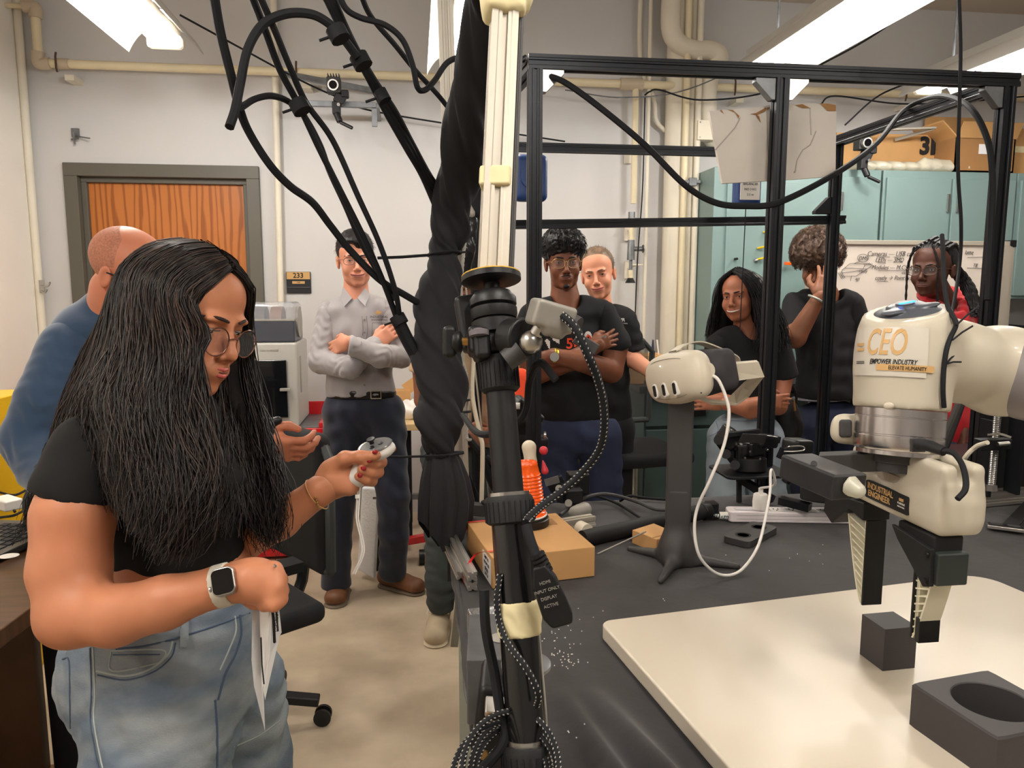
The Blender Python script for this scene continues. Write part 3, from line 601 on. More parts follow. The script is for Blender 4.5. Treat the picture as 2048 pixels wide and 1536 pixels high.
# ================================================================ black extrusion frame
ZT = 2.075; PW = .038
def extr(a, b, w, m, parent, name='extrusion', up=(0, 0, 1), slots=True):
    """T-slot profile: square section with a groove down the middle of every side"""
    a, b = np.array(a, float), np.array(b, float); L = np.linalg.norm(b - a)
    z = nrm(b - a); xr = np.cross(up, z) if abs(z @ nrm(up)) < .95 else np.array([1., 0, 0]); R = frame(z, xr)
    h = w / 2; s = w * .11; dp = w * .16
    P = []
    for k in range(4):
        c, sn = math.cos(k * pi / 2), math.sin(k * pi / 2)
        for (x, y) in ((h, -h), (h, -s - w * .16), (h - w * .03, -s - w * .12), (h - w * .03, -s), (h - dp, -s), (h - dp, s), (h - w * .03, s), (h - w * .03, s + w * .12), (h, s + w * .16)):
            P.append((x * c - y * sn, x * sn + y * c))
    return MB().prism(P, 0, L, a, R).build(name, m, parent, smooth=False)
fx0, fx1, fy0, fy1 = .335, 1.745, 2.1, 3.0
t = thing('extrusion_frame', (1.04, 2.5, 0), 'black slotted aluminium frame standing over the bench', 'frame'); bm_ = M['black_metal']
for (x, y) in ((fx0, fy0), (fx1, fy0), (1.04, fy0)): extr((x, y, BZ), (x, y, ZT - PW / 2), PW, bm_, t, 'post')
for (x, y) in ((.245, fy1), (fx1, fy1)): extr((x, y, 0), (x, y, ZT - PW / 2), PW, bm_, t, 'post')
extr((fx0 - PW / 2, fy0, ZT), (fx1 + .03, fy0, ZT), PW, bm_, t, 'top_rail'); extr((fx0, fy0, ZT), (.245, fy1, ZT), PW, bm_, t, 'top_rail'); extr((fx1, fy0, ZT - .005), (fx1, fy1, ZT - .005), PW, bm_, t, 'top_rail')
extr((.245, fy1 + .02, 2.02), (fx1, fy1 + .02, 2.02), PW * .9, bm_, t, 'cross_rail'); extr((.2, fy1 + .02, 1.715), (fx1 + .06, fy1 + .02, 1.755), PW * .9, bm_, t, 'cross_rail')
def gus(c, R, m=M['zinc'], s=.06): MB().prism([(0, 0), (s, 0), (s, .012), (.012, s), (0, s)], -.014, .014, c, R).build('corner_bracket', m, t, bevel=.002)
Rx = np.array([[1, 0, 0], [0, 0, -1], [0, -1, 0.]]); Rm = np.array([[-1, 0, 0], [0, 0, 1], [0, -1, 0.]])
gus((fx0 + PW / 2, fy0, ZT - PW / 2), Rx, M['alu']); gus((1.04 - PW / 2, fy0, ZT - PW / 2), Rm); gus((1.04 + PW / 2, fy0, ZT - PW / 2), Rx, M['alu']); gus((fx1 - PW / 2, fy0, ZT - PW / 2), Rm)
gus((fx1 - PW / 2, fy1, 1.775), np.array([[-1, 0, 0], [0, 0, 1], [0, 1, 0.]]), bm_, .07); gus((.245, fy1 - .02, ZT - .02), np.array([[0, 0, -1], [-1, 0, 0], [0, -1, 0.]]))
# white corner post and the slanted taped beam
t = thing('support_post', (.1, 2.0, .2), 'pale slotted aluminium post rising behind the twisted drape', 'post')
extr(Y(928, 1100, 1.99), Y(889, -30, 2.0), .038, M['alu_w'], t, 'post_profile')
MB().bar(Y(935, 1040, 1.94), Y(905, 1040, 1.94) + [0, 0, -.35], .02, .03).build('foot_bracket', M['alu_w'], t)
t = thing('angled_strip', Y(960, 660, 2.05), 'thin pale metal strip leaning beside the corner post behind the drape', 'strip')
MB().bar(Y(885, 150, 2.05), Y(978, 990, 2.1), .004, .018).build('strip_profile', M['alu_w'], t)
t = thing('taped_beam', D(986, 545, .80), 'pale slotted aluminium beam with strips of masking tape clamped on the stand', 'beam')
bt, bb = D(1011, -30, .86), D(985, 546, .80)
extr(bb, bt, .030, M['alu_w'], t, 'beam_profile', up=(0, 1, 0)); mb = MB(); dvec = bt - bb; off = RT * .016
extr(bb + off, bt + off, .012, M['dgrey'], t, 'side_profile', up=(0, 1, 0))
def wrap(f0, f1, w, nm, sk=0):
    a, b = bb + dvec * f0, bb + dvec * f1; return MB().bar(a, b, w, w).build(nm, M['tape'], t, bevel=.003)
wrap((546 - 390) / 576., (546 - 352) / 576., .034, 'masking_tape')
s = SDF(.004); s.box(bb + dvec * .965, (.022, .022, .03), frame(dvec, (0, 1, 0)), .006).rc(bb + dvec * .93 - RT * .015, bb + dvec * .98 - RT * .02, .008, .012).rc(bb + dvec * .91 + RT * .012, bb + dvec * .96 + RT * .02, .006, .012).noise((1, .2, 1), .02, .0022, 1.)
put('masking_tape', M['tape'], t, [s])
# ================================================================ light stand in front
A = D(1062, 1545, .71); B_ = D(985, 590, .785)
t = thing('tripod_stand', (A[0], A[1], 0), 'black telescopic stand in the foreground carrying the taped beam', 'stand')
ax = B_ - A; sp = lambda py: A + ax * ((1545 - py) / 955.0)
MB().tube([A * [1, 1, 0] + [0, 0, .12], A], .0185, 20).tube([A, sp(1060)], [.0205, .0195], 20).build('lower_tube', mat('black_gloss', (16, 16, 18), .22, coat=.4), t)
MB().tube([sp(1070), sp(760)], [.0158, .0148], 20).build('middle_tube', M['black_plastic'], t)
MB().tube([sp(760), sp(620)], .012, 18).build('upper_tube', M['black_metal'], t)
def collar(y0, y1, r, nm, ribs=26, m=None):
    a, b = sp(y0), sp(y1); R = frame(b - a); L = np.linalg.norm(b - a); mb = MB(); mb.lathe(a, [(r * .86, 0), (r, L * .08), (r, L * .85), (r * .92, L)], R, 24)
    for i in range(ribs):
        th = 2 * pi * i / ribs; mb.box(a + R @ np.array([r * math.cos(th), r * math.sin(th), L * .45]), (.0016, .0016, L * .7), R @ rotm(th))
    mb.build(nm, m or M['dark_rubber'], t)
collar(1560, 1490, .027, 'lower_collar'); collar(1072, 1015, .0245, 'grip_collar'); collar(800, 725, .020, 'upper_collar')
for y0, y1 in ((1016, 1008), (1490, 1480)): MB().tube([sp(y0), sp(y1)], .021, 24).build('chrome_ring', M['steel'], t)
for i in range(3):
    a = 2 * pi * i / 3 + .4; base = A * [1, 1, 0]; MB().tube([base + [0, 0, .35], base + [.42 * math.cos(a), .42 * math.sin(a) * .8, .012]], .010, 12).build('leg', M['black_plastic'], t)
    MB().tube([base + [0, 0, .12], base + [.22 * math.cos(a), .22 * math.sin(a) * .8, .17]], .006, 8).build('brace', M['black_plastic'], t)
# head parts
R = frame(ax)
MB().lathe(sp(640), [(.014, -.004), (.023, -.002), (.0245, .002), (.0245, .009), (.021, .011), (.0245, .013), (.0245, .020), (.019, .027), (.009, .029)], R, 28).build('ball_head', M['black_plastic'], t)
MB().lathe(sp(668), [(.015, -.006), (.024, -.004), (.0245, .009), (.019, .012)], R, 28).build('head_base', M['black_plastic'], t)
MB().tube([sp(640) + R[:, 2] * .024, sp(556)], .0085, 16).build('neck', M['black_plastic'], t); MB().tube([sp(565), sp(560)], [.022, .031], 24).tube([sp(560), sp(549)], .0315, 24).build('top_plate', M['black_plastic'], t)
MB().tube([sp(548), sp(545.5)], .031, 24).build('yellow_ring', mat('amber_ring', (214, 170, 60), .4), t)
MB().box(D(940, 648, .80), (.026, .02, .062), R @ rotm(0, 0, -.1)).build('quick_lever', M['black_plastic'], t, bevel=.006); MB().cyl(D(955, 640, .79), D(975, 640, .79), .005).build('lever_bolt', M['steel'], t)
MB().box(D(985, 682, .775), (.052, .032, .030), R).box(D(962, 690, .765), (.018, .03, .034), R).build('clamp_block', M['black_plastic'], t, bevel=.006)
MB().lathe(D(958, 668, .755), [(.004, -.003), (.010, -.002), (.0105, .003), (.003, .006)], R, 18).build('clamp_cap', mat('grey_rubber', (110, 104, 108), .5), t)
kn = MB().cyl(D(925, 684, .77), D(902, 684, .77), .012).bar(D(899, 652, .77), D(899, 716, .77), .014, .018).build('clamp_knob', M['black_plastic'], t, bevel=.005)
MB().cyl(D(925, 683, .77), D(958, 683, .77), .0042).build('knob_screw', M['brass'], kn)
c = D(1045, 676, .74); MB().cyl(D(1018, 676, .76), D(1050, 676, .74), .020, n=24).build('joint_drum', M['black_plastic'], t, bevel=.003)
MB().ball(D(1062, 684, .725), .0115).build('ball_joint', M['steel'], t); MB().cyl(D(1062, 684, .725), D(1080, 654, .72), .0065).build('ball_stem', M['steel'], t)
MB().tube([D(1012, 722, .74), D(1042, 700, .74)], [.011, .012], 10).build('tightening_knob', M['dgrey'], t)
# small grey camera on the joint
t = thing('depth_camera', D(1105, 630, .72), 'small grey camera with a braided cable on the stand clamp', 'camera')
Rc = np.stack([nrm(RT + .35 * FW - .25 * UP), nrm(np.cross(nrm(.9 * UP + .45 * RT), RT + .35 * FW - .25 * UP)), [0, 0, 0]], 1); Rc[:, 1] = nrm(Rc[:, 1] - Rc[:, 0] * (Rc[:, 0] @ Rc[:, 1])); Rc[:, 2] = np.cross(Rc[:, 0], Rc[:, 1])
s = SDF(.0014); s.box((0, 0, 0), (.021, .014, .013), None, .004).box((.004, 0, -.010), (.012, .013, .010), None, .006, k=.004)
put('camera_shell', mat('camera_grey', (150, 146, 138), .4, .25), t, [s], [(D(1102, 632, .72), Rc, 1.)])
mb = MB(); q = D(1102, 632, .72)
MB().tube([q + Rc @ np.array([.020, -.004, 0]), q + Rc @ np.array([.026, -.010, -.002])], .0085, 14).build('cable_boot', M['dgrey'], t)
for dy in (-.010, .010): MB().ball(q + Rc @ np.array([.021, dy, .009]), .0016, n=8).build('screw', M['ink'], t)
MB().bar(D(1076, 655, .72), D(1105, 668, .715), .008, .012).build('mount_foot', M['black_plastic'], t, bevel=.002)
def braided(P, r, label, n=10, name='braided_cable', seg=6, thick=.9):
    t = thing(name, P[len(P) // 2], label, 'cable'); S = spline(P, seg); MB().tube(S, r, 10).build('cable_jacket', M['cable'], t)
    d = np.linalg.norm(np.diff(S, axis=0), axis=1).cumsum(); mb = MB(); L = d[-1]; k = 0; st = .0046
    T = np.gradient(S, axis=0)
    for u in np.arange(0, L, st):
        i = int(np.searchsorted(d, u)); i = min(i, len(S) - 2); f = (u - (d[i - 1] if i else 0)) / max(d[i] - (d[i - 1] if i else 0), 1e-6); p = S[i] + (S[i + 1] - S[i]) * f
        tz = nrm(T[i]); cdir = nrm(C0 - p); sdir = nrm(np.cross(tz, cdir)); cdir = np.cross(sdir, tz)
        for a in (-.7, .9):
            q = p + (cdir * math.cos(a) + sdir * math.sin(a)) * r * .97; mb.box(q, (.0008, .0008, .0018), frame(tz + .5 * sdir))
    mb.build('braid_flecks', mat('braid_white', (176, 172, 166), .6), t, smooth=False, kind='stuff'); return t
braided([D(1126, 632, .71), D(1150, 655, .70), D(1176, 710, .70), D(1196, 760, .71), D(1207, 810, .72), D(1208, 860, .73), D(1196, 905, .74), D(1160, 950, .75), D(1120, 985, .75), D(1085, 1010, .74), D(1058, 1035, .72), D(1052, 1046, .71)], .0042, 'thick braided cable arcing from the small grey camera down to the stand collar')
braided([D(1000, 1150, .725), D(994, 1200, .72), D(1000, 1250, .715), D(1018, 1290, .70), D(1045, 1325, .685), D(1066, 1360, .68), D(1077, 1390, .68), D(1074, 1412, .69)], .0032, 'braided cable winding round the lower stand tube')
for i, (rx, ry, cx, cy, dd) in enumerate(((96, 118, 1030, 1540, .66), (84, 108, 1034, 1545, .67), (72, 98, 1030, 1550, .675), (104, 112, 1020, 1556, .665), (66, 80, 1040, 1560, .685))):
    P = [D(cx + rx * math.cos(a) * (1.1 if math.cos(a) < 0 else .9), cy - ry * math.sin(a), dd + .05 * math.sin(a)) for a in np.linspace(-.3, pi + .3, 14)]
    braided(P, .0030, ['outermost', 'second', 'third', 'lowest', 'innermost'][i] + ' loop of the coiled braided cable at the foot of the stand', seg=5)
cable([D(968, 1180, .74), D(972, 1260, .735), D(988, 1340, .73), D(1000, 1420, .72), D(1010, 1480, .71), D(960, 1545, .7)], .005, 'plain black cable running down the left side of the stand')
cable([D(1112, 760, .74), D(1080, 725, .75), D(1060, 760, .80), D(1052, 820, .82), D(1025, 850, .84), D(960, 868, .9), D(925, 830, 1.2)], .0042, 'smooth black cable looping from the grey camera behind the stand')
mb = MB(); mb.box(D(1172, 688, .71), (.024, .005, .011), np.stack([nrm(RT * .85 - UP * .5), FW, nrm(UP * .85 + RT * .5)], 1)); tag(mb.build('cable_tag', M['dgrey'], bevel=.001), 'grey flat connector hanging on the braided cable', 'connector')
# tape on the lower tube, connector hanging
s = SDF(.002); s.rc(sp(1285), sp(1240), .0218, .0218, k=.003).box(sp(1232) + RT * .018 + FW * -.004, (.005, .003, .014), frame(UP, RT), .002, k=.004).noise((1, 0, 1), .012, .0009, 1.); s.cut(sp(1290), -ax).cut(sp(1222), ax)
tag(put('tape_strip', M['tape'], None, [s]), 'wrinkled masking tape wrapped round the lower stand tube', 'tape')
t = thing('power_connector', D(1090, 1180, .70), 'black moulded cable connector hanging against the stand', 'connector')
MB().tube(spline([D(1052, 1050, .71), D(1060, 1080, .705), D(1075, 1120, .70)], 4), .0052, 12).build('cable_tail', M['cable'], t)
mb = MB()
for i in range(5): q = D(1073 + 4 * i, 1108 + 8 * i, .70); mb.tube([q, D(1075.5 + 4 * i, 1113 + 8 * i, .70)], .0078, 12)
mb.build('strain_relief', M['black_plastic'], t)
Rc2 = np.stack([nrm(RT * .96 + UP * .28), -FW, nrm(UP * .96 - RT * .28)], 1)
MB().prism([(-.012, -.022), (-.006, -.033), (.014, -.033), (.016, -.024), (.011, .012), (.004, .027), (-.008, .027), (-.013, .010)], -.008, .008, D(1097, 1183, .70), np.stack([Rc2[:, 0], Rc2[:, 2], np.cross(Rc2[:, 0], Rc2[:, 2])], 1)).build('connector_body', M['black_plastic'], t, bevel=.003)
RV = np.stack([Rc2[:, 0], Rc2[:, 2], np.cross(Rc2[:, 0], Rc2[:, 2])], 1)
for j, s_ in enumerate(('HDMI', 'INPUT ONLY', 'DISPLAY', 'ACTIVE')): text(s_, .0042, M['grey_plastic'], D(1089 + 4 * j, 1160 + 15 * j, .70) - FW * .0095, RV, t, ext=.0002)
# ================================================================ twisted drape
pts = [D(972, -40, 1.25), D(965, 40, 1.35), D(945, 180, 1.5), D(928, 290, 1.65), D(908, 400, 1.8), D(897, 470, 1.85), D(889, 508, 1.86), D(884, 560, 1.85), D(876, 640, 1.84), D(876, 720, 1.83), D(884, 800, 1.83), D(878, 850, 1.82), D(884, 905, 1.83)]
rad = [.028, .034, .044, .048, .05, .046, .034, .05, .062, .062, .058, .058, .033]
S = spline(pts, 8); Rr = np.interp(np.linspace(0, len(rad) - 1, len(S)), range(len(rad)), rad); n = 48; V = []; T = np.gradient(S, axis=0)
for i in range(len(S)):
    fr_ = frame(T[i], RT); tw = i * .17
    for j in range(n):
        a = 2 * pi * j / n; r = Rr[i] * (1 + .13 * math.sin(3 * (a + tw)) + .07 * math.sin(7 * (a + tw * 1.1) + 1) + .035 * math.sin(13 * (a + tw * .9)))
        V.append(S[i] + r * (math.cos(a) * fr_[:, 0] * .95 + math.sin(a) * fr_[:, 1] * .7))
F = [(i * n + j, i * n + (j + 1) % n, (i + 1) * n + (j + 1) % n, (i + 1) * n + j) for i in range(len(S) - 1) for j in range(n)] + [tuple(range(n - 1, -1, -1))]
# flared tail
tail = [(885, 905, .033, .02), (886, 920, .042, .03), (890, 960, .055, .04), (892, 1000, .062, .05), (890, 1040, .060, .05), (888, 1068, .055, .045)]
k0 = len(V) - n; V2 = V[:]; base = len(V)
for i, (px, py, ra, rb) in enumerate(tail):
    c = D(px, py, 1.83)
    for j in range(n):
        a = 2 * pi * j / n; r = 1 + (.10 + .04 * i) * math.sin(9 * a + .5) * .6 + .05 * math.sin(17 * a + i * .3); q = c + r * (math.cos(a) * RT * ra + math.sin(a) * FW * rb)
        if i == len(tail) - 1: q = q + np.array([0, 0, .03 * math.sin(a * 2 + 1.) + .012 * math.sin(9 * a)])
        V.append(q)
F += [(base + i * n + j, base + i * n + (j + 1) % n, base + (i + 1) * n + (j + 1) % n, base + (i + 1) * n + j) for i in range(len(tail) - 1) for j in range(n)]
F += [(k0 + j, k0 + (j + 1) % n, base + (j + 1) % n, base + j) for j in range(n)]
t = thing('twisted_drape', D(885, 900, 1.83), 'long black cloth twisted into a rope and tied to the pale post', 'drape')
F = [f[::-1] for f in F]
mesh('drape_cloth', V, F, M['drape'], t, angle=180)
def tie(px, py, d, w, tail_=None, name='zip_tie', m=None):
    c = D(px, py, d); a = np.linspace(0, 2 * pi, 20); P = [c + RT * w * math.cos(x) + FW * w * .8 * math.sin(x) + UP * .004 * math.cos(x) for x in a]
    o = MB().tube(P, .003, 6); return o
tie(889, 508, 1.86, .042).tube([D(860, 510, 1.8), D(805, 514, 1.8), D(755, 516, 1.8)], .004, 6).tube([D(920, 505, 1.8), D(932, 504, 1.8)], .003, 6).build('zip_tie', M['cable'], t)
tie(885, 908, 1.83, .045).tube([D(860, 912, 1.8), D(800, 914, 1.8), D(775, 913, 1.8)], .003, 6).tube([D(900, 910, 1.78), D(928, 905, 1.78)], .004, 6).build('zip_tie', M['cable'], t)
tie(915, 803, 1.9, .03).build('zip_tie', M['cable'], t); tie(917, 826, 1.9, .03).build('zip_tie', M['cable'], t)
# rolled black sleeve hanging behind
s = SDF(.008); s.rc(D(948, 270, 2.0), D(942, 420, 2.0), .03, .032).noise((1, 0, .6), .03, .002, .5)
tag(put('cloth_roll', M['drape'], None, [s]), 'short black cloth roll hanging between drape and taped beam', 'cloth')
t = thing('cable_sleeve', D(930, 460, 2.0), 'glossy black taped bundle hanging above the boy behind the drape', 'bundle')
s = SDF(.006); s.rc(D(940, 445, 1.98), D(925, 500, 1.98), .022, .03).rc(D(925, 500, 1.98), D(928, 560, 2.0), .03, .015).noise((1, .2, 1), .02, .003, 1.2); put('sleeve_body', mat('black_foil', (36, 36, 38), .25), t, [s])
s = SDF(.005); s.box(D(930, 402, 1.97), (.014, .012, .024), None, .004).rc(D(925, 420, 1.97), D(940, 428, 1.97), .014).rc(D(915, 425, 1.97), D(925, 425, 1.97), .008); put('pulley_block', M['alu_w'], t, [s])
MB().tube([D(930, 398, 1.97), D(932, 300, 2.0)], .002, 5).build('hook_wire', M['zinc'], t)
def rope(P, r, label):
    S = spline(P, 12); t = thing('rope', P[0], label, 'rope')
    for ph in (0, 2.1, 4.2):
        T = np.gradient(S, axis=0); Q = [];
        for i in range(len(S)): fr_ = frame(T[i], RT); a = ph + i * 1.3; Q.append(S[i] + r * .5 * (fr_[:, 0] * math.cos(a) + fr_[:, 1] * math.sin(a)))
        MB().tube(Q, r * .62, 6).build('strand', mat('rope_fibre', (176, 172, 164), .8), t)
rope([D(930, 430, 1.95), D(931, 470, 1.93), D(925, 530, 1.9), D(921, 600, 1.88), D(921, 640, 1.88), D(916, 700, 1.9), D(930, 740, 1.9), D(936, 790, 1.92), D(933, 870, 1.94), D(941, 880, 1.94)], .0045, 'grey braided rope hanging beside the pale post')
cable([D(950, 640, 2.0), D(948, 700, 2.0), D(945, 790, 2.0), D(960, 870, 2.0), D(965, 900, 2.0), D(963, 1010, 2.0)], .006, 'cream cable hanging behind the stand', m=M['white_c'])
# overhead black cables
CB = 'cables strung from the ceiling to the drape'
def px(L, d0, d1): n_ = len(L); return [D(x, y, d0 + (d1 - d0) * i / (n_ - 1)) for i, (x, y) in enumerate(L)]
cable(px([(425, -30), (440, 60), (462, 150), (480, 220), (500, 268), (540, 330), (580, 372), (625, 405), (660, 450), (700, 500), (760, 560), (810, 590), (870, 625)], 1.3, 1.85), .0085, 'thickest black cable, sweeping down from the top left to the drape')
cable(px([(495, -30), (530, 60), (560, 140), (600, 215), (640, 300), (680, 380), (725, 470), (765, 560), (795, 640)], 1.35, 1.8), .007, 'black cable, lower of the pair passing the grey shirted man\'s face')
cable(px([(510, -30), (545, 50), (578, 130), (612, 205), (665, 280), (715, 390), (760, 490), (790, 580), (800, 640)], 1.33, 1.8), .0065, 'black cable, upper of the pair passing the grey shirted man\'s face')
cable(px([(459, 254), (470, 220), (480, 170), (495, 100), (525, 50), (570, 28), (620, 28), (655, 45), (685, 75), (715, 115)], 1.3, 1.45), .0085, 'black cable bent into a tall hook at the upper left')
cable(px([(482, 215), (510, 198), (545, 192), (580, 205), (610, 235), (640, 290), (660, 345), (690, 410), (730, 500), (790, 600)], 1.4, 1.8), .0065, 'black cable arching under the tall hook')
for i, (o1, o2, lb) in enumerate(((0, 0, 'leftmost strand of the steep cable bundle'), (7, 8, 'middle strand of the steep cable bundle'), (15, 14, 'rightmost strand of the steep cable bundle'))):
    cable(px([(640 + o1, -30), (690 + o1 * .6, 70), (735 + o1 * .5, 150), (775 - 4 + o1 * 1.2, 220), (815 + o2 * .5, 290 + 8 * (1 - i)), (845 + o2, 350), (872 + o2, 400 + 12 * (1 - i))], 1.4, 1.82), .0085 - .001 * i, 'black cable, ' + lb)
cable(px([(672, -30), (690, 15), (720, 35), (770, 50), (805, 80), (825, 130), (835, 175), (850, 180), (870, 160), (895, 125), (930, 110)], 1.4, 1.6), .006, 'black cable kinked into a V left of the pale post')
cable(px([(715, -30), (740, 30), (790, 90), (830, 140), (880, 195), (930, 260)], 1.5, 1.8), .006, 'straight black cable crossing behind the kinked one')
cable(px([(965, 190), (985, 160), (1010, 140), (1050, 115)], 1.8, 2.1), .008, 'short black cable joining the drape to the frame corner')
cable([D(795, 640, 1.8), D(820, 690, 1.82), D(845, 735, 1.84), D(862, 775, 1.85)], .016, 'taped together end of the cable bundle entering the drape')
for i, (x, y, d, l) in enumerate(((722, 122, 1.47, 'on the steep cable bundle'), (765, 192, 1.55, 'on the steep bundle below the first'), (600, 213, 1.5, 'where the arching cable joins the pair'), (798, 640, 1.8, 'where the bundle enters the drape'), (676, 68, 1.4, 'at the top of the tall cable hook'))):
    c = D(x, y, d); tz = nrm(D(x + 30, y + 55, d) - c); fr_ = frame(tz, RT); mb = MB(); mb.tube([c - tz * .012, c + tz * .012], .019 if i != 1 else .014, 12); mb.tube([c, c - RT * .035 - UP * .012], .003, 5)
    tag(mb.build('cable_tie', M['cable']), 'black cable tie ' + l, 'cable tie')
# cable along the frame
cable([D(1090, 150, 2.05), D(1130, 165, 2.0), D(1200, 215, 1.98), D(1290, 290, 1.98), D(1370, 370, 2.0), D(1430, 405, 2.02), D(1490, 412, 2.0), D(1560, 404, 2.0), D(1673, 346, 2.1), D(1752, 288, 2.3), D(1803, 225, 2.6), D(1845, 200, 2.6), D(1890, 192, 2.4), D(1940, 215, 2.2), D(1975, 280, 2.1), D(1985, 360, 2.06), D(1982, 460, 2.06), D(1975, 600, 2.05)], .0085, 'thick black cable drooping across the frame from left corner to right post')
# blue balancers hung from the frame
def blue(px_, py_, y, h, w, label, face):
    q = Y(px_, py_, y); t = thing('spring_balancer', q, label, 'balancer')
    s = SDF(.006); s.box(q, (w / 2, .03, h / 2), None, .02); put('balancer_case', M['blue'], t, [s])
    MB().tube([q + [0, 0, h / 2], q + [0, 0, h / 2 + .05]], .006, 8).build('hanger_hook', M['black_plastic'], t); MB().tube([q - [0, 0, h / 2], q - [.005, 0, .55]], .002, 5).build('pull_wire', M['cable'], t)
    if face: MB().box(q + [0, -.032, 0], (w * .75, .003, h * .6)).build('face_label', M['white'], t); [text(s_, .012, M['ink'], q + [0, -.035, .02 - .02 * i], RXZ, t, ext=.0003) for i, s_ in enumerate(('BALANCER', 'NO 3 KG', '2.5 m'))]
    else: MB().cyl(q + [0, -.03, 0], q + [0, -.04, 0], .04).build('drum_cap', M['blue'], t)
    return t
blue(1061, 357, 2.75, .165, .12, 'dark blue hanging balancer behind the left frame post', False)
blue(1493, 381, 2.85, .13, .105, 'blue hanging balancer with a white label below the torn board', True)
# torn white board
Yb = 2.15; pts2 = [(1445, 367), (1419, 222), (1445, 220), (1470, 218), (1490, 216), (1520, 214), (1545, 209), (1590, 208), (1620, 206), (1645, 208), (1672, 208), (1673, 222), (1671, 352), (1600, 358)]
P = [Y(x, y, Yb) for x, y in pts2]; n = len(P); V = P + [p + np.array([0, .012, 0]) for p in P]
t = thing('torn_board', P[0], 'torn white cardboard sheet wedged behind the middle frame post', 'board')
mesh('board_sheet', V, [tuple(range(n)), tuple(range(2 * n - 1, n - 1, -1))] + [((i + 1) % n, i, n + i, n + (i + 1) % n) for i in range(n)], [mat('white_card', (214, 206, 196), .8, noise=(6, .05), bump=(8, .6, .006))], t, smooth=False)
for L in (((1440, 221), (1448, 228), (1443, 219)), ((1455, 219), (1470, 225), (1477, 237), (1479, 232), (1466, 220)), ((1500, 228), (1515, 230), (1530, 222), (1545, 213), (1530, 216), (1512, 226)), ((1590, 210), (1605, 216), (1620, 216), (1605, 208)), ((1640, 207), (1655, 222), (1672, 222), (1672, 210), (1655, 207)), ((1510, 228), (1516, 238), (1522, 246), (1518, 232))):
    MB().add([Y(x, y, Yb - .002) for x, y in L] + [Y(x, y, Yb - .0005) for x, y in L], [tuple(range(len(L))), tuple(range(2 * len(L) - 1, len(L) - 1, -1))] + [((i + 1) % len(L), i, len(L) + i, len(L) + (i + 1) % len(L)) for i in range(len(L))]).build('torn_patch', M['card_d'], t, smooth=False)
for L in (((1592, 340), (1588, 345)), ((1590, 345), (1594, 320), (1605, 300), (1620, 290), (1632, 262)), ((1533, 215), (1534, 290), (1540, 355)), ((1620, 216), (1622, 270)), ((1430, 300), (1470, 255), (1480, 235))):
    MB().tube([Y(x, y, Yb - .001) for x, y in L], .0018, 4).build('crease', mat('crease', (186, 178, 168), .8), t)
def quadbox(P, th, up=(0, 0, 1)):
    P = [np.array(p, float) for p in P]; n = len(P); u = np.array(up, float) * th
    return MB().add(P + [p + u for p in P], [tuple(range(n - 1, -1, -1)), tuple(range(n, 2 * n))] + [(i, (i + 1) % n, n + (i + 1) % n, n + i) for i in range(n)])
# ================================================================ cream table board, cube, block with hole
WT = .874; A8 = math.radians(8.0); O = np.array([.322, 1.258]); u8 = np.array([math.cos(A8), math.sin(A8)]); v8 = np.array([math.sin(A8), -math.cos(A8)])
o2 = [(u, v) for u, v in [(x + .43, y + .33) for x, y in rrect(.86, .66, .055, 8)]]
# small radius on the left corner
o2 = [(u, v) for u, v in o2 if not (u < .06 and v < .06)] ; pts = []
full = rrect(.86, .66, .055, 8); lf = rrect(.86, .66, .022, 6)
for (x, y), src in [(p, 'f') for p in full if p[0] > 0] + [(p, 'l') for p in lf if p[0] < 0]: pts.append((math.atan2(y, x), x + .43, y + .33))
pts.sort(); P = [(O[0] + u * u8[0] + v * v8[0], O[1] + u * u8[1] + v * v8[1]) for _, u, v in pts][::-1]
mb = MB().prism(P, .846, WT); tag(mb.build('table_board', M['tabletop'], bevel=.004, seg=3), 'cream laminate board with rounded corners lying over the black cloth', 'board')
cube_m = mat('dark_grey_print', (66, 63, 64), .6, wave=dict(scale=160, dir='Z', c=(60, 57, 58), p0=.3, p1=.7))
Rq = rotm(.05); mb = MB().box((.717 + .0285, 1.026 + .0285, WT + .0345), (.057, .057, .069), Rq)
tag(mb.build('grasp_block', cube_m, bevel=.0006), 'dark grey printed block standing under the robot fingers on the cream board', 'block')
t = thing('receptacle', (.742, .832, WT), 'dark grey printed square receptacle with a round hole, nearest the camera on the board', 'block')
# square with circular hole: ring of quads
cx, cy, hs, rr, zt_, zb_ = .742, .832, .067, .047, .934, WT; n = 64; Rz = rotm(.15); V = []
sq_ = []
for i in range(n):
    a = 2 * pi * i / n; c, s_ = math.cos(a), math.sin(a); m_ = max(abs(c), abs(s_)); k_ = min(hs / m_, hs * 1.385); sq_.append((c * k_, s_ * k_))
for z in (zb_, zt_ - .003): V += [(x, y, z) for x, y in sq_]
V += [(x * .965, y * .965, zt_) for x, y in sq_]
V += [(rr * 1.03 * math.cos(2 * pi * i / n), rr * 1.03 * math.sin(2 * pi * i / n), zt_) for i in range(n)]
V += [(rr * math.cos(2 * pi * i / n), rr * math.sin(2 * pi * i / n), zt_ - .0015) for i in range(n)]
V += [(rr * math.cos(2 * pi * i / n), rr * math.sin(2 * pi * i / n), zb_ + .004) for i in range(n)]
V = np.array(V); V[:, :2] = V[:, :2] @ Rz[:2, :2].T; V += [cx, cy, 0]
F = [(j * n + i, j * n + (i + 1) % n, (j + 1) * n + (i + 1) % n, (j + 1) * n + i) for j in range(5) for i in range(n)] + [tuple(range(5 * n, 6 * n))]
mesh('receptacle_body', V, F, cube_m, t, angle=30)
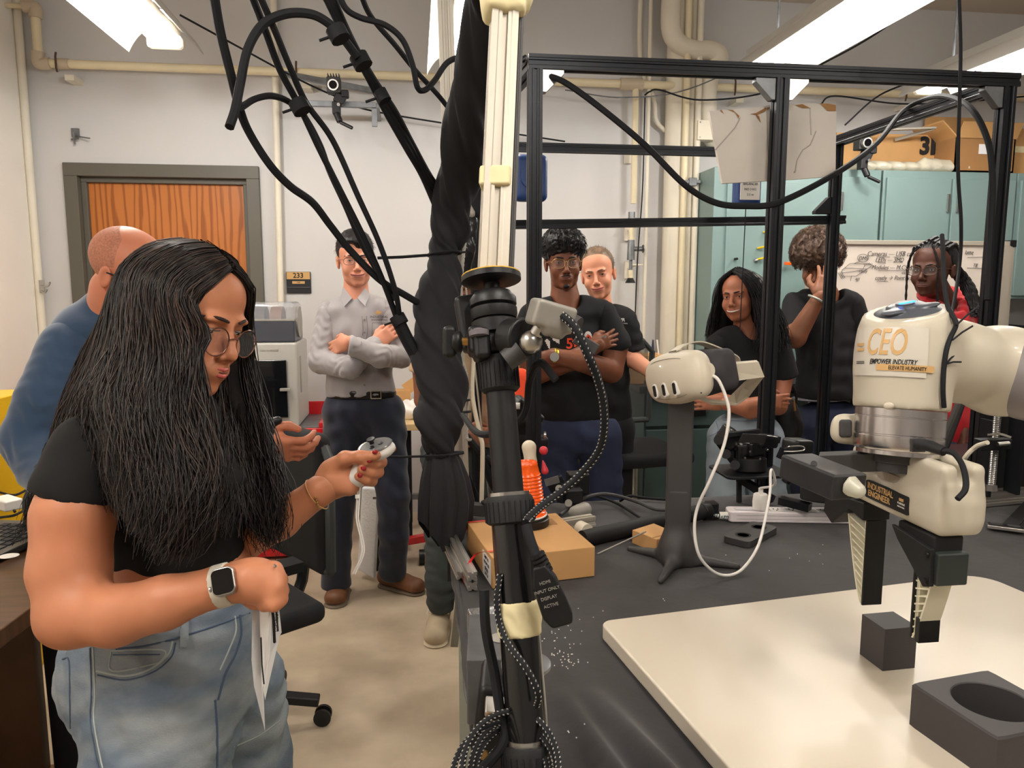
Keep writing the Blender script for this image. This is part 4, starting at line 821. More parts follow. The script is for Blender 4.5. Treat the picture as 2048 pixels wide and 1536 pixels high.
# ================================================================ carton with cups, rods, ribbon
t = thing('shipping_carton', (.25, 1.68, BZ), 'brown shipping carton on the left end of the black bench', 'box')
b4 = [np.array((.154, 1.504, BZ + .001)), np.array((.384, 1.545, BZ + .001)), np.array((.345, 1.80, BZ + .001)), np.array((.118, 1.757, BZ + .001))]
quadbox(b4, .068).build('carton_body', M['card'], t, bevel=.002)
tp = [p + np.array([0, 0, .0685]) for p in b4]; e1 = nrm(tp[1] - tp[0]); e2 = nrm(tp[3] - tp[0])
quadbox([tp[0] + e1 * .112 + e2 * 0, tp[0] + e1 * .115, tp[3] + e1 * .115, tp[3] + e1 * .112], .0006).build('flap_seam', M['card_d'], t)
quadbox([tp[0] + e1 * .17 + e2 * .17, tp[0] + e1 * .205 + e2 * .17, tp[0] + e1 * .205 + e2 * .215, tp[0] + e1 * .17 + e2 * .215], .0005).build('packing_tape', M['card_d'], t)
lb = [b4[0] + e2 * .012 + [0, 0, .004], b4[0] + e2 * .085 + [0, 0, .004], b4[0] + e2 * .085 + [0, 0, .058], b4[0] + e2 * .012 + [0, 0, .058]]
MB().add([p - e1 * .0012 for p in lb] + [p + e1 * .001 for p in lb], [(0, 1, 2, 3), (7, 6, 5, 4), (0, 4, 5, 1), (1, 5, 6, 2), (2, 6, 7, 3), (3, 7, 4, 0)]).build('shipping_label', M['paper'], t, smooth=False)
RL = np.stack([-e2, np.array([0, 0, 1.]), -e1], 1)
for i, s_ in enumerate(('SHIP TO', 'ROOM 233', '|||| ||| ||', 'LOT 21')): text(s_, .010, M['ink'], b4[0] + e2 * .048 - e1 * .0016 + np.array([0, 0, .050 - .012 * i]), RL, t, ext=.0002)
c = Z(1055, 1048, .91); c[2] = BZ + .0695
t = thing('round_tin', c, 'low round black tin on the carton under the orange cups', 'tin')
MB().lathe(c, [(.050, 0), (.052, .002), (.052, .017), (.049, .0185), (.049, .022), (.042, .022)], n=36).build('tin_body', M['black_plastic'], t)
# nested orange cups, upside down
CT = c + [.002, 0, .022]; tilt = rotm(0, 0, -.055)
for i in range(13):
    z0 = i * .0082; t = thing('plastic_cup', CT + tilt @ np.array([0, 0, z0]), ['', 'second', 'third', 'fourth', 'fifth', 'sixth', 'seventh', 'eighth', 'ninth', 'tenth', 'eleventh', 'twelfth'][i] + ' orange cup up from the black tin in the upside-down stack' if 0 < i < 12 else ('orange plastic cup at the very top of the upside-down stack' if i == 12 else 'lowest orange cup of the stack, its white rim on the black tin'), 'cup', 'stacked orange cups')
    pr = [(.0315, z0), (.0325, z0 + .002), (.0308, z0 + .0042), (.0302, z0 + .0052), (.029, z0 + .012)]
    if i == 0: pr = [(.0325, 0), (.0335, .003), (.032, .005), (.031, .012)]
    if i == 12: pr = [(.0312, z0), (.0322, z0 + .002), (.0302, z0 + .0045), (.0265, z0 + .024), (.0272, z0 + .026), (.0262, z0 + .030), (.0252, z0 + .032), (.0225, z0 + .032), (.021, z0 + .029), (.0, z0 + .029)]
    f = 1.32 - .021 * i; pr = [(r * f, z) for r, z in pr]
    MB().lathe(CT, pr, tilt, 36, caps=(i == 12)).build('cup_wall', M['orange'], t)
    if i == 0: MB().lathe(CT, [(.0435, -.001), (.045, .0005), (.045, .003), (.0435, .004)], tilt, 36).build('white_rim', M['white'], t)
# extrusion rods beside the carton
RG = 'aluminium rods tied beside the carton'
for i, (ox, oz, l) in enumerate(((0, 0, 'lower aluminium rod lying on the bench edge beside the carton'), (.0, .021, 'upper aluminium rod resting on another beside the carton'))):
    a = np.array([.128 - .016 + ox, 1.50, BZ + .011 + oz]); b = np.array([.078 - .002 + ox, 1.80, BZ + .011 + oz]); t = thing('aluminium_rod', a, l, 'rod', RG); extr(a, b, .020, M['alu'], t, 'rod_profile')
a = np.array([.112 - .021, 1.56, BZ + .012]); t = thing('aluminium_rod', a, 'short aluminium rod outermost on the bench edge beside the carton', 'rod', RG); extr(a, a + [-.028, .26, 0], .018, M['alu'], t, 'rod_profile')
s = SDF(.003); q = D(905, 1060, 1.95); s.box(q, (.016, .014, .05), None, .004).box(q + [.012, -.01, -.02], (.022, .012, .014), None, .004).rc(q + [-.01, -.012, .02], q + [-.01, -.016, .02], .014, op='-')
tag(put('hinge_bracket', M['alu_w'], None, [s]), 'white angled bracket at the foot of the pale post', 'bracket')
t = thing('red_ribbon', Z(935, 1060, .9), 'red ribbon looped round the carton and rods', 'ribbon')
tl, tr = tp[3], tp[2]
def ribbon(P, w=.005, d=(0, 0, 1)):
    P = np.array(P, float); S = spline(P, 5); V = []
    for q in S: V += [q - np.array(d) * w / 2, q + np.array(d) * w / 2, q - np.array(d) * w / 2 + [0, -.0008, 0.0004], q + np.array(d) * w / 2 + [0, -.0008, 0.0004]]
    m_ = len(S); F = []
    for i in range(m_ - 1): a, b = 4 * i, 4 * i + 4; F += [(a, b, b + 1, a + 1), (a + 3, b + 3, b + 2, a + 2), (a, a + 2, b + 2, b), (a + 1, b + 1, b + 3, a + 3)]
    return mesh('ribbon_strip', V, F, M['red_tape'], t, smooth=False)
p1, p2 = tp[3] + e1 * .002 - e2 * .012 + [0, 0, .002], tp[2] - e1 * .1 - e2 * .012 + [0, 0, .002]
ribbon([p1, p2], .006, e2)
p3, p4 = tp[0] + e2 * .035 + [0, 0, .002] - e1 * .002, tp[0] + e2 * .035 + e1 * .1 + [0, 0, .002]
ribbon([p3, p4], .006, e2)
ribbon([p1, D(925, 1075, 1.9), D(914, 1110, 1.85), D(911, 1140, 1.8), D(912, 1172, 1.75)], .006, RT); ribbon([p3 - e1 * .004, D(950, 1110, 1.62), D(932, 1140, 1.62), D(928, 1170, 1.62)], .006, RT)
ribbon([D(912, 1120, 1.8), D(917, 1150, 1.78), D(920, 1178, 1.76)], .008, RT)
# ================================================================ bench clutter
t = thing('black_tube', Z(1290, 1050, .86), 'long black tube lying across the bench behind the headset stand', 'tube')
a, b = Z(1165, 1078, .862), Z(1412, 1022, .866); MB().tube([a, b], .021, 18).build('tube_barrel', M['dark_rubber'], t)
MB().tube([b - (b - a) * .04, b + (b - a) * .02], .024, 16).box(b + [.02, .01, 0], (.03, .035, .045)).build('end_collar', M['black_plastic'], t, bevel=.004)
t = thing('small_carton', (.57, 1.73, BZ), 'small brown cardboard box left of the headset stand', 'box')
quadbox([(.527, 1.745, BZ + .001), (.565, 1.668, BZ + .001), (.632, 1.70, BZ + .001), (.597, 1.79, BZ + .001)], .034).build('carton_body', M['card'], t, bevel=.0015)
quadbox([(.558, 1.683, BZ + .0352), (.56, 1.679, BZ + .0352), (.627, 1.711, BZ + .0352), (.625, 1.715, BZ + .0352)], .0004).build('flap_seam', M['card_d'], t)
mb = MB().cyl(Z(1195, 1108, .842), Z(1292, 1063, .885), .0022, n=8); tag(mb.build('thin_rod', M['steel']), 'thin metal rod leaning on the small cardboard box', 'rod')
t = thing('roll_and_profile', Z(1170, 1045, .86), 'cream tape roll lying by an aluminium offcut behind the carton', 'roll')
extr(Z(1125, 1050, .858), Z(1186, 1040, .858), .028, M['alu_w'], t, 'offcut'); q = Z(1160, 1055, .862); MB().cyl(q, q + [.012, -.03, 0], .018).build('roll_disc', M['white_c'], t)
# power strip, charger, cord
t = thing('power_strip', Z(1575, 1040, BZ), 'white power strip lying at the back of the bench', 'power strip')
pa, pb = np.array([.835, 1.872, BZ + .001]), np.array([1.16, 1.815, BZ + .001]); e = nrm(pb - pa); nn = np.array([-e[1], e[0], 0]); R = np.stack([e, nn, [0, 0, 1]], 1)
MB().prism(rrect(.36, .055, .012), 0, .030, pa + e * .18 + nn * .027, R).build('strip_body', mat('lilac_white', (232, 224, 226), .35), t, bevel=.004)
for i in range(4):
    q = pa + e * (.13 + .042 * i) + nn * .022 + [0, 0, .031]; s_ = MB().box(q, (.034, .034, .0012), R).build('socket', M['white'], t)
    for dx_, dy_, sx in ((-.006, .003, .0022), (.006, .003, .0022)): MB().box(q + e * dx_ + nn * dy_ + [0, 0, .0008], (sx, .008, .0012), R).build('slot', M['ink'], s_)
    MB().cyl(q + nn * -.009, q + nn * -.009 + [0, 0, .0014], .0024, n=8).build('slot', M['ink'], s_)
MB().box(pa + e * .045 + nn * .024 + [0, 0, .0315], (.05, .02, .001), R).build('rating_label', mat('pale_grey', (206, 204, 206), .5), t)
for zz in (.010, .020): MB().box(pa + e * .18 + nn * -.0006 + [0, 0, zz], (.32, .0008, .0008), R).build('groove', M['grey_plastic'], t)
MB().cyl(pa + nn * .02 + [0, 0, .013], pa + nn * .02 - e * .022 + [0, 0, .013], .010).build('cord_boot', M['white'], t)
S = spline([pa + nn * .02 - e * .02 + [0, 0, .013], Z(1455, 1036, .85), Z(1430, 1030, .855), Z(1408, 1026, .86)], 6); MB().tube(S, .005, 10).build('cord', M['white'], t)
for i in range(0, len(S) - 1): MB().tube([S[i] + [0, -.001, .001], S[i] + (S[i + 1] - S[i]) * .4 + [0, -.001, .001]], .0053, 8).build('cord_fleck', M['teal_d'], t)
t = thing('usb_charger', Z(1548, 1020, .87), 'white cylindrical charger plugged into the power strip', 'charger')
q = pa + e * .088 + nn * .024 + [0, 0, .032]; MB().lathe(q, [(.020, 0), (.021, .02), (.019, .040), (.017, .042), (0, .042)], n=24).build('charger_body', M['white'], t); MB().box(q + [0, 0, .05], (.012, .008, .018)).build('usb_plug', M['white'], t, bevel=.002)
chq = q + np.array([0, 0, .058])
# black plate with two holes
t = thing('printed_tray', (.84, 1.745, BZ), 'flat dark grey tray with two round recesses in front of the power strip', 'tray')
pc = np.array([.838, 1.747, BZ + .001]); e = nrm(np.array([.925, 1.78, 0]) - np.array([.79, 1.67, 0])); nn = np.array([-e[1], e[0], 0]); R = np.stack([e, nn, [0, 0, 1]], 1)
MB().prism(rrect(.165, .072, .014), 0, .017, pc, R).build('tray_body', M['dgrey'], t, bevel=.0015)
for s_ in (-.042, .045): MB().lathe(pc + e * s_ + [0, 0, .0172], [(.019, 0), (.0195, .0006), (.017, .0008), (.014, -.0), (0, -.0)], n=28).build('recess', M['ink'], t)
# seat-belt like buckle
t = thing('strap_buckle', (1.51, 1.70, BZ), 'silver rimmed black buckle on a strap at the right edge of the bench', 'buckle')
R = rotm(-.62, 0, 0); q = np.array([1.515, 1.705, BZ + .012]); Rb = R @ rotm(0, -.12, 0)
MB().box(q, (.085, .05, .010), Rb).build('buckle_frame', M['steel'], t, bevel=.002); MB().box(q + [0, 0, .004], (.075, .04, .006), Rb).build('buckle_plate', M['black_plastic'], t, bevel=.001)
for s_ in (-.02, .018): MB().box(q + Rb @ np.array([s_, 0, .0065]), (.028, .026, .003), Rb).build('button', M['dgrey'], t, bevel=.001)
MB().bar(q + [.02, .01, 0], q + [.25, .18, .02], .035, .003).build('webbing', M['dark_rubber'], t)
# silver profile at the back right, black plates, threaded rod
t = thing('base_profile', Z(2000, 995, BZ), 'silver slotted profile along the back right of the bench', 'profile'); extr(Z(1905, 1002, .862), Z(2120, 982, .862), .04, M['alu'], t, 'profile')
t = thing('black_stand_plate', (1.75, 2.05, BZ), 'black upright plates with a threaded rod at the back right of the bench', 'stand')
q = Z(1965, 990, .88); MB().bar(q, q + [.0, 0, .22], .012, .05).build('upright_plate', M['black_metal'], t, bevel=.001); q2 = q + [.1, .01, 0]
MB().bar(q2, q2 + [0, 0, .22], .012, .05).build('upright_plate', M['black_metal'], t, bevel=.001)
MB().b2(q + [.02, .06, -.02], q + [.7, .075, .42]).build('back_panel', M['black_plastic'], t)
S = [D(1983, 975, 2.0), D(1995, 830, 2.0)]; MB().tube([S[0] + (S[1] - S[0]) * i / 80 for i in range(81)], [.010 if i % 2 else .0088 for i in range(81)], 12).build('threaded_rod', M['steel'], t)
MB().box(D(1985, 888, 1.98), (.09, .03, .03)).build('clamp_block', M['black_plastic'], t, bevel=.003); MB().tube(spline([D(1975, 870, 1.96), D(2000, 868, 1.95), D(2022, 875, 1.94)], 4), .003, 8).build('wire_arm', M['steel'], t); MB().cyl(D(1995, 889, 1.95), D(2018, 887, 1.95), .006).build('bolt', M['steel'], t); MB().cyl(D(1983, 970, 1.98), D(1983, 982, 1.98), .014, n=6).build('nut', M['steel'], t)
t2 = thing('rear_table', (2.4, 2.45, 0), 'black table edge behind the bench at the right, under the loose parts', 'table'); MB().b2((1.80, 2.16, .80), (3.1, 2.75, .838)).build('table_top', M['black_plastic'], t2, bevel=.003)
for x, y in ((1.86, 2.22), (3.0, 2.22), (1.86, 2.68), (3.0, 2.68)): MB().b2((x - .025, y - .025, 0), (x + .025, y + .025, .80)).build('leg', M['black_metal'], t2)
mm = [M['white_c'], M['card_d'], M['black_plastic'], M['alu'], M['white'], M['dgrey']]
for i in range(16):
    q = Z(random.uniform(1900, 2060), random.uniform(948, 976), BZ + .0); q[2] = BZ + .004; q[1] = max(q[1], 2.2)
    k = random.choice([0, 1, 2]); m_ = random.choice(mm); mb = MB(); sz = random.uniform(.02, .045)
    if k == 0: mb.box(q + [0, 0, sz * .25], (sz, sz * .7, sz * .5), rotm(random.random() * 3))
    elif k == 1: mb.cyl(q + [0, 0, sz * .2], q + [sz, sz * .4, sz * .25], sz * .2)
    else: mb.tube(spline([q, q + [sz, 0, sz], q + [2 * sz, .01, .1 * sz]], 5), .003, 6)
    tag(mb.build('electronic_part', m_, bevel=.001 if k == 0 else 0), 'small loose ' + {'white_plastic': 'white', 'cream_white_plastic': 'cream', 'cardboard_inner': 'brown', 'black_plastic': 'black', 'aluminium': 'silver', 'dark_grey_plastic': 'dark grey'}[m_.name] + ' ' + ['block', 'cylinder', 'wire loop'][k] + ' among the parts at the back right of the bench', 'part', 'loose parts at the back right of the bench')
cable([Z(1905, 985, .86), D(1925, 925, 2.0), D(1950, 895, 1.95), D(1975, 885, 1.9)], .006, 'translucent bent strip by the black plates at the back right', name='bent_strip', m=M['white_c'])
# cables on the back of the bench
cable([Z(1120, 1030, .86), Z(1160, 1000, .875), Z(1210, 988, .88), Z(1270, 1002, .86), Z(1310, 1018, .85), Z(1350, 1020, .85)], .0055, 'grey cable arching over the back left of the bench', m=M['dgrey'])
cable([Z(1170, 985, .86), Z(1230, 1005, .85), Z(1280, 1035, .85), Z(1300, 1045, .85)], .004, 'black cable lying straight behind the small carton')
cable([Z(1240, 1002, .85), Z(1260, 992, .87), Z(1290, 996, .85), Z(1345, 1000, .85)], .004, 'thin black cable at the back edge of the bench')
# ================================================================ small black robots at the back
t = thing('desktop_robot', Z(1490, 985, BZ), 'small black desktop robot arm folded behind the middle frame post', 'robot arm')
d_ = 2.2
MB().prism(rrect(.20, .16, .02), 0, .008, D(1500, 945, d_)).build('mounting_plate', M['black_metal'], t, bevel=.002)
MB().cyl(D(1498, 942, d_), D(1498, 915, d_), .05, n=30).build('turntable', M['dark_rubber'], t, bevel=.004)
MB().bar(D(1478, 960, d_), D(1478, 1005, d_), .012, .012).build('plate_leg', M['black_metal'], t)
s = SDF(.004); s.box(D(1455, 875, d_), (.022, .03, .03), rotm(0, .2, .5), .006).box(D(1500, 895, d_), (.03, .035, .022), rotm(.3), .006).box(D(1530, 880, d_), (.028, .03, .018), rotm(.2, 0, .2), .006).box(D(1475, 905, d_), (.014, .03, .03), None, .005); put('servo_body', mat('gloss_black', (22, 22, 24), .25), t, [s])
MB().bar(D(1440, 882, d_), D(1472, 925, d_), .014, .03).bar(D(1452, 870, d_ - .04), D(1520, 862, d_ - .04), .014, .014).build('link_arm', M['black_metal'], t, bevel=.002)
for p in ((1437, 880), (1452, 908), (1470, 930)): MB().cyl(D(p[0], p[1], d_ - .05), D(p[0], p[1], d_ - .02), .014, n=14).build('joint_knob', M['black_plastic'], t)
MB().bar(D(1510, 870, d_), D(1560, 880, d_), .014, .02).build('link_arm', M['black_metal'], t, bevel=.002)
MB().box(D(1505, 877, d_ - .05), (.075, .002, .035), rotm(0, .6, .1)).build('cover_plate', M['dgrey'], t)
for p in ((1500, 903), (1490, 916), (1520, 918), (1535, 900)): MB().ball(D(p[0], p[1], d_ - .06), .0035, n=6).build('bolt_head', M['steel'], t)
MB().bar(D(1478, 955, d_), D(1545, 1000, d_ - .08), .02, .02).build('base_rail', M['black_metal'], t)
t = thing('robot_gripper', D(1600, 895, 2.1), 'black boxy gripper on a short arm right of the middle frame post', 'gripper')
s = SDF(.004); s.box(D(1595, 893, 2.1), (.034, .03, .022), rotm(.3, 0, .1), .008); put('gripper_case', M['black_plastic'], t, [s])
MB().tube(spline([D(1570, 898, 2.06), D(1580, 893, 2.04), D(1605, 893, 2.04), D(1608, 900, 2.04), D(1590, 903, 2.04), D(1568, 903, 2.04)], 4), .002, 6).build('wire_guard', M['steel'], t)
MB().bar(D(1558, 905, 2.1), D(1625, 930, 2.1), .018, .03).build('arm_rail', M['black_metal'], t); MB().cyl(D(1660, 1000, 2.0), D(1660, 970, 2.0), .075, n=32).build('turntable', M['dark_rubber'], t, bevel=.004)
MB().bar(D(1570, 965, 2.1), D(1600, 935, 2.1), .03, .01).build('link_arm', M['black_metal'], t)
MB().bar(D(1560, 1000, 2.05), D(1620, 1015, 2.0), .03, .02).build('base_rail', M['black_metal'], t)
t = thing('desktop_robot', Z(1140, 1000, BZ), 'small black robot arm in pieces behind the orange cups', 'robot arm')
MB().bar(D(1098, 978, 2.1), D(1128, 960, 2.1), .02, .035).bar(D(1125, 965, 2.1), D(1128, 1005, 2.1), .03, .03).build('link_arm', M['black_metal'], t, bevel=.002)
MB().bar(D(1090, 966, 2.05), D(1118, 958, 2.05), .003, .02).build('silver_plate', M['zinc'], t)
MB().box(D(1155, 965, 2.15), (.06, .05, .06)).box(D(1145, 990, 2.1), (.05, .05, .04)).build('servo_body', M['black_plastic'], t, bevel=.004)
for p in ((1118, 977), (1137, 1006)): MB().cyl(D(p[0], p[1], 2.04), D(p[0], p[1], 2.03), .010).build('disc', M['grey_plastic'], t)
q = D(1150, 1025, 2.05); s = SDF(.004); s.rc(q, q + [.03, .02, 0], .018, .022); tag(put('grey_sphere', M['grey_plastic'], None, [s]), 'rounded grey mouse shape behind the carton', 'mouse')
t = thing('flexible_gripper', D(1062, 905, 2.0), 'cream and red soft gripper hanging beside the left frame post', 'gripper')
s = SDF(.004); s.rc(D(1058, 895, 2.0), D(1060, 915, 2.0), .02, .012).rc(D(1060, 910, 2.0), D(1062, 925, 2.0), .01, .016); put('cream_body', M['white_c'], t, [s])
MB().ball(D(1087, 901, 2.0), .012).build('red_ball', mat('pink_red', (220, 60, 70), .4), t); s = SDF(.003); s.rc(D(1086, 922, 2.0), D(1090, 942, 2.0), .003, .010); put('red_drop', mat('pink_red', (220, 60, 70), .4), t, [s]); MB().cyl(D(1088, 870, 2.0), D(1092, 870, 2.0), .009).build('bolt', M['steel'], t)
t = thing('orange_bag', D(1045, 800, 3.0), 'bright orange bag glimpsed behind the stand beside the student in glasses', 'bag')
s = SDF(.01); s.rc(D(1042, 760, 2.95), D(1046, 850, 2.95), .05, .07, sq=(FW, .5)).noise((1, 0, 1), .05, .004, 1.); put('bag_body', mat('orange_fabric', (240, 74, 28), .6), t, [s])
t = thing('desktop_robot', D(1050, 860, 2.3), 'black jointed robot arm standing between the stand and the left frame post', 'robot arm')
s = SDF(.005); s.box(D(1052, 828, 2.3), (.05, .03, .03), rotm(0, 0, .7), .008).box(D(1035, 870, 2.3), (.03, .03, .05), None, .008).rc(D(1035, 800, 2.3), D(1048, 840, 2.3), .014, .02).box(D(1062, 885, 2.3), (.05, .03, .02), None, .006); put('servo_body', M['black_plastic'], t, [s])
MB().cyl(D(1030, 812, 2.25), D(1040, 812, 2.25), .01).build('bolt', M['white'], t); MB().bar(D(1040, 890, 2.3), D(1045, 1010, 2.3), .03, .03).build('link_arm', M['black_metal'], t)
mb = MB(); S_ = [((965, 900), (1010, 1005)), ((925, 880), (960, 1010)), ((930, 870), (1040, 960)), ((935, 950), (990, 1030))]
for i, (a, b) in enumerate(S_): cable([D(a[0], a[1], 2.1), D((a[0] + b[0]) / 2 - 6, (a[1] + b[1]) / 2 + 8, 2.1), D(b[0], b[1], 2.1)], .008 if i % 2 else .011, ('steep thin black cable', 'steep thick black cable', 'long slanting black cable', 'short low black cable')[i] + ' in the tangle left of the stand')
t = thing('cable_hub', D(940, 1005, 2.0), 'black plug block in the cable tangle left of the stand', 'power block'); MB().box(D(955, 1018, 1.98), (.09, .04, .03), rotm(.3, 0, .2)).build('hub_body', M['dgrey'], t, bevel=.003); MB().box(D(985, 1005, 1.98), (.05, .04, .02), rotm(.3, 0, -.3)).build('plug', M['black_plastic'], t, bevel=.003)
# ================================================================ grey box and bits clamped at the bench's left end
t = thing('grey_box', D(965, 1310, .92), 'scuffed dark grey box clamped at the near left end of the bench', 'box')
Rg = rotm(.02, 0, .0); q = np.array([.093, .925, .978]); MB().box(q, (.062, .13, .085), rotm(-.09)).build('box_body', mat('scuffed_grey', (84, 84, 85), .4, .1, noise=(18, .22)), t, bevel=.002); MB().lathe(q + [.012, -.01, .0428], [(.014, 0), (.0145, .0006), (.013, .0007), (.0, .0005)], n=24).build('round_seal', M['grey_plastic'], t)
MB().box(q + [.03, -.09, .02], (.012, .012, .02)).build('latch', M['card_d'], t)
MB().box(q + [.035, -.085, -.02], (.016, .03, .04)).build('latch_block', M['dgrey'], t, bevel=.002)
mb = MB().box(D(975, 1258, 1.1), (.05, .07, .04), rotm(.1)); tag(mb.build('foil_packet', mat('foil_grey', (150, 150, 150), .25, .7, bump=(40, .8, .003)), bevel=.004), 'crumpled silver packet behind the grey box', 'packet')
t = thing('device_box', D(1000, 1440, .82), 'black electronic device with brass terminals under the grey box', 'device')
MB().box(D(1010, 1455, .85), (.07, .07, .13), rotm(-.15, 0, .12)).build('device_case', M['black_plastic'], t, bevel=.008); MB().box(D(1012, 1415, .80), (.045, .02, .01), rotm(-.15, .5, .1)).build('silver_top', M['alu'], t, bevel=.002)
for p in ((976, 1445), (966, 1510)): MB().cyl(D(p[0], p[1], .78), D(p[0] + 3, p[1] - 1, .80), .005, n=8).build('terminal', M['brass'], t)
mb = MB().lathe(D(1052, 1336, .84), [(.026, 0), (.028, .002), (.028, .006), (.025, .008), (.0, .008)], n=30); tag(mb.build('metal_disc', M['zinc']), 'round silver disc behind the lower stand tube', 'disc')
# ================================================================ headset stand and headset
bx = np.array([.59, 1.60, BZ])
t = thing('headset_stand', bx, 'dark grey tripod-footed stand holding up the headset', 'stand')
s = SDF(.004)
ft = [np.array([.505, 1.692, BZ + .006]), np.array([.515, 1.49, BZ + .006]), np.array([.715, 1.548, BZ + .006])]
for f_ in ft: s.chain([bx + [0, 0, .035], bx * .72 + f_ * .28 + [0, 0, .012], f_], [.028, .013, .007], k=.03)
s.box(bx + [0, 0, .09], (.027, .018, .09), rotm(-.3), .008, k=.03)
put('tripod_base', M['dgrey'], t, [s])
ct = Y(1358, 800, 1.6); MB().prism(rrect(.056, .034, .006), 0, ct[2] - BZ - .10, bx + [0, 0, .1], rotm(-.3)).build('column', M['dgrey'], t, bevel=.001)
MB().box(Y(1375, 770, 1.62), (.08, .09, .02), rotm(-.5)).build('head_rest', M['dgrey'], t, bevel=.004)
hd = 1.64; f_ = nrm(-FW * math.cos(1.10) - RT * math.sin(1.10) - UP * .14); r_ = nrm(np.cross(f_, UP)); u_ = np.cross(r_, f_); u_ = nrm(u_ + r_ * .10); r_ = np.cross(f_, u_); HR = np.stack([r_, f_, u_], 1); hc = D(1354, 755, hd)
hm = mat('headset_white', (212, 203, 184), .45)
t = thing('vr_headset', hc, 'cream virtual reality headset with three lens slots resting on the stand', 'headset')
H = lambda x, y, z: hc + HR @ np.array([x, y, z])
s = SDF(.003); s.el((0, 0, 0), (.094, .040, .056), k=.01).box((0, -.006, 0), (.088, .028, .050), None, .027, k=.02); put('visor_shell', hm, t, [s], [(hc, HR, 1.)])
a = np.linspace(0, 2 * pi, 49); PL = [H(.080 * math.copysign(abs(math.cos(x)) ** .7, math.cos(x)), .030 - .014 * abs(math.cos(x)) ** 2 - .002 * abs(math.sin(x)), .043 * math.copysign(abs(math.sin(x)) ** .75, math.sin(x))) for x in a]; MB().tube(PL, .0009, 5).build('face_seam', M['grey_plastic'], t)
for x in (-.034, 0, .034):
    q = H(x, .0385 - abs(x) * .05, -.022); MB().prism(rrect(.013, .032, .006, 4), -.006, .003, q, np.stack([HR[:, 0], HR[:, 2], np.cross(HR[:, 0], HR[:, 2])], 1) @ np.diag([1, 1, -1.]) @ np.eye(3)).build('sensor_rim', M['white'], t, bevel=.001)
    MB().prism(rrect(.009, .025, .0044, 4), -.004, .0042, q, np.stack([-HR[:, 0], HR[:, 2], HR[:, 1]], 1)).build('lens_slot', M['ink'], t)
MB().ball(H(.0, .040, .030), .0016, n=8).build('indicator_light', mat('led_white', (255, 250, 240), emit=3), t)
s = SDF(.004); s.el((0, -.05, .0), (.082, .055, .052)).box((0, -.085, 0), (.076, .03, .046), None, .02, k=.02); put('face_cushion', mat('cushion', (56, 54, 58), .7), t, [s], [(hc, HR, 1.)])
sd = -1 if (HR[:, 0] @ FW) > 0 else 1
MB().cyl(H(sd * .084, -.012, .004), H(sd * .092, -.012, .004), .017).build('strap_hinge', hm, t, bevel=.002)
MB().ball(H(sd * .086, .005, -.026), (.004, .004, .004)).build('button', hm, t); MB().ball(H(sd * .078, .008, -.038), .0035).build('mic_hole', M['ink'], t)
def slab(P2, d0, th, nm, m, parent, bev=.002):
    P = [D(x, y, d) for (x, y), d in zip(P2, d0)]; n_ = nrm(np.cross(P[1] - P[0], P[2] - P[0])); n_ = n_ if n_ @ (C0 - P[0]) > 0 else -n_
    nn_ = len(P); V = [p + n_ * th / 2 for p in P] + [p - n_ * th / 2 for p in P]; F = [tuple(range(nn_)), tuple(range(2 * nn_ - 1, nn_ - 1, -1))] + [((i + 1) % nn_, i, nn_ + i, nn_ + (i + 1) % nn_) for i in range(nn_)]
    return mesh(nm, V, F, m, parent, smooth=False)
slab([(1398, 738), (1408, 731), (1515, 722), (1527, 752), (1425, 766), (1405, 766), (1396, 754)], [1.60, 1.60, 1.66, 1.68, 1.61, 1.60, 1.6], .008, 'side_strap', hm, t)
slab([(1527, 752), (1510, 772), (1495, 794), (1474, 809), (1452, 803), (1470, 785), (1490, 765), (1505, 754)], [1.68, 1.72, 1.75, 1.76, 1.76, 1.75, 1.72, 1.69], .005, 'rear_strap', hm, t)
slab([(1474, 809), (1452, 803), (1420, 800), (1395, 790), (1400, 798), (1425, 808)], [1.76, 1.76, 1.74, 1.72, 1.72, 1.74], .005, 'rear_strap', hm, t)
S = spline([D(1345, 702, 1.62), D(1368, 688, 1.63), D(1398, 684, 1.66), D(1435, 697, 1.70), D(1468, 713, 1.74), D(1474, 728, 1.75)], 6); V = []
for q in S: V += [q - FW * .0 - RT * .0 - HR[:, 0] * .013 , q + HR[:, 0] * .013, q - HR[:, 0] * .013 - UP * .003, q + HR[:, 0] * .013 - UP * .003]
F = []
for i in range(len(S) - 1): a_, b_ = 4 * i, 4 * i + 4; F += [(a_, a_ + 1, b_ + 1, b_), (a_ + 2, b_ + 2, b_ + 3, a_ + 3), (a_, b_, b_ + 2, a_ + 2), (a_ + 1, a_ + 3, b_ + 3, b_ + 1)]
mesh('top_strap', V, F, hm, t, angle=50)
t = thing('charging_cable', D(1440, 1150, 1.6), 'white charging cable drooping from the headset to the power strip', 'cable')
MB().tube(spline([D(1415, 752, 1.585), D(1425, 751, 1.57), D(1438, 762, 1.56), D(1452, 795, 1.56), D(1458, 830, 1.56), D(1448, 890, 1.56), D(1420, 960, 1.57), D(1395, 1015, 1.6), D(1389, 1060, 1.6), D(1398, 1110, 1.6), D(1425, 1142, 1.62), D(1455, 1151, 1.64), D(1485, 1138, 1.66), D(1515, 1095, 1.7), D(1530, 1040, 1.78), D(1540, 985, 1.85), D(1541, 945, 1.9), D(1545, 942, 1.93), D(1549, 970, 1.97), chq], 6), .0034, 10).build('cable_cord', M['white'], t)
MB().box(D(1414, 753, 1.59), (.012, .008, .02), HR).build('cable_plug', M['white'], t, bevel=.002)
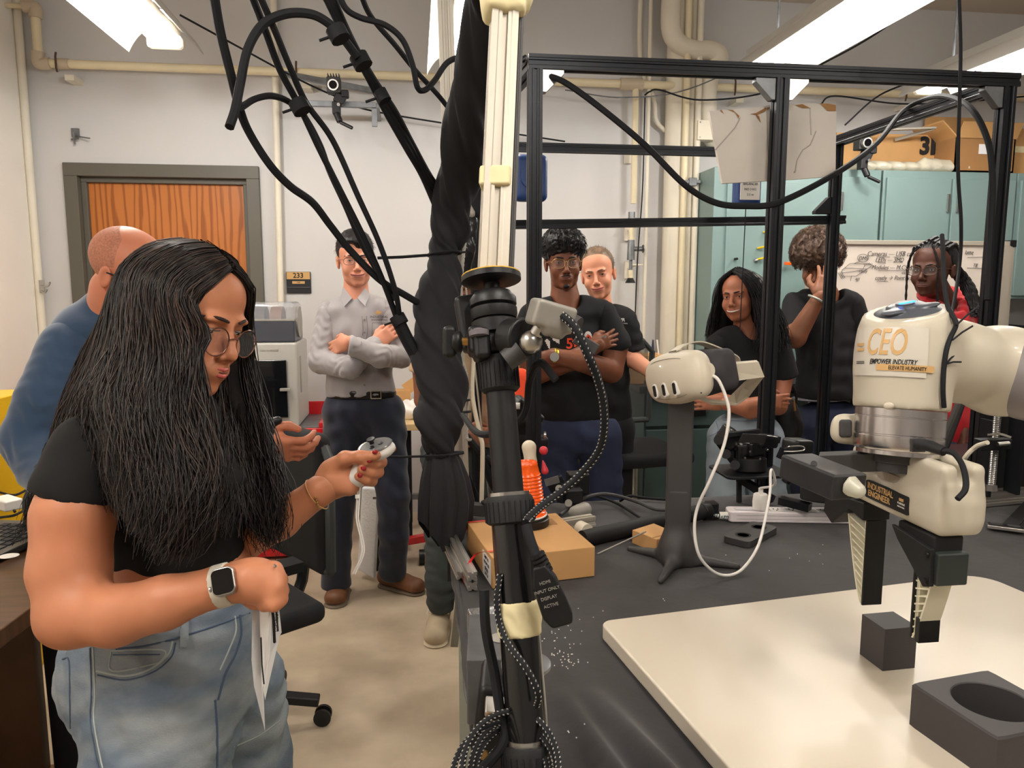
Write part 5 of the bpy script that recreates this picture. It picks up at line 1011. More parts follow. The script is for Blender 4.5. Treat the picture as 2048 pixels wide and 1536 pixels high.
# ================================================================ robot arm
rd = 1.05; wm = mat('robot_white', (196, 188, 170), .45, coat=.1)
t = thing('industrial_robot', D(1802, 870, rd), 'white industrial robot arm with gold lettering reaching in from the right', 'robot arm')
a0, a1 = D(1801, 818, rd), D(1814, 640, rd); RA = frame(a1 - a0, RT); LA = np.linalg.norm(a1 - a0)
yaxis_cam = RA.T @ nrm(C0 - a0)
prof = [(0, .0575), (.008, .0582), (.022, .0560), (.034, .0565), (.05, .0600), (.07, .0610), (.09, .0600), (.11, .0575), (.125, .0525)]
body = SDF(.0035)
for i in range(len(prof) - 1): body.rc(a0 + RA[:, 2] * prof[i][0], a0 + RA[:, 2] * prof[i + 1][0], prof[i][1], prof[i + 1][1], k=.012)
body.rc(D(1835, 690, 1.07), D(1905, 722, 1.09), .050, .0525, k=.03).rc(D(1905, 722, 1.09), D(2000, 742, 1.12), .0525, .062, k=.03).rc(D(2000, 742, 1.12), D(2120, 752, 1.16), .064, .066, k=.02)
body.cut(a0, -RA[:, 2]); topn = nrm(np.array([0, 0, 1]) - RT * .20 - FW * .16); tc = D(1815, 622, rd - .002); body.cut(tc, topn)
SH = put('arm_shell', wm, t, [body])
from mathutils.bvhtree import BVHTree
SB = BVHTree.FromPolygons([tuple(np.array(v.co) + wloc(SH)) for v in SH.data.vertices], [tuple(p.vertices) for p in SH.data.polygons])
s = SDF(.004); s.el(D(2085, 752, 1.10), (.094, .078, .068), np.stack([RT, FW, UP], 1)); put('elbow_cap', mat('robot_grey', (128, 122, 122), .4), t, [s])
Rt_ = frame(topn, RT); s = SDF(.0015); s.el((0, 0, -.004), (.0475, .043, .010), k=.004); s.el((-.0, .006, .0072), (.026, .018, .003), k=.003).el((-.026, -.014, .0062), (.017, .012, .003), k=.003).el((.022, -.012, .0062), (.017, .010, .0028), k=.003)
put('pilot_pad', mat('robot_dark', (78, 82, 90), .35), t, [s], [(tc, Rt_, 1.)])
MB().lathe(tc + Rt_ @ np.array([0, .006, .0102]), [(.012, 0), (.0125, .0012), (.010, .0016), (0, .0018)], Rt_, 28).build('pad_button', M['grey_plastic'], t)
MB().box(tc + Rt_ @ np.array([.0, .000, .0122]), (.022, .005, .0016), Rt_).build('blue_light', mat('blue_led', (30, 110, 255), emit=5), t, bevel=.0007)
# ring, flange
rm = mat('machined_aluminium', (200, 196, 196), .25, 1., stretch=(30, 30, 1), noise=(1.5, .12))
r0 = a0 - RA[:, 2] * .0005
MB().lathe(r0, [(.0578, 0), (.0578, -.010), (.0570, -.0108), (.0570, -.0116), (.0578, -.0124), (.0578, -.0345), (.0568, -.0355), (.0568, -.037), (.0578, -.038), (.0578, -.052), (.0560, -.056), (.053, -.0575), (.053, -.063), (.050, -.0635)], RA, 64).build('flange_ring', rm, t)
MB().lathe(r0, [(.031, -.063), (.031, -.075), (.027, -.076), (.027, -.088)], RA, 40).build('tool_coupling', M['dgrey'], t)
MB().cyl(D(1786, 822, rd) , D(1786, 822, rd) + FW * .003, .003)
q = D(1780, 812, rd - .058); MB().ball(q + FW * .003, (.007, .004, .005), np.stack([RT, FW, UP], 1)).build('screw_plug', mat('plug_beige', (200, 190, 172), .5), t)  # small plug in a plain beige close to the arm's white
# left lug with dark pad
s = SDF(.002); lp = [(1726, 833), (1690, 838), (1672, 850), (1674, 872), (1700, 884), (1726, 890)]
P = [D(x, y, 1.085) for x, y in lp]; s.rc(D(1684, 846, 1.085), D(1730, 838, 1.085), .008, .010).rc(D(1684, 846, 1.085), D(1682, 868, 1.085), .008).rc(D(1682, 868, 1.085), D(1728, 884, 1.085), .009).rc(D(1690, 855, 1.085), D(1730, 860, 1.085), .012, .02, k=.01); put('side_lug', wm, t, [s])
s = SDF(.0015); s.box(D(1691, 857, 1.07), (.009, .004, .013), np.stack([RT, FW, UP], 1), .004); put('lug_pad', M['dgrey'], t, [s])
# lettering wrapped on the body
def cyl_text(s_, sz, m, px_, py_, sx=1., bold=0., shear=0., off=.0008, ext=.0003):
    q = D(px_, py_, rd); h = (q - a0) @ RA[:, 2]; rad_ = float(np.interp(h, [p[0] for p in prof], [p[1] for p in prof])) + off
    toc = C0 - (a0 + RA[:, 2] * h); toc = nrm(toc - RA[:, 2] * (toc @ RA[:, 2])); rgt = np.cross(RA[:, 2], toc); rgt = rgt if rgt @ RT > 0 else -rgt
    cxp = 1801 + 13 * (818 - py_) / 178.; dxm = (px_ - cxp) * (rd - .04) / FPX; a_c = math.asin(max(-.95, min(.95, dxm / rad_)))
    def wp(V):
        hh = h + V[:, 1]; rr_ = np.interp(hh, [p[0] for p in prof], [p[1] for p in prof]) + off + V[:, 2]; an = a_c + V[:, 0] / rad_
        ax_ = a0[None] + RA[:, 2][None] * hh[:, None]; dr = np.outer(np.cos(an), toc) + np.outer(np.sin(an), rgt); out = []
        for i in range(len(V)):
            hit = SB.ray_cast(Vector(ax_[i] + dr[i] * .12), Vector(-dr[i])); base = np.array(hit[0]) if hit[0] is not None else ax_[i] + dr[i] * rr_[i]
            out.append(base + dr[i] * (off + V[i, 2]))
        return np.array(out)
    return wp, (lambda: text(s_, sz, m, (0, 0, 0), np.eye(3), t, warp=wp, bold=bold, shear=shear, sx=sx, ext=ext))
def decal(nm, m, px_, py_, w_, h_, off, rad_=.003):
    wp, _ = cyl_text('', 1, m, px_, py_, off=off); nx_ = 22; V = []
    for yy in np.linspace(-h_ / 2, h_ / 2, 7):
        for xx in np.linspace(-w_ / 2, w_ / 2, nx_): V.append((xx, yy, 0))
    for yy in np.linspace(-h_ / 2, h_ / 2, 7):
        for xx in np.linspace(-w_ / 2, w_ / 2, nx_): V.append((xx, yy, .0003))
    F = [(j * nx_ + i, j * nx_ + i + 1, (j + 1) * nx_ + i + 1, (j + 1) * nx_ + i) for j in range(6) for i in range(nx_ - 1)]; k_ = 7 * nx_; F += [tuple(x + k_ for x in f) for f in F]
    return mesh(nm, wp(np.array(V)), F, m, t)
gm = mat('letter_gold', (206, 166, 110), .35)
decal('sticker_sheet', mat('sticker', (206, 200, 188), .25), 1772, 708, .104, .066, .0012); decal('gold_band', gm, 1809, 741, .067, .0088, .0019)
cyl_text('CEO', .050, gm, 1776, 692, sx=.50, bold=.0006, shear=.18, off=.0020)[1]()
cyl_text('EMPOWER INDUSTRY', .0098, M['ink'], 1787, 729, sx=.58, shear=.3, off=.0020, bold=.0001)[1]()
cyl_text('ELEVATE HUMANITY', .0075, M['ink'], 1813, 742, sx=.62, off=.0026)[1]()
for (x, y, h_, m_) in ((1733, 691, .0042, gm), (1733, 701, .0042, gm), (1733, 725, .001, M['ink']), (1733, 728, .001, M['ink'])): decal('printed_dash', m_, x, y, .016, h_, .0021)
# cable with ties running up the joint
MB().tube(spline([D(1888, 815, .99), D(1886, 780, .985), D(1888, 735, .985), D(1893, 700, .985), D(1901, 675, .99), D(1912, 650, .99), D(1905, 630, 1.0), D(1895, 610, 1.02), D(1888, 560, 1.05), D(1886, 500, 1.1), D(1884, 470, 1.12)], 6), .0032, 8).build('arm_cable', M['cable'], t)
for (x, y, x2_, y2_) in ((1913, 650, 1958, 612), (1893, 728, 1908, 711), (1893, 728, 1922, 724), (1905, 680, 1945, 652), (1888, 785, 1880, 775)): MB().tube([D(x, y, .985), D((x + x2_) / 2, (y + y2_) / 2 - 2, .99), D(x2_, y2_, 1.0)], .0013, 5).build('zip_tie_tail', M['cable'], t)
# connector and cable on the ring
q = D(1835, 890, rd - .058); MB().box(q, (.018, .008, .018), np.stack([RT, FW, UP], 1)).build('socket_plate', M['dgrey'], t, bevel=.001)
MB().tube([D(1838, 888, .985), D(1860, 892, .96), D(1888, 903, .94)], [.008, .0075, .006], 12).build('cable_plug', M['dark_rubber'], t)
MB().tube(spline([D(1886, 902, .94), D(1905, 905, .93), D(1922, 925, .92), D(1931, 955, .91), D(1930, 980, .9), D(1915, 998, .895)], 6), .0036, 8).build('tool_cable', M['cable'], t)
MB().tube([D(1878, 905, 1.3), D(1900, 850, 1.3), D(1925, 790, 1.3)], .006, 8).build('rear_cable', M['dgrey'], t)
# hand
g = thing('robot_gripper', (.70, .95, 1.15), 'white parallel robot gripper labelled with gold lettering below the robot wrist', 'gripper')
hx, y0_, y1_ = .664, .852, 1.062; s = SDF(.003)
s.box(((hx + .032), (y0_ + y1_) / 2, 1.176), (.032, (y1_ - y0_) / 2, .026), None, .010)
for yy, dz_ in ((.885, .0), ): s.box((hx + .012, yy + .01, 1.205), (.012, .042, .040), None, .009, k=.012).box((hx + .052, yy + .01, 1.205), (.011, .042, .040), None, .009, k=.012)
s.box((hx + .032, 1.03, 1.205), (.032, .030, .030), None, .012, k=.01).box((hx + .032, .905, 1.19), (.03, .05, .03), None, .008)
s.cut((hx, y0_ + .004, 1.150), (0, -.35, -1)).cut((hx, 1.06, 1.150), (0, .6, -1))
put('gripper_shell', wm, g, [s])
RH = np.array([[0, 0, -1.], [-1, 0, 0], [0, 1, 0]])
MB().prism(rrect(.098, .026, .003), -.004, .0012, (hx - .0035, .958, 1.176), RH).build('name_plate', M['ink'], g)
text('INDUSTRIAL', .0125, gm, (hx - .0050, .972, 1.182), RH, g, sx=.85, bold=.0002, ext=.0002); text('ENGINEER', .0125, gm, (hx - .0050, .974, 1.171), RH, g, sx=.88, bold=.0002, ext=.0002)
text('PURDUE', .0042, M['white'], (hx - .0050, .924, 1.1755), RH, g, ext=.0002); text('INDUSTRIAL', .0028, M['white'], (hx - .0050, .924, 1.171), RH, g, ext=.0002); MB().box((hx - .0050, .924, 1.181), (.0008, .009, .004)).build('plate_emblem', gm, g)
MB().prism(rrect(.085, .012, .004), -.003, .0008, (hx + .0003, .945, 1.2035), RH).build('side_recess', mat('recess_grey', (172, 162, 148), .5), g)
MB().cyl((.70, .955, 1.222), (.70, .955, 1.242), .030, n=32).build('mount_flange', M['alu'], g)
# fingers
rib_m = mat('soft_rubber', (226, 220, 196), .5)
def finger(x0, yg, yb, zt_, zb_, tipw, label_):
    """grip face at yg, back at yb; fin profile in the y-z plane"""
    fx = .030; sgn = 1 if yb > yg else -1
    zs = np.linspace(0, 1, 12); back = [(yg + sgn * (tipw + (abs(yb - yg) - tipw) * (1 - z) ** .75), zt_ + (zb_ - zt_) * z) for z in zs]
    V = []; th = .0028
    for (yy, zz) in back: V += [(x0, yy, zz), (x0 + fx, yy, zz), (x0, yy - sgn * th, zz), (x0 + fx, yy - sgn * th, zz)]
    F = []
    for i in range(len(back) - 1): a_, b_ = 4 * i, 4 * i + 4; F += [(a_, b_, b_ + 1, a_ + 1), (a_ + 3, b_ + 3, b_ + 2, a_ + 2), (a_, a_ + 2, b_ + 2, b_), (a_ + 1, b_ + 1, b_ + 3, a_ + 3)]
    if sgn < 0: F = [f[::-1] for f in F]
    mesh('finger_back', V, F, rib_m, g, angle=60)
    for i in range(11):
        z = (i + .3) / 11.5; yb_ = yg + sgn * (tipw + (abs(yb - yg) - tipw) * (1 - z) ** .75); zz = zt_ + (zb_ - zt_) * z
        MB().bar((x0 + fx / 2, yg + sgn * .001, zz - .010), (x0 + fx / 2, yb_ - sgn * .001, zz), .0022, fx - .003, up=(1, 0, 0)).build('finger_rib', rib_m, g)
    MB().b2((x0 + .004, min(yg, yg + sgn * .007), zb_ + .002), (x0 + fx - .004, max(yg, yg + sgn * .007), zt_)).build('finger_web', rib_m, g)
    return sgn
finger(.672, 1.020, 1.068, 1.118, .990, .004, '')
MB().b2((.672, 1.0165, .988), (.704, 1.0205, 1.122)).build('grip_pad', M['black_plastic'], g, bevel=.001)
MB().prism([(0, .028), (-.052, .020), (-.060, -.01), (-.045, -.022), (-.030, -.012), (-.002, .012)], 0, .003, (.668, 1.03, 1.128), np.array([[0, 0, -1.], [-1, 0, 0], [0, 1, 0]]))
mb = MB(); mb.add([(x, 1.02 + y, 1.15 + z) for x in (.664, .708) for y, z in ((-.004, .0), (.10, -.010), (.105, -.045), (.080, -.058), (.035, -.020), (-.004, -.028))], [(0, 1, 2, 3, 4, 5), (11, 10, 9, 8, 7, 6)] + [((i + 1) % 6, i, 6 + i, 6 + (i + 1) % 6) for i in range(6)]); mb.build('finger_mount', M['dark_rubber'], g, bevel=.002)
finger(.673, .905, .862, 1.120, .992, .004, '')
MB().b2((.673, .9045, .990), (.703, .9085, 1.12)).build('grip_pad', M['black_plastic'], g, bevel=.001)
MB().b2((.6725, .888, .990), (.7035, .897, 1.025)).build('finger_tip', M['black_plastic'], g, bevel=.001)
MB().b2((.664, .850, 1.086), (.708, .878, 1.130)).build('finger_mount', mat('green_black', (44, 50, 48), .5), g, bevel=.003)
mb = MB(); mb.add([(x, y, z) for x in (.6575, .664) for y, z in ((.94, 1.142), (.858, 1.134), (.855, 1.085), (.868, 1.080), (.925, 1.125))], [(0, 1, 2, 3, 4), (9, 8, 7, 6, 5)] + [((i + 1) % 5, i, 5 + i, 5 + (i + 1) % 5) for i in range(5)]); mb.build('finger_side_plate', M['dark_rubber'], g, bevel=.001)
MB().b2((.664, .86, 1.125), (.706, .935, 1.150)).build('finger_carriage', M['dark_rubber'], g, bevel=.003)
for z in (1.126, 1.090): MB().cyl((.6565, .862, z), (.6535, .862, z), .004, n=12).build('screw', M['black_plastic'], g)
for yy in (1.01, .915): MB().box((.696, yy, 1.150), (.02, .014, .012)).build('slider', M['steel'], g, bevel=.001)
# camera arm bolted under the ring
c_ = thing('wrist_camera', D(1640, 955, 1.0), 'black camera housing on a flat bar beside the robot gripper', 'camera')
MB().bar(D(1782, 920, 1.06), D(1640, 925, 1.10), .030, .026).build('camera_bar', mat('bar_dark', (60, 58, 58), .4), c_, bevel=.001)
ea, eb = D(1590, 930, 1.04), D(1700, 975, .95); Rw = frame(eb - ea, np.cross(UP, eb - ea)); MB().box((ea + eb) / 2, (.055, .034, np.linalg.norm(eb - ea)), Rw).build('camera_case', mat('worn_black', (44, 44, 46), .42, noise=(30, .12)), c_, bevel=.004)
s = SDF(.002); s.rc(D(1700, 972, .948), D(1715, 981, .94), .014, .010, k=.01); s.cut(D(1694, 970, .945), -(eb - ea)); put('lens_cover', mat('milky_plastic', (226, 224, 206), .3, trans=.35), c_, [s])
MB().cyl(D(1628, 930, .985), D(1628, 927, .98), .004).build('cap_screw', M['black_plastic'], c_)
cable([D(1880, 920, 1.5), D(1900, 870, 1.5), D(1925, 800, 1.5), D(1935, 740, 1.5)], .007, 'thick dark cable rising behind the robot wrist')
from mathutils.bvhtree import BVHTree
def skin(name, c, rough=.48): return mat('skin_' + name, c, rough, sss=.12, noise=(14, .05), bump=(220, .12, .0006), spec=.4)
def bvh_of(*obs):
    V = []; F = []; n = 0
    for o in obs:
        w = wloc(o); V += [tuple(np.array(v.co) + w) for v in o.data.vertices]; F += [tuple(i + n for i in p.vertices) for p in o.data.polygons]; n = len(V)
    return BVHTree.FromPolygons(V, F)
def surf(b, px_, py_, off=.002):
    d = nrm(ray(px_, py_)); h = b.ray_cast(Vector(C0), Vector(d)); return None if h[0] is None else np.array(h[0]) - d * off
def line_on(b, L, r, nm, m, parent, off=.001, n=4, seg=5):
    P = [surf(b, x, y, off) for x, y in spline([(x, y, 0) for x, y in L], seg)[:, :2]]; P = [p for p in P if p is not None]
    P = [p for i, p in enumerate(P) if i == 0 or np.linalg.norm(p - P[i - 1]) < .08]
    return MB().tube(P, r, n).build(nm, m, parent) if len(P) > 2 else None
def patch_on(b, poly, nm, m, parent, off=.0015, step=3):
    """flat print laid over a curved surface: a grid of points inside an outline"""
    xs = np.arange(min(p[0] for p in poly), max(p[0] for p in poly) + step, step); ys = np.arange(min(p[1] for p in poly), max(p[1] for p in poly) + step, step)
    def ins(x, y):
        c = False; j = len(poly) - 1
        for i in range(len(poly)):
            if (poly[i][1] > y) != (poly[j][1] > y) and x < (poly[j][0] - poly[i][0]) * (y - poly[i][1]) / (poly[j][1] - poly[i][1]) + poly[i][0]: c = not c
            j = i
        return c
    V = []; F = []
    for x in xs[:-1]:
        for y in ys[:-1]:
            if ins(x + step / 2, y + step / 2):
                q = [surf(b, x + a * step, y + c * step, off) for a, c in ((0, 0), (0, 1), (1, 1), (1, 0))]
                if all(p is not None for p in q): k_ = len(V); V += q; F.append((k_, k_ + 1, k_ + 2, k_ + 3))
    return mesh(nm, V, F, m, parent, smooth=False) if F else None
def text_on(b, s, px_, py_, hpx, m, parent, sx=1., rot=0., shear=0., bold=0., off=.002, nm='lettering'):
    cu = bpy.data.curves.new('t', 'FONT'); cu.body = s; cu.size = 1; cu.align_x = 'CENTER'; cu.align_y = 'CENTER'; cu.shear = shear; cu.offset = bold; cu.resolution_u = 3
    o = bpy.data.objects.new('t', cu); me = bpy.data.meshes.new_from_object(o); bpy.data.objects.remove(o); V = []; c, sn = math.cos(rot), math.sin(rot)
    for v in me.vertices:
        x, y = v.co[0] * sx * hpx, v.co[1] * hpx; q = surf(b, px_ + x * c - y * sn * -1 * 0 + 0, py_ - y * c + x * sn, off); V.append(q if q is not None else D(px_, py_, 1))
    return mesh(nm, V, [tuple(p.vertices) for p in me.polygons], m, parent, smooth=False)
# ---------------------------------------------------------------- head
def face(pos, rel=0., pitch=0., roll=0.):
    """head turned towards the viewer; rel > 0 turns it to the right of the photo"""
    return rotm(pi - math.atan2(pos[0], pos[1]) + rel, pitch, roll)
def head_sdf(h=.0026, fem=False, wide=1., ear=True, jaw=1., eyes=True):
    s = SDF(h); W = wide; J = (.9 if fem else 1.) * jaw
    s.el((0, -.015, .045), (.076 * W, .098, .080), k=.02).el((0, .03, .042), (.062 * W, .054, .056), k=.03).el((0, .02, -.03), (.063 * W, .064, .078), k=.03)
    s.el((0, .022, -.078), (.050 * W * J, .052, .034), k=.03).el((0, .072, -.1), (.020 * J, .017, .016), k=.022)
    for a in (-1, 1):
        s.el((a * .038 * W, .060, -.036), (.023, .022, .026), k=.02).el((a * .027, .084, .017), (.021, .009, .007), k=.016)
        if ear: s.el((a * .078 * W, -.010, -.008), (.009, .018, .030), rotm(0, 0, a * .12), k=.008).el((a * .087 * W, -.004, -.006), (.006, .010, .018), k=.006, op='-')
    s.rc((0, .089, .006), (0, .106, -.034), .0065, .0098, k=.014).el((0, .106, -.038), (.009, .010, .0085), k=.008)
    for a in (-1, 1):
        s.el((a * .0115, .097, -.042), (.0075, .009, .0065), k=.006)
        s.el((a * .032, .096, .000), (.018, .013, .010), k=.012, op='-').el((a * .031, .0725, 0), (.0148, .0148, .0145), k=.005)
        if eyes: s.el((a * .031, .0895, -.0015), (.0125, .0105, .0032), k=.002, op='-')
        s.el((a * .0055, .104, -.0465), (.0032, .005, .002), k=.003, op='-')
    s.el((0, .082, -.068), (.026, .018, .017), k=.018)
    return s
def head(root, T, hm, lipc=(150, 84, 76), smile=0., teeth=False, look=(0, 0), browm=None, glasses=None, h=.0026, fem=False, wide=1., jaw=1., lidded=False, brow=1., ear=True, mouth_open=0., mouth_w=1.):
    c, R, sc = T; L = lambda x, y, z: c + R @ (np.array([x, y, z]) * sc)
    wm_ = mat('eye_white', (186, 176, 168), .3); im = mat('iris', (40, 26, 18), .12); lm = mat('lips_%d_%d' % (lipc[0], lipc[1]), lipc, .42)
    for a in (-1, 1):
        e = MB().ball(L(a * .031, .0725, 0), .0131 * sc, R, 18).build('eye', wm_, root)
        g = nrm(R @ np.array([look[0], 1, look[1]])); MB().ball(L(a * .031, .0725, 0) + g * .0070 * sc, .0071 * sc, R, 14).build('iris', im, e)
        P = [L(a * (.0175 + .0295 * u), .0895 + .003 * math.sin(u * pi) - .016 * u * u, .0000 + (.0035 if not lidded else -.001) * math.sin(u * pi) + .0002) for u in np.linspace(0, 1, 8)]
        MB().tube(P, .00085 * sc, 5).build('eyelash', M['ink'], root)
        if browm:
            P = [L(a * (.012 + .038 * u), .0985 - .024 * u * u, .0165 + .006 * math.sin(u * 2.4) - .002 * u) for u in np.linspace(0, 1, 8)]
            MB().tube(P, [(.0016 + .0022 * math.sin(min(1, u * 1.6 + .25) * pi * .5) * (1 - u * .7)) * sc * brow for u in np.linspace(0, 1, 8)], 6).build('eyebrow', browm, root)
    n = 13; us = np.linspace(-1, 1, n); w = .0265 * (1.15 if smile > .4 else 1) * mouth_w
    yc = lambda u: .0985 - .014 * u * u; zc = lambda u: -.068 + smile * .0085 * u * u - (.002 if teeth else 0)
    op = mouth_open * .5
    MB().tube([L(w * u, yc(u) + .0006, zc(u) + .0032 + op * (1 - u * u) - .0008 * (abs(u) < .12)) for u in us], [.0027 * sc * (1 - u * u) ** .5 + .0005 for u in us], 8).build('upper_lip', lm, root)
    MB().tube([L(w * u * .95, yc(u) - .0005, zc(u) - .0038 - op * (1 - u * u)) for u in us], [.0037 * sc * (1 - u * u) ** .5 + .0005 for u in us], 8).build('lower_lip', lm, root)
    MB().tube([L(w * u * (1.03), yc(u) + .0030 * (1 - u * u), zc(u) - .0002) for u in us], [(.0008 if not teeth else .0036 * (1 - u * u) ** .5 + .0004) * sc for u in us], 6).build('teeth' if teeth else 'mouth_line', mat('teeth', (226, 216, 200), .3) if teeth else mat('mouth_dark', (60, 28, 26), .6), root)
    if glasses:
        gm_, gw, gh, kind, rr = glasses[:5]; gz = glasses[5] if len(glasses) > 5 else 0; gl = thing_part = None; fr = MB()
        for a in (-1, 1):
            P = []
            for u in np.linspace(0, 2 * pi, 33):
                e_ = .75 if kind == 'sq' else 1.; x = gw * math.copysign(abs(math.cos(u)) ** e_, math.cos(u)); z = gh * math.copysign(abs(math.sin(u)) ** e_, math.sin(u)); P.append(L(a * .034 + x, .1045 - .10 * max(0, abs(a * .034 + x) - .03), z - .005 + gz))
            fr.tube(P, rr, 6, caps=False)
            fr.tube([L(a * (.034 + gw), .1005 - .1 * (.004 + gw), .002 + gz), L(a * .074, .082, .004 + gz), L(a * .082, .0, .002), L(a * .08, -.02, -.012)], rr * .9, 6)
        fr.tube([L(-.034 + gw, .104, gz), L(0, .107, .003 + gz), L(.034 - gw, .104, gz)], rr, 6)
        G = fr.build('glasses', gm_, root)
        for a in (-1, 1):
            V = [L(a * .034 + gw * .97 * math.cos(u), .1045 - .10 * max(0, abs(a * .034 + gw * math.cos(u)) - .03), gh * .97 * math.sin(u) - .005 + gz) for u in np.linspace(0, 2 * pi, 24, endpoint=False)]
            mesh('lens', V, [tuple(range(24))], mat('spectacle_lens', (255, 255, 255), .02, alpha=.05, spec=.6), G, smooth=False)
    return L
def hair_mat(name, c, c2=None): return mat('hair_' + name, c, .42, spec=.35, noise=(60, .35), bump=(350, .5, .0015), stretch=(1, 1, .25))
def tufts(name, m, root, T, n, centre, rad, ok, ln=.02, r=.0011, curl=.5, seed=1, kind='stuff', down=0., sides=3, seg=7):
    """short curls rooted on an ellipsoid around the skull"""
    rg = np.random.RandomState(seed); c, R, sc = T; mb = MB(); k = 0
    while k < n:
        d = rg.normal(size=3); d /= np.linalg.norm(d); p = np.array(centre) + d * np.array(rad)
        if not ok(p): continue
        k += 1; nn_ = nrm(d / np.array(rad)); e = frame(nn_); ph = rg.rand() * 6.28; L_ = ln * (.6 + .8 * rg.rand()); P = []
        dr = nn_ + rg.normal(size=3) * .5; dr = nrm(dr)
        for i in range(seg):
            u = i / (seg - 1); a = ph + u * 5 * curl * 2; P.append(p - nn_ * .004 + dr * L_ * u * (1 - .4 * curl) + (e[:, 0] * math.cos(a) + e[:, 1] * math.sin(a)) * curl * .006 * u ** .5 + np.array([0, 0, -down * u * u * L_]))
        P = [c + R @ (q * sc) for q in P]; mb.tube(P, [r * (1 - .7 * i / (seg - 1)) for i in range(seg)], sides, caps=False)
    return mb.build(name, m, root, kind=kind, angle=180)
def guided(name, m, root, G, n, r=.0011, wav=.006, seed=3, seg=16, spread=.008, kind='stuff', freq=2.2, ends=.10):
    """long strands interpolated between neighbouring guide curves"""
    rg = np.random.RandomState(seed); GS = []
    for g in G:
        S = spline(g, 8); d = np.r_[0, np.linalg.norm(np.diff(S, axis=0), axis=1).cumsum()]; t = np.linspace(0, d[-1], seg); GS.append(np.stack([np.interp(t, d, S[:, i]) for i in range(3)], 1))
    GS = np.array(GS); mb = MB()
    for k in range(n):
        u = rg.rand() * (len(G) - 1); i = int(u); f = u - i; P = GS[i] * (1 - f) + GS[min(i + 1, len(G) - 1)] * f; L_ = 1 - ends * rg.rand() ** 2 * 2
        t = np.linspace(0, L_, seg); P = np.stack([np.interp(t, np.linspace(0, 1, seg), P[:, a]) for a in range(3)], 1)
        o = rg.normal(size=3) * spread; ph = rg.rand(3) * 6.28 + int(u * 3) * 1.1; am = wav * (.5 + rg.rand())
        for a in range(3): P[:, a] += o[a] * (.25 + .75 * t) + am * np.sin(t * freq * 6.28 + ph[a]) * t ** 1.2
        mb.tube(P, r * (.7 + .6 * rg.rand()) * (1 - .6 * np.linspace(0, 1, seg) ** 3), 3, caps=False)
    return mb.build(name, m, root, kind=kind, angle=180)
# ---------------------------------------------------------------- hand: palm, four fingers of three joints, thumb
def hand(s, wr, f, t_, n_, sc=1., curl=(.5, .6, .4), spread=.10, thumb=(.5, .3), fsp=None):
    """wr wrist, f finger direction, t_ towards the thumb, n_ the way the palm faces"""
    f = nrm(f); t_ = nrm(np.array(t_) - f * (np.array(t_) @ f)); n_ = nrm(np.array(n_) - f * (np.array(n_) @ f) - t_ * (np.array(n_) @ t_)); R = np.stack([t_, f, n_], 1); q = lambda x, y, z: wr + R @ (np.array([x, y, z]) * sc)
    s.box(q(0, .045, 0), (.036 * sc, .046 * sc, .0125 * sc), R, .011 * sc, k=.014).rc(q(0, -.02, 0), q(0, .02, 0), .023 * sc, .026 * sc, k=.02, sq=(n_, .8)).el(q(.024, .035, .010), (.014 * sc, .030 * sc, .013 * sc), R, k=.01)
    for i, (x, L, r) in enumerate(((.027, .070, .0088), (.009, .078, .009), (-.009, .073, .0086), (-.026, .058, .0076))):
        cu = curl[i] if isinstance(curl[0], (tuple, list)) else curl; p = q(x, .085 - .004 * abs(i - 1), 0); a = 0.; d0 = f + t_ * spread * (1.2 - i * .8); d0 = nrm(d0); rad_ = r * sc; P = [q(x * .8, .05, 0), p]
        for c_, fr_ in zip(cu, (.45, .30, .25)):
            a += c_; d = d0 * math.cos(a) + n_ * math.sin(a); p = p + d * L * fr_ * sc; P.append(p)
        s.chain(P, [rad_ * 1.05, rad_ * 1.08, rad_ * .98, rad_ * .9, rad_ * .8], k=.0035)
    p0, d = q(.022, .012, .006), None; p1 = q(.040 + .012 * thumb[0], .040, .012 + .02 * thumb[1]); p2 = q(.044 + .020 * thumb[0] - .01 * thumb[1], .068, .018 + .035 * thumb[1]); p3 = q(.040 + .022 * thumb[0] - .022 * thumb[1], .090, .020 + .045 * thumb[1])
    s.chain([p0, p1, p2, p3], [.014 * sc, .0115 * sc, .0098 * sc, .0082 * sc], k=.008)
    return s
def person(foot, label): return thing('person', foot, label, 'person')
def torso_sdf(s, nk, sR, sL, hp, w=.155, d=.105, belly=1., k=.05, pad=0.):
    """neck base, right and left shoulder (image left and right), hips"""
    nk, sR, sL, hp = map(lambda v: np.array(v, float), (nk, sR, sL, hp)); up = nrm(nk - hp); rt = nrm((sL - sR) - up * ((sL - sR) @ up)); R = np.stack([rt, np.cross(up, rt), up], 1); H_ = np.linalg.norm(nk - hp)
    s.rc(sR, sL, .047 + pad, k=k).rc(nk - up * .02, sR * .6 + nk * .4 - up * .004, .046 + pad, .046, k=k).rc(nk - up * .02, sL * .6 + nk * .4 - up * .004, .046 + pad, .046, k=k)
    s.el(hp + up * H_ * .66, (w + pad, d + pad, H_ * .34), R, k=k).el(hp + up * H_ * .34, (w * .93 * belly + pad, d * belly + pad, H_ * .33), R, k=k).el(hp + up * .02, (w * 1.0 * belly + pad, d * 1.02 * belly + pad, .15), R, k=k)
    return R, up, rt
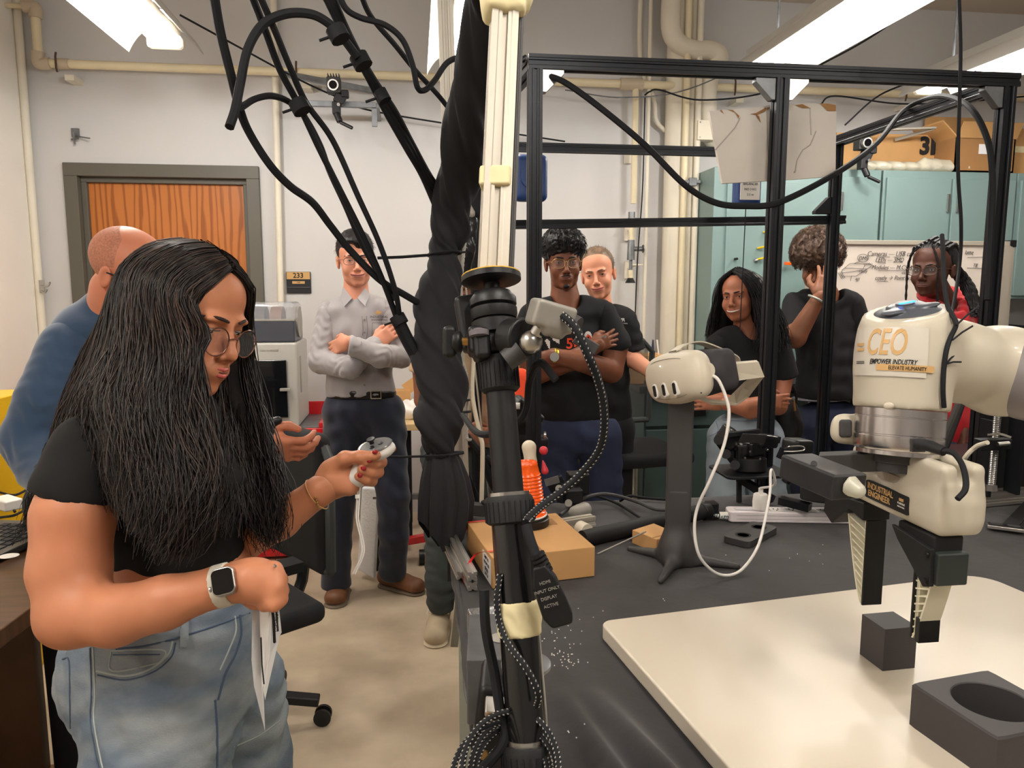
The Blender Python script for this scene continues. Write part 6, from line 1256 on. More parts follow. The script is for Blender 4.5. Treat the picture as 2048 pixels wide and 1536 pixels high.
def shoe(root, heel, toe, m, sole, h=.0045, w=.045, name='shoe', hh=.055):
    heel, toe = np.array(heel, float), np.array(toe, float); d = nrm(toe - heel); s = SDF(h); u = np.array([0, 0, 1.])
    s.chain([heel + u * .045, heel * .5 + toe * .5 + u * .045, toe + u * .034 - d * .03], [w * .85, w * .92, w], k=.03, sq=(u, .8)); s.rc(heel + u * .07, heel * .7 + toe * .3 + u * .075, w * .75, w * .6, k=.03); s.cut(heel + u * .018, -u)
    o = put(name, m, root, [s])
    s2 = SDF(h); s2.chain([heel, heel * .5 + toe * .5, toe - d * .03], [w * .93, w * .92, w * 1.06], k=.02, sq=(u, .45)); s2.cut(heel + u * .026, u).cut(heel + u * .001, -u); put('sole', sole, o, [s2])
    if name == 'sneaker':
        for i in range(6):
            c_ = heel + (toe - heel) * (.42 + .07 * i) + u * (.093 - .008 * i); sd_ = np.cross(d, u); MB().tube([c_ - sd_ * .022 - u * .006, c_ + u * .003, c_ + sd_ * .022 - u * .006], .003, 5).build('lace', M['white_c'], o)
        for a_ in (-1, 1): MB().tube(spline([heel + (toe - heel) * .42 + u * .096, heel + (toe - heel) * .35 + u * .115 + np.cross(d, u) * a_ * .03, heel + (toe - heel) * .5 + u * .09 + np.cross(d, u) * a_ * .045], 4), .003, 5).build('lace', M['white_c'], o)
    return o
ALL = {}
# ================================================================ man in the grey shirt, arms crossed
def man_grey():
    y = 3.5; Q = lambda px_, py_, dy=0: Y(px_, py_, y + dy)
    p = person(Q(735, 1200) * [1, 1, 0], 'man in grey button-down shirt and navy trousers, arms crossed, smiling'); sk = skin('man_grey', (206, 142, 116))
    T = (Q(711, 521, .0), face(Q(711, 521), .06, -.02, .03), 1.0)
    # faces the camera: local y forward turned to -y
    hs = head_sdf(); nk = Q(712, 598, .02)
    b = SDF(.006); b.rc(T[0] + T[1] @ np.array([0, -.02, -.06]), nk, .053, .058, k=.03).rc(nk, Q(712, 640, -.03), .055, .05, k=.03)
    hd_ = SDF(.0045); hand(hd_, Q(752, 688, -.13), Q(795, 655, -.12) - Q(752, 688, -.13), UP, FW, .95, (.12, .15, .1), .12, (.2, .1)); hand(hd_, Q(694, 684, -.16), Q(660, 700, -.10) - Q(694, 684, -.16), UP, FW, .95, (.3, .3, .3))
    put('body', sk, p, [hs, b, hd_], [T, None, None])
    br = hair_mat('black', (26, 25, 27)); head(p, T, None, (176, 104, 96), smile=.75, browm=br, look=(0, -.05), glasses=(mat('thin_metal', (120, 110, 100), .3, .8), .024, .015, 'sq', .0012), lidded=True)
    s = SDF(.004); s.el((0, -.018, .055), (.084, .107, .090)); s.el((0, .065, .080), (.055, .04, .030), k=.02); s.el((0, .130, -.022), (.10, .075, .080), op='-', k=.012).box((0, .07, -.10), (.13, .085, .095), op='-', k=.01); s.el((.03, .10, .05), (.03, .03, .03), op='-', k=.01); s.cut((0, 0, -.06), (0, 0, -1)).noise((1, .4, .2), .012, .0012, 1.)
    put('hair', br, p, [s], [T]); tufts('hair_strands', br, p, T, 420, (0, -.018, .055), (.082, .104, .088), lambda q: q[2] > .03 + .5 * max(0, q[1] + .0), .016, .0011, .1, 5, down=.6)
    sh = mat('grey_shirt', (152, 148, 150), .62, noise=(3, .05), bump=(500, .15, .0004), sheen=.3)
    s = SDF(.006); R, up, rt = torso_sdf(s, nk, Q(662, 626), Q(772, 620), Q(722, 795), .158, .108, 1.02); s.noise((.5, 0, 1), .11, .0045, 1.6).noise((1, 0, -.5), .07, .0025, 1.2); s.cut(Q(722, 790), -up)
    s.rc(nk + up * .05, nk + up * .2 - [0, .02, 0], .06, .08, op='-', k=.01)
    a = SDF(.005); eR, eL = Q(641, 722, -.06), Q(803, 712, -.06)
    a.chain([Q(658, 626), eR, Q(700, 735, -.17), Q(748, 690, -.14)], [.054, .056, .050, .040], k=.03).noise((.3, .2, 1), .042, .0022, 2.6).noise((1, 0, .4), .03, .0012, 2.)
    a2 = SDF(.005); a2.chain([Q(776, 622), eL, Q(760, 712, -.20), Q(700, 690, -.215)], [.054, .054, .05, .042], k=.03).noise((.6, .2, 1), .04, .0022, 2.6).noise((1, 0, -.4), .03, .0012, 2.); a2.cut(Q(698, 690, -.21), nrm(Q(690, 690, -.21) - Q(760, 700, -.2)))
    o = put('shirt', sh, p, [s, a, a2]); b_ = bvh_of(o)
    for sg in (-1, 1):
        c = nk + up * .0; P = [c + rt * sg * .012 + up * .005 - [0, .075, 0], c + rt * sg * .045 - up * .03 - [0, .098, 0], c + rt * sg * .062 + up * .01 - [0, .07, 0], c + rt * sg * .056 + up * .055 - [0, .01, 0], c + rt * sg * .045 + up * .05 - [0, .04, 0]]
        V = P + [q + np.array([0, .006, -.002]) for q in P]; n = 5; mesh('collar', V, [tuple(range(n)), tuple(range(2 * n - 1, n - 1, -1))] + [((i + 1) % n, i, n + i, n + (i + 1) % n) for i in range(n)], sh, o, angle=30)
    line_on(b_, [(724, 632), (726, 660), (722, 690)], .0014, 'placket', mat('grey_seam', (124, 120, 122), .7), o); line_on(b_, [(733, 632), (735, 660), (731, 690)], .0014, 'placket', mat('grey_seam', (124, 120, 122), .7), o)
    for py_ in (640, 665, 770): q = surf(b_, 729, py_); MB().cyl(q, q + [0, -.002, 0], .005, n=10).build('button', mat('grey_seam', (124, 120, 122), .7), o)
    text_on(b_, 'INDUSTRIAL', 758, 634, 6.5, M['ink'], o); text_on(b_, 'ENGINEERING', 759, 640, 5, M['ink'], o); patch_on(b_, [(749, 626), (756, 620), (764, 625), (758, 629)], 'chest_emblem', M['gold_ink'], o, step=1.5)
    line_on(b_, [(745, 645), (772, 645)], .0012, 'pocket_edge', mat('grey_seam', (124, 120, 122), .7), o); line_on(b_, [(745, 645), (744, 672)], .0012, 'pocket_edge', mat('grey_seam', (124, 120, 122), .7), o)
    pm = mat('navy_trousers', (30, 36, 54), .75, noise=(4, .12), sheen=.2)
    s = SDF(.007); s.el(Q(724, 810), (.165, .112, .10), k=.04).chain([Q(690, 830), Q(678, 990), Q(672, 1085, .0), Q(672, 1172, .0)], [.098, .078, .072, .07], k=.05).chain([Q(768, 830), Q(786, 985), Q(788, 1070, .02), Q(785, 1142, .05)], [.098, .078, .072, .066], k=.05)
    s.noise((.3, 0, 1), .10, .004, 1.4).noise((1, .3, .2), .07, .003, 1.); s.cut(Q(724, 788), UP); s.cut((0, 0, .06), (0, 0, -1)); put('trousers', pm, p, [s])
    bt_ = SDF(.005); bt_.rc(Q(724, 787), Q(724, 794), .158, .158, sq=((0, 1, 0), .72)); bt_.cut(Q(724, 782), UP).cut(Q(724, 797), -UP); bo = put('belt', mat('black_leather', (24, 22, 22), .3), p, [bt_])
    c_ = Q(752, 790, -.125); bk = MB(); bk.tube([c_ + [-.022, 0, -.016], c_ + [.022, .002, -.016], c_ + [.022, .002, .018], c_ + [-.022, 0, .018], c_ + [-.022, 0, -.016]], .003, 6); bk.build('buckle', M['steel'], bo)
    sm_ = mat('brown_leather', (112, 72, 46), .5, noise=(9, .15)); so = mat('shoe_sole', (122, 108, 92), .7)
    shoe(p, Q(680, 1160, .02) * [1, 1, 0] + [.0, .06, 0], Q(678, 1212) * [1, 1, 0] + [-.01, -.10, 0], sm_, so, w=.052); shoe(p, Q(770, 1145, .0) * [1, 1, 0] + [0, .12, 0], Q(828, 1180) * [1, 1, 0] + [.03, .0, 0], sm_, so, w=.05)
man_grey()
# ================================================================ student in glasses, arms crossed
def student():
    y = 3.3; Q = lambda px_, py_, dy=0: Y(px_, py_, y + dy)
    p = person(Q(1150, 1100) * [1, 1, 0], 'young man with curly black hair and glasses, black shirt, arms crossed'); sk = skin('student', (122, 74, 52))
    T = (Q(1127, 526), face(Q(1127, 526), .12, .0, .03), 1.0); nk = Q(1130, 600, .02)
    b = SDF(.006); b.rc(T[0] + T[1] @ np.array([0, -.02, -.06]), nk, .056, .062, k=.03).rc(nk, Q(1133, 640, -.03), .058, .05, k=.03)
    b.chain([Q(1042, 668, -.0), Q(1062, 752, -.05), Q(1140, 722, -.2), Q(1196, 690, -.21)], [.058, .050, .042, .030], k=.03); a2 = SDF(.006); a2.chain([Q(1232, 690, -.02), Q(1222, 742, -.06), Q(1160, 722, -.235), Q(1108, 712, -.24), Q(1075, 718, -.22)], [.058, .052, .043, .031, .028], k=.03)
    hd_ = SDF(.0045); hand(hd_, Q(1186, 692, -.2), Q(1230, 676, -.17) - Q(1186, 692, -.2), UP, FW, .90, (.15, .25, .2), .14, (.2, .1))
    put('body', sk, p, [head_sdf(), b, a2, hd_], [T, None, None, None]); br = hair_mat('black', (26, 25, 27))
    head(p, T, None, (112, 62, 52), smile=-.15, browm=br, look=(0, -.08), glasses=(mat('gold_wire', (190, 160, 110), .3, .8), .027, .020, 'sq', .0013), lidded=True, brow=1.4)
    L_ = lambda q: T[1] @ (np.array(q)) + T[0]; MB().tube([L_((x, .1015 - 12 * x * x, -.056 - 9 * x * x)) for x in np.linspace(-.024, .024, 9)], [.0012 + .002 * math.sin(u * pi) for u in np.linspace(0, 1, 9)], 5).build('moustache', br, p)
    MB().ball(L_((0, .088, -.103)), (.014, .006, .010), T[1]).build('goatee', br, p)
    s = SDF(.004); s.el((0, -.012, .072), (.098, .112, .095)).el((0, .06, .085), (.075, .045, .042), k=.03); s.el((0, .135, -.022), (.10, .075, .075), op='-', k=.012).box((0, .085, -.10), (.13, .09, .085), op='-', k=.01); s.cut((0, 0, -.03), (0, 0, -1)).noise((1, .4, .2), .022, .004, 1.5).noise((.2, .4, 1), .02, .003, 1.5)
    put('hair', br, p, [s], [T]); tufts('hair_strands', br, p, T, 1000, (0, .0, .075), (.094, .112, .090), lambda q: q[2] > .035 + .35 * max(0, q[1]), .026, .0018, 1., 9, down=.3)
    sh = mat('black_tee', (22, 23, 26), .9, noise=(5, .1))
    s = SDF(.006); R, up, rt = torso_sdf(s, nk, Q(1066, 626), Q(1206, 620), Q(1146, 815), .168, .112, .98); s.noise((.5, 0, 1), .10, .004, 1.6).noise((1, 0, -.5), .08, .003, 1.2); s.rc(nk - [0, .045, -.0], nk + up * .16, .060, .085, op='-', k=.008); s.cut(Q(1146, 850), -up)
    a = SDF(.006); a.rc(Q(1062, 632), Q(1043, 690, -.0), .056, .068).noise((.2, 0, 1), .07, .003, 1.); a.cut(Q(1041, 694), Q(1041, 690) - Q(1058, 622)); a3 = SDF(.006); a3.rc(Q(1208, 626), Q(1232, 690, -.02), .056, .070).noise((-.2, 0, 1), .07, .003, 1.); a3.cut(Q(1236, 700, -.02), Q(1236, 690) - Q(1214, 615))
    o = put('shirt', sh, p, [s, a, a3]); b_ = bvh_of(o); wp = mat('print_white', (222, 216, 212), .7); op_ = mat('print_orange', (232, 78, 42), .7)
    text_on(b_, '5', 1139, 688, 29, op_, o, bold=.02); text_on(b_, '0', 1176, 676, 31, wp, o, bold=.05, sx=.95); text_on(b_, '0', 1177, 678, 20, op_, o, bold=.04, off=.003)
    for pl in (((1090, 682), (1094, 676), (1100, 684), (1099, 700), (1096, 694)), ((1103, 672), (1110, 668), (1118, 676), (1119, 688), (1112, 684), (1106, 680)), ((1105, 660), (1114, 655), (1122, 659), (1134, 661), (1126, 666), (1112, 664))): patch_on(b_, list(pl), 'white_print', wp, o, step=2)
    for pl in (((1146, 652), (1150, 640), (1154, 632), (1156, 640), (1150, 655)), ((1142, 676), (1152, 684), (1157, 692), (1149, 694)), ((1136, 650), (1143, 660), (1141, 668))): patch_on(b_, list(pl), 'orange_print', op_, o, step=2)
    s = SDF(.0025); c_ = Q(1109, 712, -.24); ax_ = nrm(Q(1160, 722, -.235) - Q(1108, 712, -.24)); s.rc(c_ - ax_ * .007, c_ + ax_ * .007, .034).cut(c_ - ax_ * .009, -ax_).cut(c_ + ax_ * .009, ax_); wo = put('wristwatch', mat('gold', (214, 186, 70), .25, .9), p, [s]); q = c_ + nrm(C0 - c_) * .035 - UP * .004; MB().cyl(q, q + nrm(C0 - q) * .008, .019).build('watch_face', M['steel'], wo)
    MB().cyl(Q(1207, 672, -.235), Q(1209, 676, -.235), .0095).build('ring', M['steel'], p)
    pm = mat('dark_denim', (38, 46, 74), .8, noise=(6, .2)); s = SDF(.008); s.el(Q(1152, 860), (.17, .12, .11), k=.05).chain([Q(1112, 870), Q(1112, 1010), Q(1110, 1150), Q(1108, 1270)], [.10, .088, .08, .072], k=.04).chain([Q(1200, 870), Q(1208, 1010), Q(1205, 1150), Q(1200, 1270)], [.10, .088, .08, .072], k=.04); s.noise((.4, 0, 1), .09, .004, 1.2).cut((0, 0, .05), (0, 0, -1)).cut(Q(1150, 838), UP); put('jeans', pm, p, [s])
    for px_ in (1110, 1202): q = Q(px_, 1285) * [1, 1, 0]; shoe(p, q + [0, .08, 0], q + [0, -.15, 0], M['black_plastic'], M['white'])
student()
# ================================================================ woman behind the student
def woman_polo():
    y = 3.62; Q = lambda px_, py_, dy=0: Y(px_, py_, y + dy)
    p = person(Q(1215, 1100) * [1, 1, 0], 'smiling woman with pulled-back light brown hair, black polo, reaching towards the headset'); sk = skin('polo', (218, 152, 122))
    T = (Q(1196, 549), face(Q(1196, 549), -.12, -.04, .14), 1.02); nk = Q(1203, 620, .03)
    b = SDF(.006); b.rc(T[0] + T[1] @ np.array([0, -.02, -.06]), nk, .048, .052, k=.03).rc(nk, nk - [0, .03, .08], .052, .05, k=.03); b.chain([Q(1256, 672), Q(1260, 715, -.02), Q(1300, 742, -.12), Q(1325, 752, -.22)], [.05, .047, .034, .026], k=.03); hd_ = SDF(.005); hand(hd_, Q(1325, 752, -.22), np.array([.3, -1, -.25]), UP, -RT, .92, (.4, .5, .4))
    put('body', sk, p, [head_sdf(fem=True), b, hd_], [T, None, None]); br = hair_mat('brown', (112, 92, 76)); head(p, T, None, (186, 100, 92), smile=.9, browm=br, fem=True, lidded=True)
    s = SDF(.004); s.el((0, -.020, .050), (.082, .104, .086)).el((0, -.11, .03), (.035, .035, .035)); s.el((0, .118, -.008), (.10, .070, .085), op='-', k=.012).box((0, .07, -.11), (.13, .085, .095), op='-', k=.01); s.cut((0, 0, -.05), (0, 0, -1)).noise((1, 0, .3), .010, .0009, .6); put('hair', br, p, [s], [T])
    tufts('hair_strands', br, p, T, 350, (0, -.018, .050), (.080, .102, .085), lambda q: q[2] > .03 + .9 * max(0, q[1]), .012, .0011, .1, 15)
    sh = mat('black_polo', (20, 21, 23), .9); s = SDF(.007); torso_sdf(s, nk, Q(1150, 628), Q(1252, 636), Q(1205, 830), .15, .105, 1.); s.rc(nk - [0, .04, .0], nk + UP * .16, .052, .07, op='-', k=.008).noise((.5, 0, 1), .1, .004, 1.3); a = SDF(.006); a.rc(Q(1250, 642), Q(1264, 700), .063, .067).noise((.2, 0, 1), .06, .003, 1.); a.cut(Q(1264, 702), Q(1264, 700) - Q(1250, 640)); o = put('shirt', sh, p, [s, a]); b_ = bvh_of(o)
    text_on(b_, 'PUR', 1241, 640, 10, M['white'], o); text_on(b_, 'INDUSTRIAL', 1246, 647, 3.5, M['white'], o)
    s = SDF(.009); s.el(Q(1205, 850), (.16, .11, .11), k=.05).chain([Q(1180, 870), Q(1180, 1220)], [.09, .065], k=.04).chain([Q(1232, 870), Q(1232, 1220)], [.09, .065], k=.04); s.cut((0, 0, .05), (0, 0, -1)); put('trousers', mat('black_trousers', (28, 28, 32), .8), p, [s])
    for px_ in (1180, 1232): q = Q(px_, 1235) * [1, 1, 0]; shoe(p, q + [0, .08, 0], q + [0, -.15, 0], M['black_plastic'], M['black_plastic'])
woman_polo()
# ================================================================ boy half hidden by the drape
def boy():
    y = 3.12; Q = lambda px_, py_, dy=0: Y(px_, py_, y + dy)
    p = person(Q(895, 1270) * [1, 1, 0], 'boy in a beige shirt and dark trousers, half hidden behind the twisted drape'); sk = skin('boy', (132, 84, 62))
    T = (Q(934, 556), face(Q(934, 556), -.15, -.02, .03), .98); nk = Q(934, 632, .02)
    b = SDF(.006); b.rc(T[0] + T[1] @ np.array([0, -.02, -.06]), nk, .046, .05, k=.03).rc(nk, nk - [0, .03, .08], .05, .05, k=.03); b.chain([Q(845, 700), Q(848, 800, .02), Q(885, 860, -.06), Q(930, 870, -.16)], [.048, .040, .034, .026], k=.03).chain([Q(1005, 700), Q(1018, 800), Q(990, 868, -.08), Q(960, 872, -.16)], [.048, .04, .034, .026], k=.03)
    hd_ = SDF(.005); hand(hd_, Q(930, 868, -.16), np.array([1, -.1, -.1]), UP, FW, .9, (.4, .5, .4)); hand(hd_, Q(965, 872, -.16), np.array([-1, -.1, -.2]), UP, FW, .9, (.4, .5, .4))
    put('body', sk, p, [head_sdf(wide=.95), b, hd_], [T, None, None]); br = hair_mat('black', (26, 25, 27)); head(p, T, None, (130, 78, 68), smile=0, browm=br, look=(.0, -.1), brow=1.3, wide=.95)
    s = SDF(.004); s.el((0, -.018, .056), (.086, .108, .092)).el((0, .06, .066), (.07, .045, .036), k=.03); s.el((0, .135, -.03), (.10, .075, .072), op='-', k=.012).box((0, .085, -.10), (.13, .09, .085), op='-', k=.01); s.cut((0, 0, -.04), (0, 0, -1)).noise((1, 0, .3), .012, .0015, 1.); put('hair', br, p, [s], [T]); tufts('hair_strands', br, p, T, 400, (0, -.01, .058), (.084, .106, .09), lambda q: q[2] > .035 + .3 * max(0, q[1]), .03, .0012, .15, 25, down=.8)
    sh = mat('beige_shirt', (176, 148, 118), .85, noise=(4, .08)); s = SDF(.007); torso_sdf(s, nk, Q(868, 652), Q(1000, 650), Q(932, 860), .15, .105, .98); s.rc(nk - [0, .04, 0], nk + UP * .16, .05, .07, op='-', k=.008).noise((.5, 0, 1), .1, .004, 1.3); s.cut(Q(932, 905), -UP); a = SDF(.007); a.rc(Q(866, 660), Q(848, 745), .052, .064).noise((.2, 0, 1), .07, .003, 1.); a.cut(Q(845, 748), Q(845, 745) - Q(866, 655)); a2 = SDF(.007); a2.rc(Q(1000, 660), Q(1010, 745), .052, .064); a2.cut(Q(1012, 748), Q(1012, 745) - Q(1002, 655)); put('shirt', sh, p, [s, a, a2])
    s = SDF(.007); s.el(Q(915, 900), (.15, .105, .10), k=.05).chain([Q(885, 920), Q(884, 1060), Q(884, 1160, -.02), Q(882, 1200, -.02)], [.088, .074, .072, .062], k=.04).chain([Q(948, 920), Q(945, 1060), Q(940, 1195)], [.088, .074, .066], k=.04); s.noise((.4, 0, 1), .07, .005, 1.3).noise((0, .1, 1), .04, .002, 1.).cut((0, 0, .06), (0, 0, -1)).cut(Q(915, 880), UP); put('trousers', mat('slate_trousers', (58, 64, 64), .8, noise=(5, .12)), p, [s])
    sm_ = mat('cream_suede', (186, 170, 144), .85, noise=(20, .06)); q = Q(875, 1240) * [1, 1, 0]; shoe(p, np.array([.095, 3.18, 0]), np.array([.062, 2.95, 0]), sm_, mat('cream_sole', (226, 212, 186), .6), name='sneaker', w=.05); shoe(p, np.array([.235, 3.22, 0]), np.array([.235, 2.98, 0]), mat('white_leather', (222, 214, 206), .6), mat('cream_sole', (226, 212, 186), .6), name='sneaker', w=.048)
boy()
# ================================================================ smiling woman with long black hair
def woman_hair():
    y = 3.22; Q = lambda px_, py_, dy=0: Y(px_, py_, y + dy)
    p = person(Q(1500, 1150) * [1, 1, 0], 'smiling young woman with long wavy black hair, black top and light jeans'); sk = skin('hair', (168, 108, 82))
    T = (Q(1479, 594), face(Q(1479, 594), -.38, .02, .08), .93); nk = Q(1492, 662, .03)
    b = SDF(.006); b.rc(T[0] + T[1] @ np.array([0, -.02, -.06]), nk, .043, .048, k=.03).rc(nk, nk - [0, .03, .08], .05, .05, k=.03); b.chain([Q(1425, 740), Q(1428, 800, -.04), Q(1490, 812, -.17), Q(1530, 802, -.17)], [.042, .038, .033, .025], k=.03).chain([Q(1570, 745), Q(1556, 812, -.04), Q(1500, 822, -.16), Q(1445, 806, -.14)], [.042, .04, .034, .026], k=.03); hd_ = SDF(.005); hand(hd_, Q(1526, 803, -.17), RT, UP, FW, .88, (.3, .3, .3)); hand(hd_, Q(1442, 806, -.14), -RT, UP, FW, .88, (.3, .3, .3))
    b.el(Q(1490, 800), (.115, .08, .06), k=.03)
    put('body', sk, p, [head_sdf(fem=True), b, hd_], [T, None, None]); br = hair_mat('black', (26, 25, 27)); head(p, T, None, (150, 76, 68), smile=1., teeth=True, browm=br, fem=True, look=(-.15, -.1))
    s = SDF(.005); s.el((0, -.025, .045), (.092, .108, .092)).chain([(.06, -.03, .03), (.105, -.045, -.08), (.12, -.05, -.17)], [.06, .052, .045], k=.04).chain([(-.06, -.04, .03), (-.11, -.05, -.08), (-.15, -.04, -.20)], [.065, .062, .055], k=.04).rc((0, -.08, 0), (0, -.1, -.15), .07, .07, k=.04); s.el((.0, .125, -.02), (.068, .10, .10), op='-', k=.02); s.el((0, .09, -.10), (.052, .09, .06), op='-', k=.02).noise((1, .3, .1), .03, .003, 1.2)
    put('hair', br, p, [s], [T]); D_ = lambda L: [T[0] + T[1] @ (np.array(q) * T[2]) for q in L]
    G = [D_([(.01, .06, .12), (.055, .075, .085), (.085, .05, .02), (.10, .03, -.06), (.12, .02, -.14), (.13, .02, -.22)]), D_([(.01, .0, .14), (.08, .02, .09), (.12, .0, .0), (.145, -.01, -.09), (.165, -.01, -.17), (.15, .0, -.24)]), D_([(.0, -.05, .135), (.07, -.07, .09), (.11, -.08, -.02), (.13, -.08, -.12), (.14, -.07, -.22)])]
    G2 = [D_([(.0, .06, .12), (-.05, .078, .085), (-.085, .055, .02), (-.105, .05, -.06), (-.115, .06, -.15), (-.10, .07, -.25)]), D_([(.0, .0, .14), (-.08, .02, .09), (-.125, .0, .0), (-.16, .01, -.09), (-.19, .02, -.18), (-.20, .03, -.27)]), D_([(.0, -.05, .135), (-.08, -.06, .09), (-.13, -.07, -.02), (-.18, -.06, -.12), (-.22, -.03, -.24)])]
    guided('hair_strands', br, p, G, 420, .0016, .008, 31, 12, .010, freq=1.6); guided('hair_strands', br, p, G2, 420, .0016, .010, 32, 12, .010, freq=1.6)
    sh = mat('black_tee', (22, 23, 26), .9, noise=(5, .1)); s = SDF(.006); torso_sdf(s, nk, Q(1440, 682), Q(1554, 682), Q(1492, 850), .135, .095, .92); s.rc(nk - [0, .04, 0], nk + UP * .16, .055, .08, op='-', k=.008).noise((.5, 0, 1), .09, .003, 1.3); s.cut(Q(1490, 818), -UP); a = SDF(.006); a.rc(Q(1436, 690), Q(1422, 752), .055, .058); a.cut(Q(1422, 756), Q(1422, 752) - Q(1438, 690)); a2 = SDF(.006); a2.rc(Q(1556, 690), Q(1570, 752), .055, .06); a2.cut(Q(1570, 756), Q(1570, 752) - Q(1556, 690)); put('shirt', sh, p, [s, a, a2])
    jm = mat('light_denim', (150, 164, 176), .85, noise=(7, .14), bump=(400, .2, .0006)); s = SDF(.006); s.el(Q(1490, 862), (.145, .11, .10), k=.05).chain([Q(1455, 880), Q(1450, 1000), Q(1450, 1290)], [.093, .088, .08], k=.04).chain([Q(1528, 880), Q(1535, 1000), Q(1535, 1290)], [.093, .088, .08], k=.04); s.noise((.4, 0, 1), .08, .004, 1.3).cut((0, 0, .03), (0, 0, -1)).cut(Q(1490, 822), UP); o = put('jeans', jm, p, [s]); b_ = bvh_of(o)
    for L_ in (((1420, 838), (1490, 842), (1555, 838)), ((1432, 842), (1436, 862), (1420, 872))): line_on(b_, L_, .002, 'seam', mat('denim_seam', (120, 134, 150), .8), o)
    for px_ in (1450, 1535): q = Q(px_, 1305) * [1, 1, 0]; shoe(p, q + [0, .08, 0], q + [0, -.13, 0], M['white'], M['white'])
    t = thing('shoulder_bag', Q(1580, 845), 'black slouchy shoulder bag with a gold zip pull behind the middle post', 'bag'); s = SDF(.006); s.el(Q(1572, 825, .02), (.055, .05, .075)).el(Q(1582, 855, .02), (.06, .05, .08), k=.03).noise((1, 0, .6), .05, .004, 1.5); put('bag_body', mat('black_nylon', (30, 30, 31), .6), t, [s]); MB().tube([Q(1588, 800, -.05), Q(1590, 822, -.06)], [.004, .006], 6).build('zip_pull', M['brass'], t); MB().tube(spline([Q(1560, 790), Q(1580, 770), Q(1592, 790), Q(1592, 815)], 4), .006, 8).build('strap', M['black_plastic'], t)
woman_hair()
# ================================================================ man with his hand over his face
def man_palm():
    y = 3.55; Q = lambda px_, py_, dy=0: Y(px_, py_, y + dy)
    p = person(Q(1650, 1100) * [1, 1, 0], 'man with a curly brown afro in black shirt, hand pressed over his face'); sk = skin('palm', (136, 88, 64))
    T = (Q(1634, 528, -.02), face(Q(1634, 528), -.05, -.45, .0), 1.02); nk = Q(1650, 592, .06)
    b = SDF(.006); b.rc(T[0] + T[1] @ np.array([0, -.02, -.06]), nk, .056, .062, k=.03).rc(nk, nk - [0, .03, .08], .058, .05, k=.03); b.chain([Q(1590, 660, -.02), Q(1590, 675, -.24), Q(1640, 592, -.27)], [.056, .050, .030], k=.03); b.chain([Q(1716, 670), Q(1712, 760, .02), Q(1722, 850, -.02)], [.052, .045, .03], k=.03)
    hd_ = SDF(.0045); hand(hd_, Q(1640, 590, -.27), Q(1665, 515, -.2) - Q(1640, 590, -.27), -RT, FW, 1.05, (.1, .25, .25), .20, (1., .1)); put('body', sk, p, [head_sdf(), b, hd_], [T, None, None]); br = hair_mat('afro', (86, 66, 54)); head(p, T, None, (120, 70, 60), smile=0, browm=br)
    s = SDF(.005); s.el((.0, -.01, .085), (.118, .125, .095)).el((0, .06, .08), (.10, .06, .06), k=.04).el((0, -.06, .02), (.10, .08, .08), k=.04); s.el((0, .15, -.045), (.10, .09, .075), op='-', k=.012).noise((1, .4, .2), .03, .006, 1.6).noise((.2, .4, 1), .025, .005, 1.6); put('hair', br, p, [s], [T]); tufts('hair_strands', br, p, T, 2600, (0, .0, .065), (.122, .13, .115), lambda q: q[2] > -.01 + .3 * max(0, q[1]), .030, .0015, 1.3, 19, seg=8)
    c_ = Q(1632, 598, -.27); ax_ = nrm(Q(1640, 592, -.27) - Q(1590, 675, -.24)); fr_ = frame(ax_); MB().tube([c_ + (fr_[:, 0] * math.cos(a) + fr_[:, 1] * math.sin(a)) * .036 for a in np.linspace(0, 2 * pi, 24)], .005, 8).build('bracelet', mat('silver_band', (190, 200, 190), .4, .5), p)
    sh = mat('black_tee', (22, 23, 26), .9, noise=(5, .1)); s = SDF(.007); torso_sdf(s, nk, Q(1588, 602), Q(1704, 602), Q(1655, 790), .168, .115, 1.); s.rc(nk - [0, .05, 0], nk + UP * .14, .062, .08, op='-', k=.008).noise((.5, 0, 1), .1, .004, 1.3).noise((1, 0, -.5), .08, .003, 1.2); s.cut(Q(1655, 800), -UP); a = SDF(.007); a.rc(Q(1588, 608), Q(1585, 660, -.08), .056, .066); a2 = SDF(.007); a2.rc(Q(1706, 608), Q(1718, 664), .056, .066); a2.cut(Q(1718, 668), Q(1718, 664) - Q(1706, 608)); put('shirt', sh, p, [s, a, a2])
    s = SDF(.008); s.el(Q(1658, 840), (.165, .115, .11), k=.05).chain([Q(1620, 850), Q(1615, 1240)], [.098, .075], k=.04).chain([Q(1700, 850), Q(1705, 1240)], [.098, .075], k=.04); s.cut((0, 0, .05), (0, 0, -1)).cut(Q(1655, 800), UP).noise((.4, 0, 1), .09, .004, 1.3); put('trousers', mat('navy_denim', (30, 38, 64), .8, noise=(6, .15)), p, [s])
    s = SDF(.005); s.el(Q(1640, 797), (.15, .1, .012)); put('undershirt_hem', mat('grey_hem', (120, 120, 126), .8), p, [s])
    for px_ in (1615, 1705): q = Q(px_, 1255) * [1, 1, 0]; shoe(p, q + [0, .08, 0], q + [0, -.15, 0], M['black_plastic'], M['white'])
man_palm()
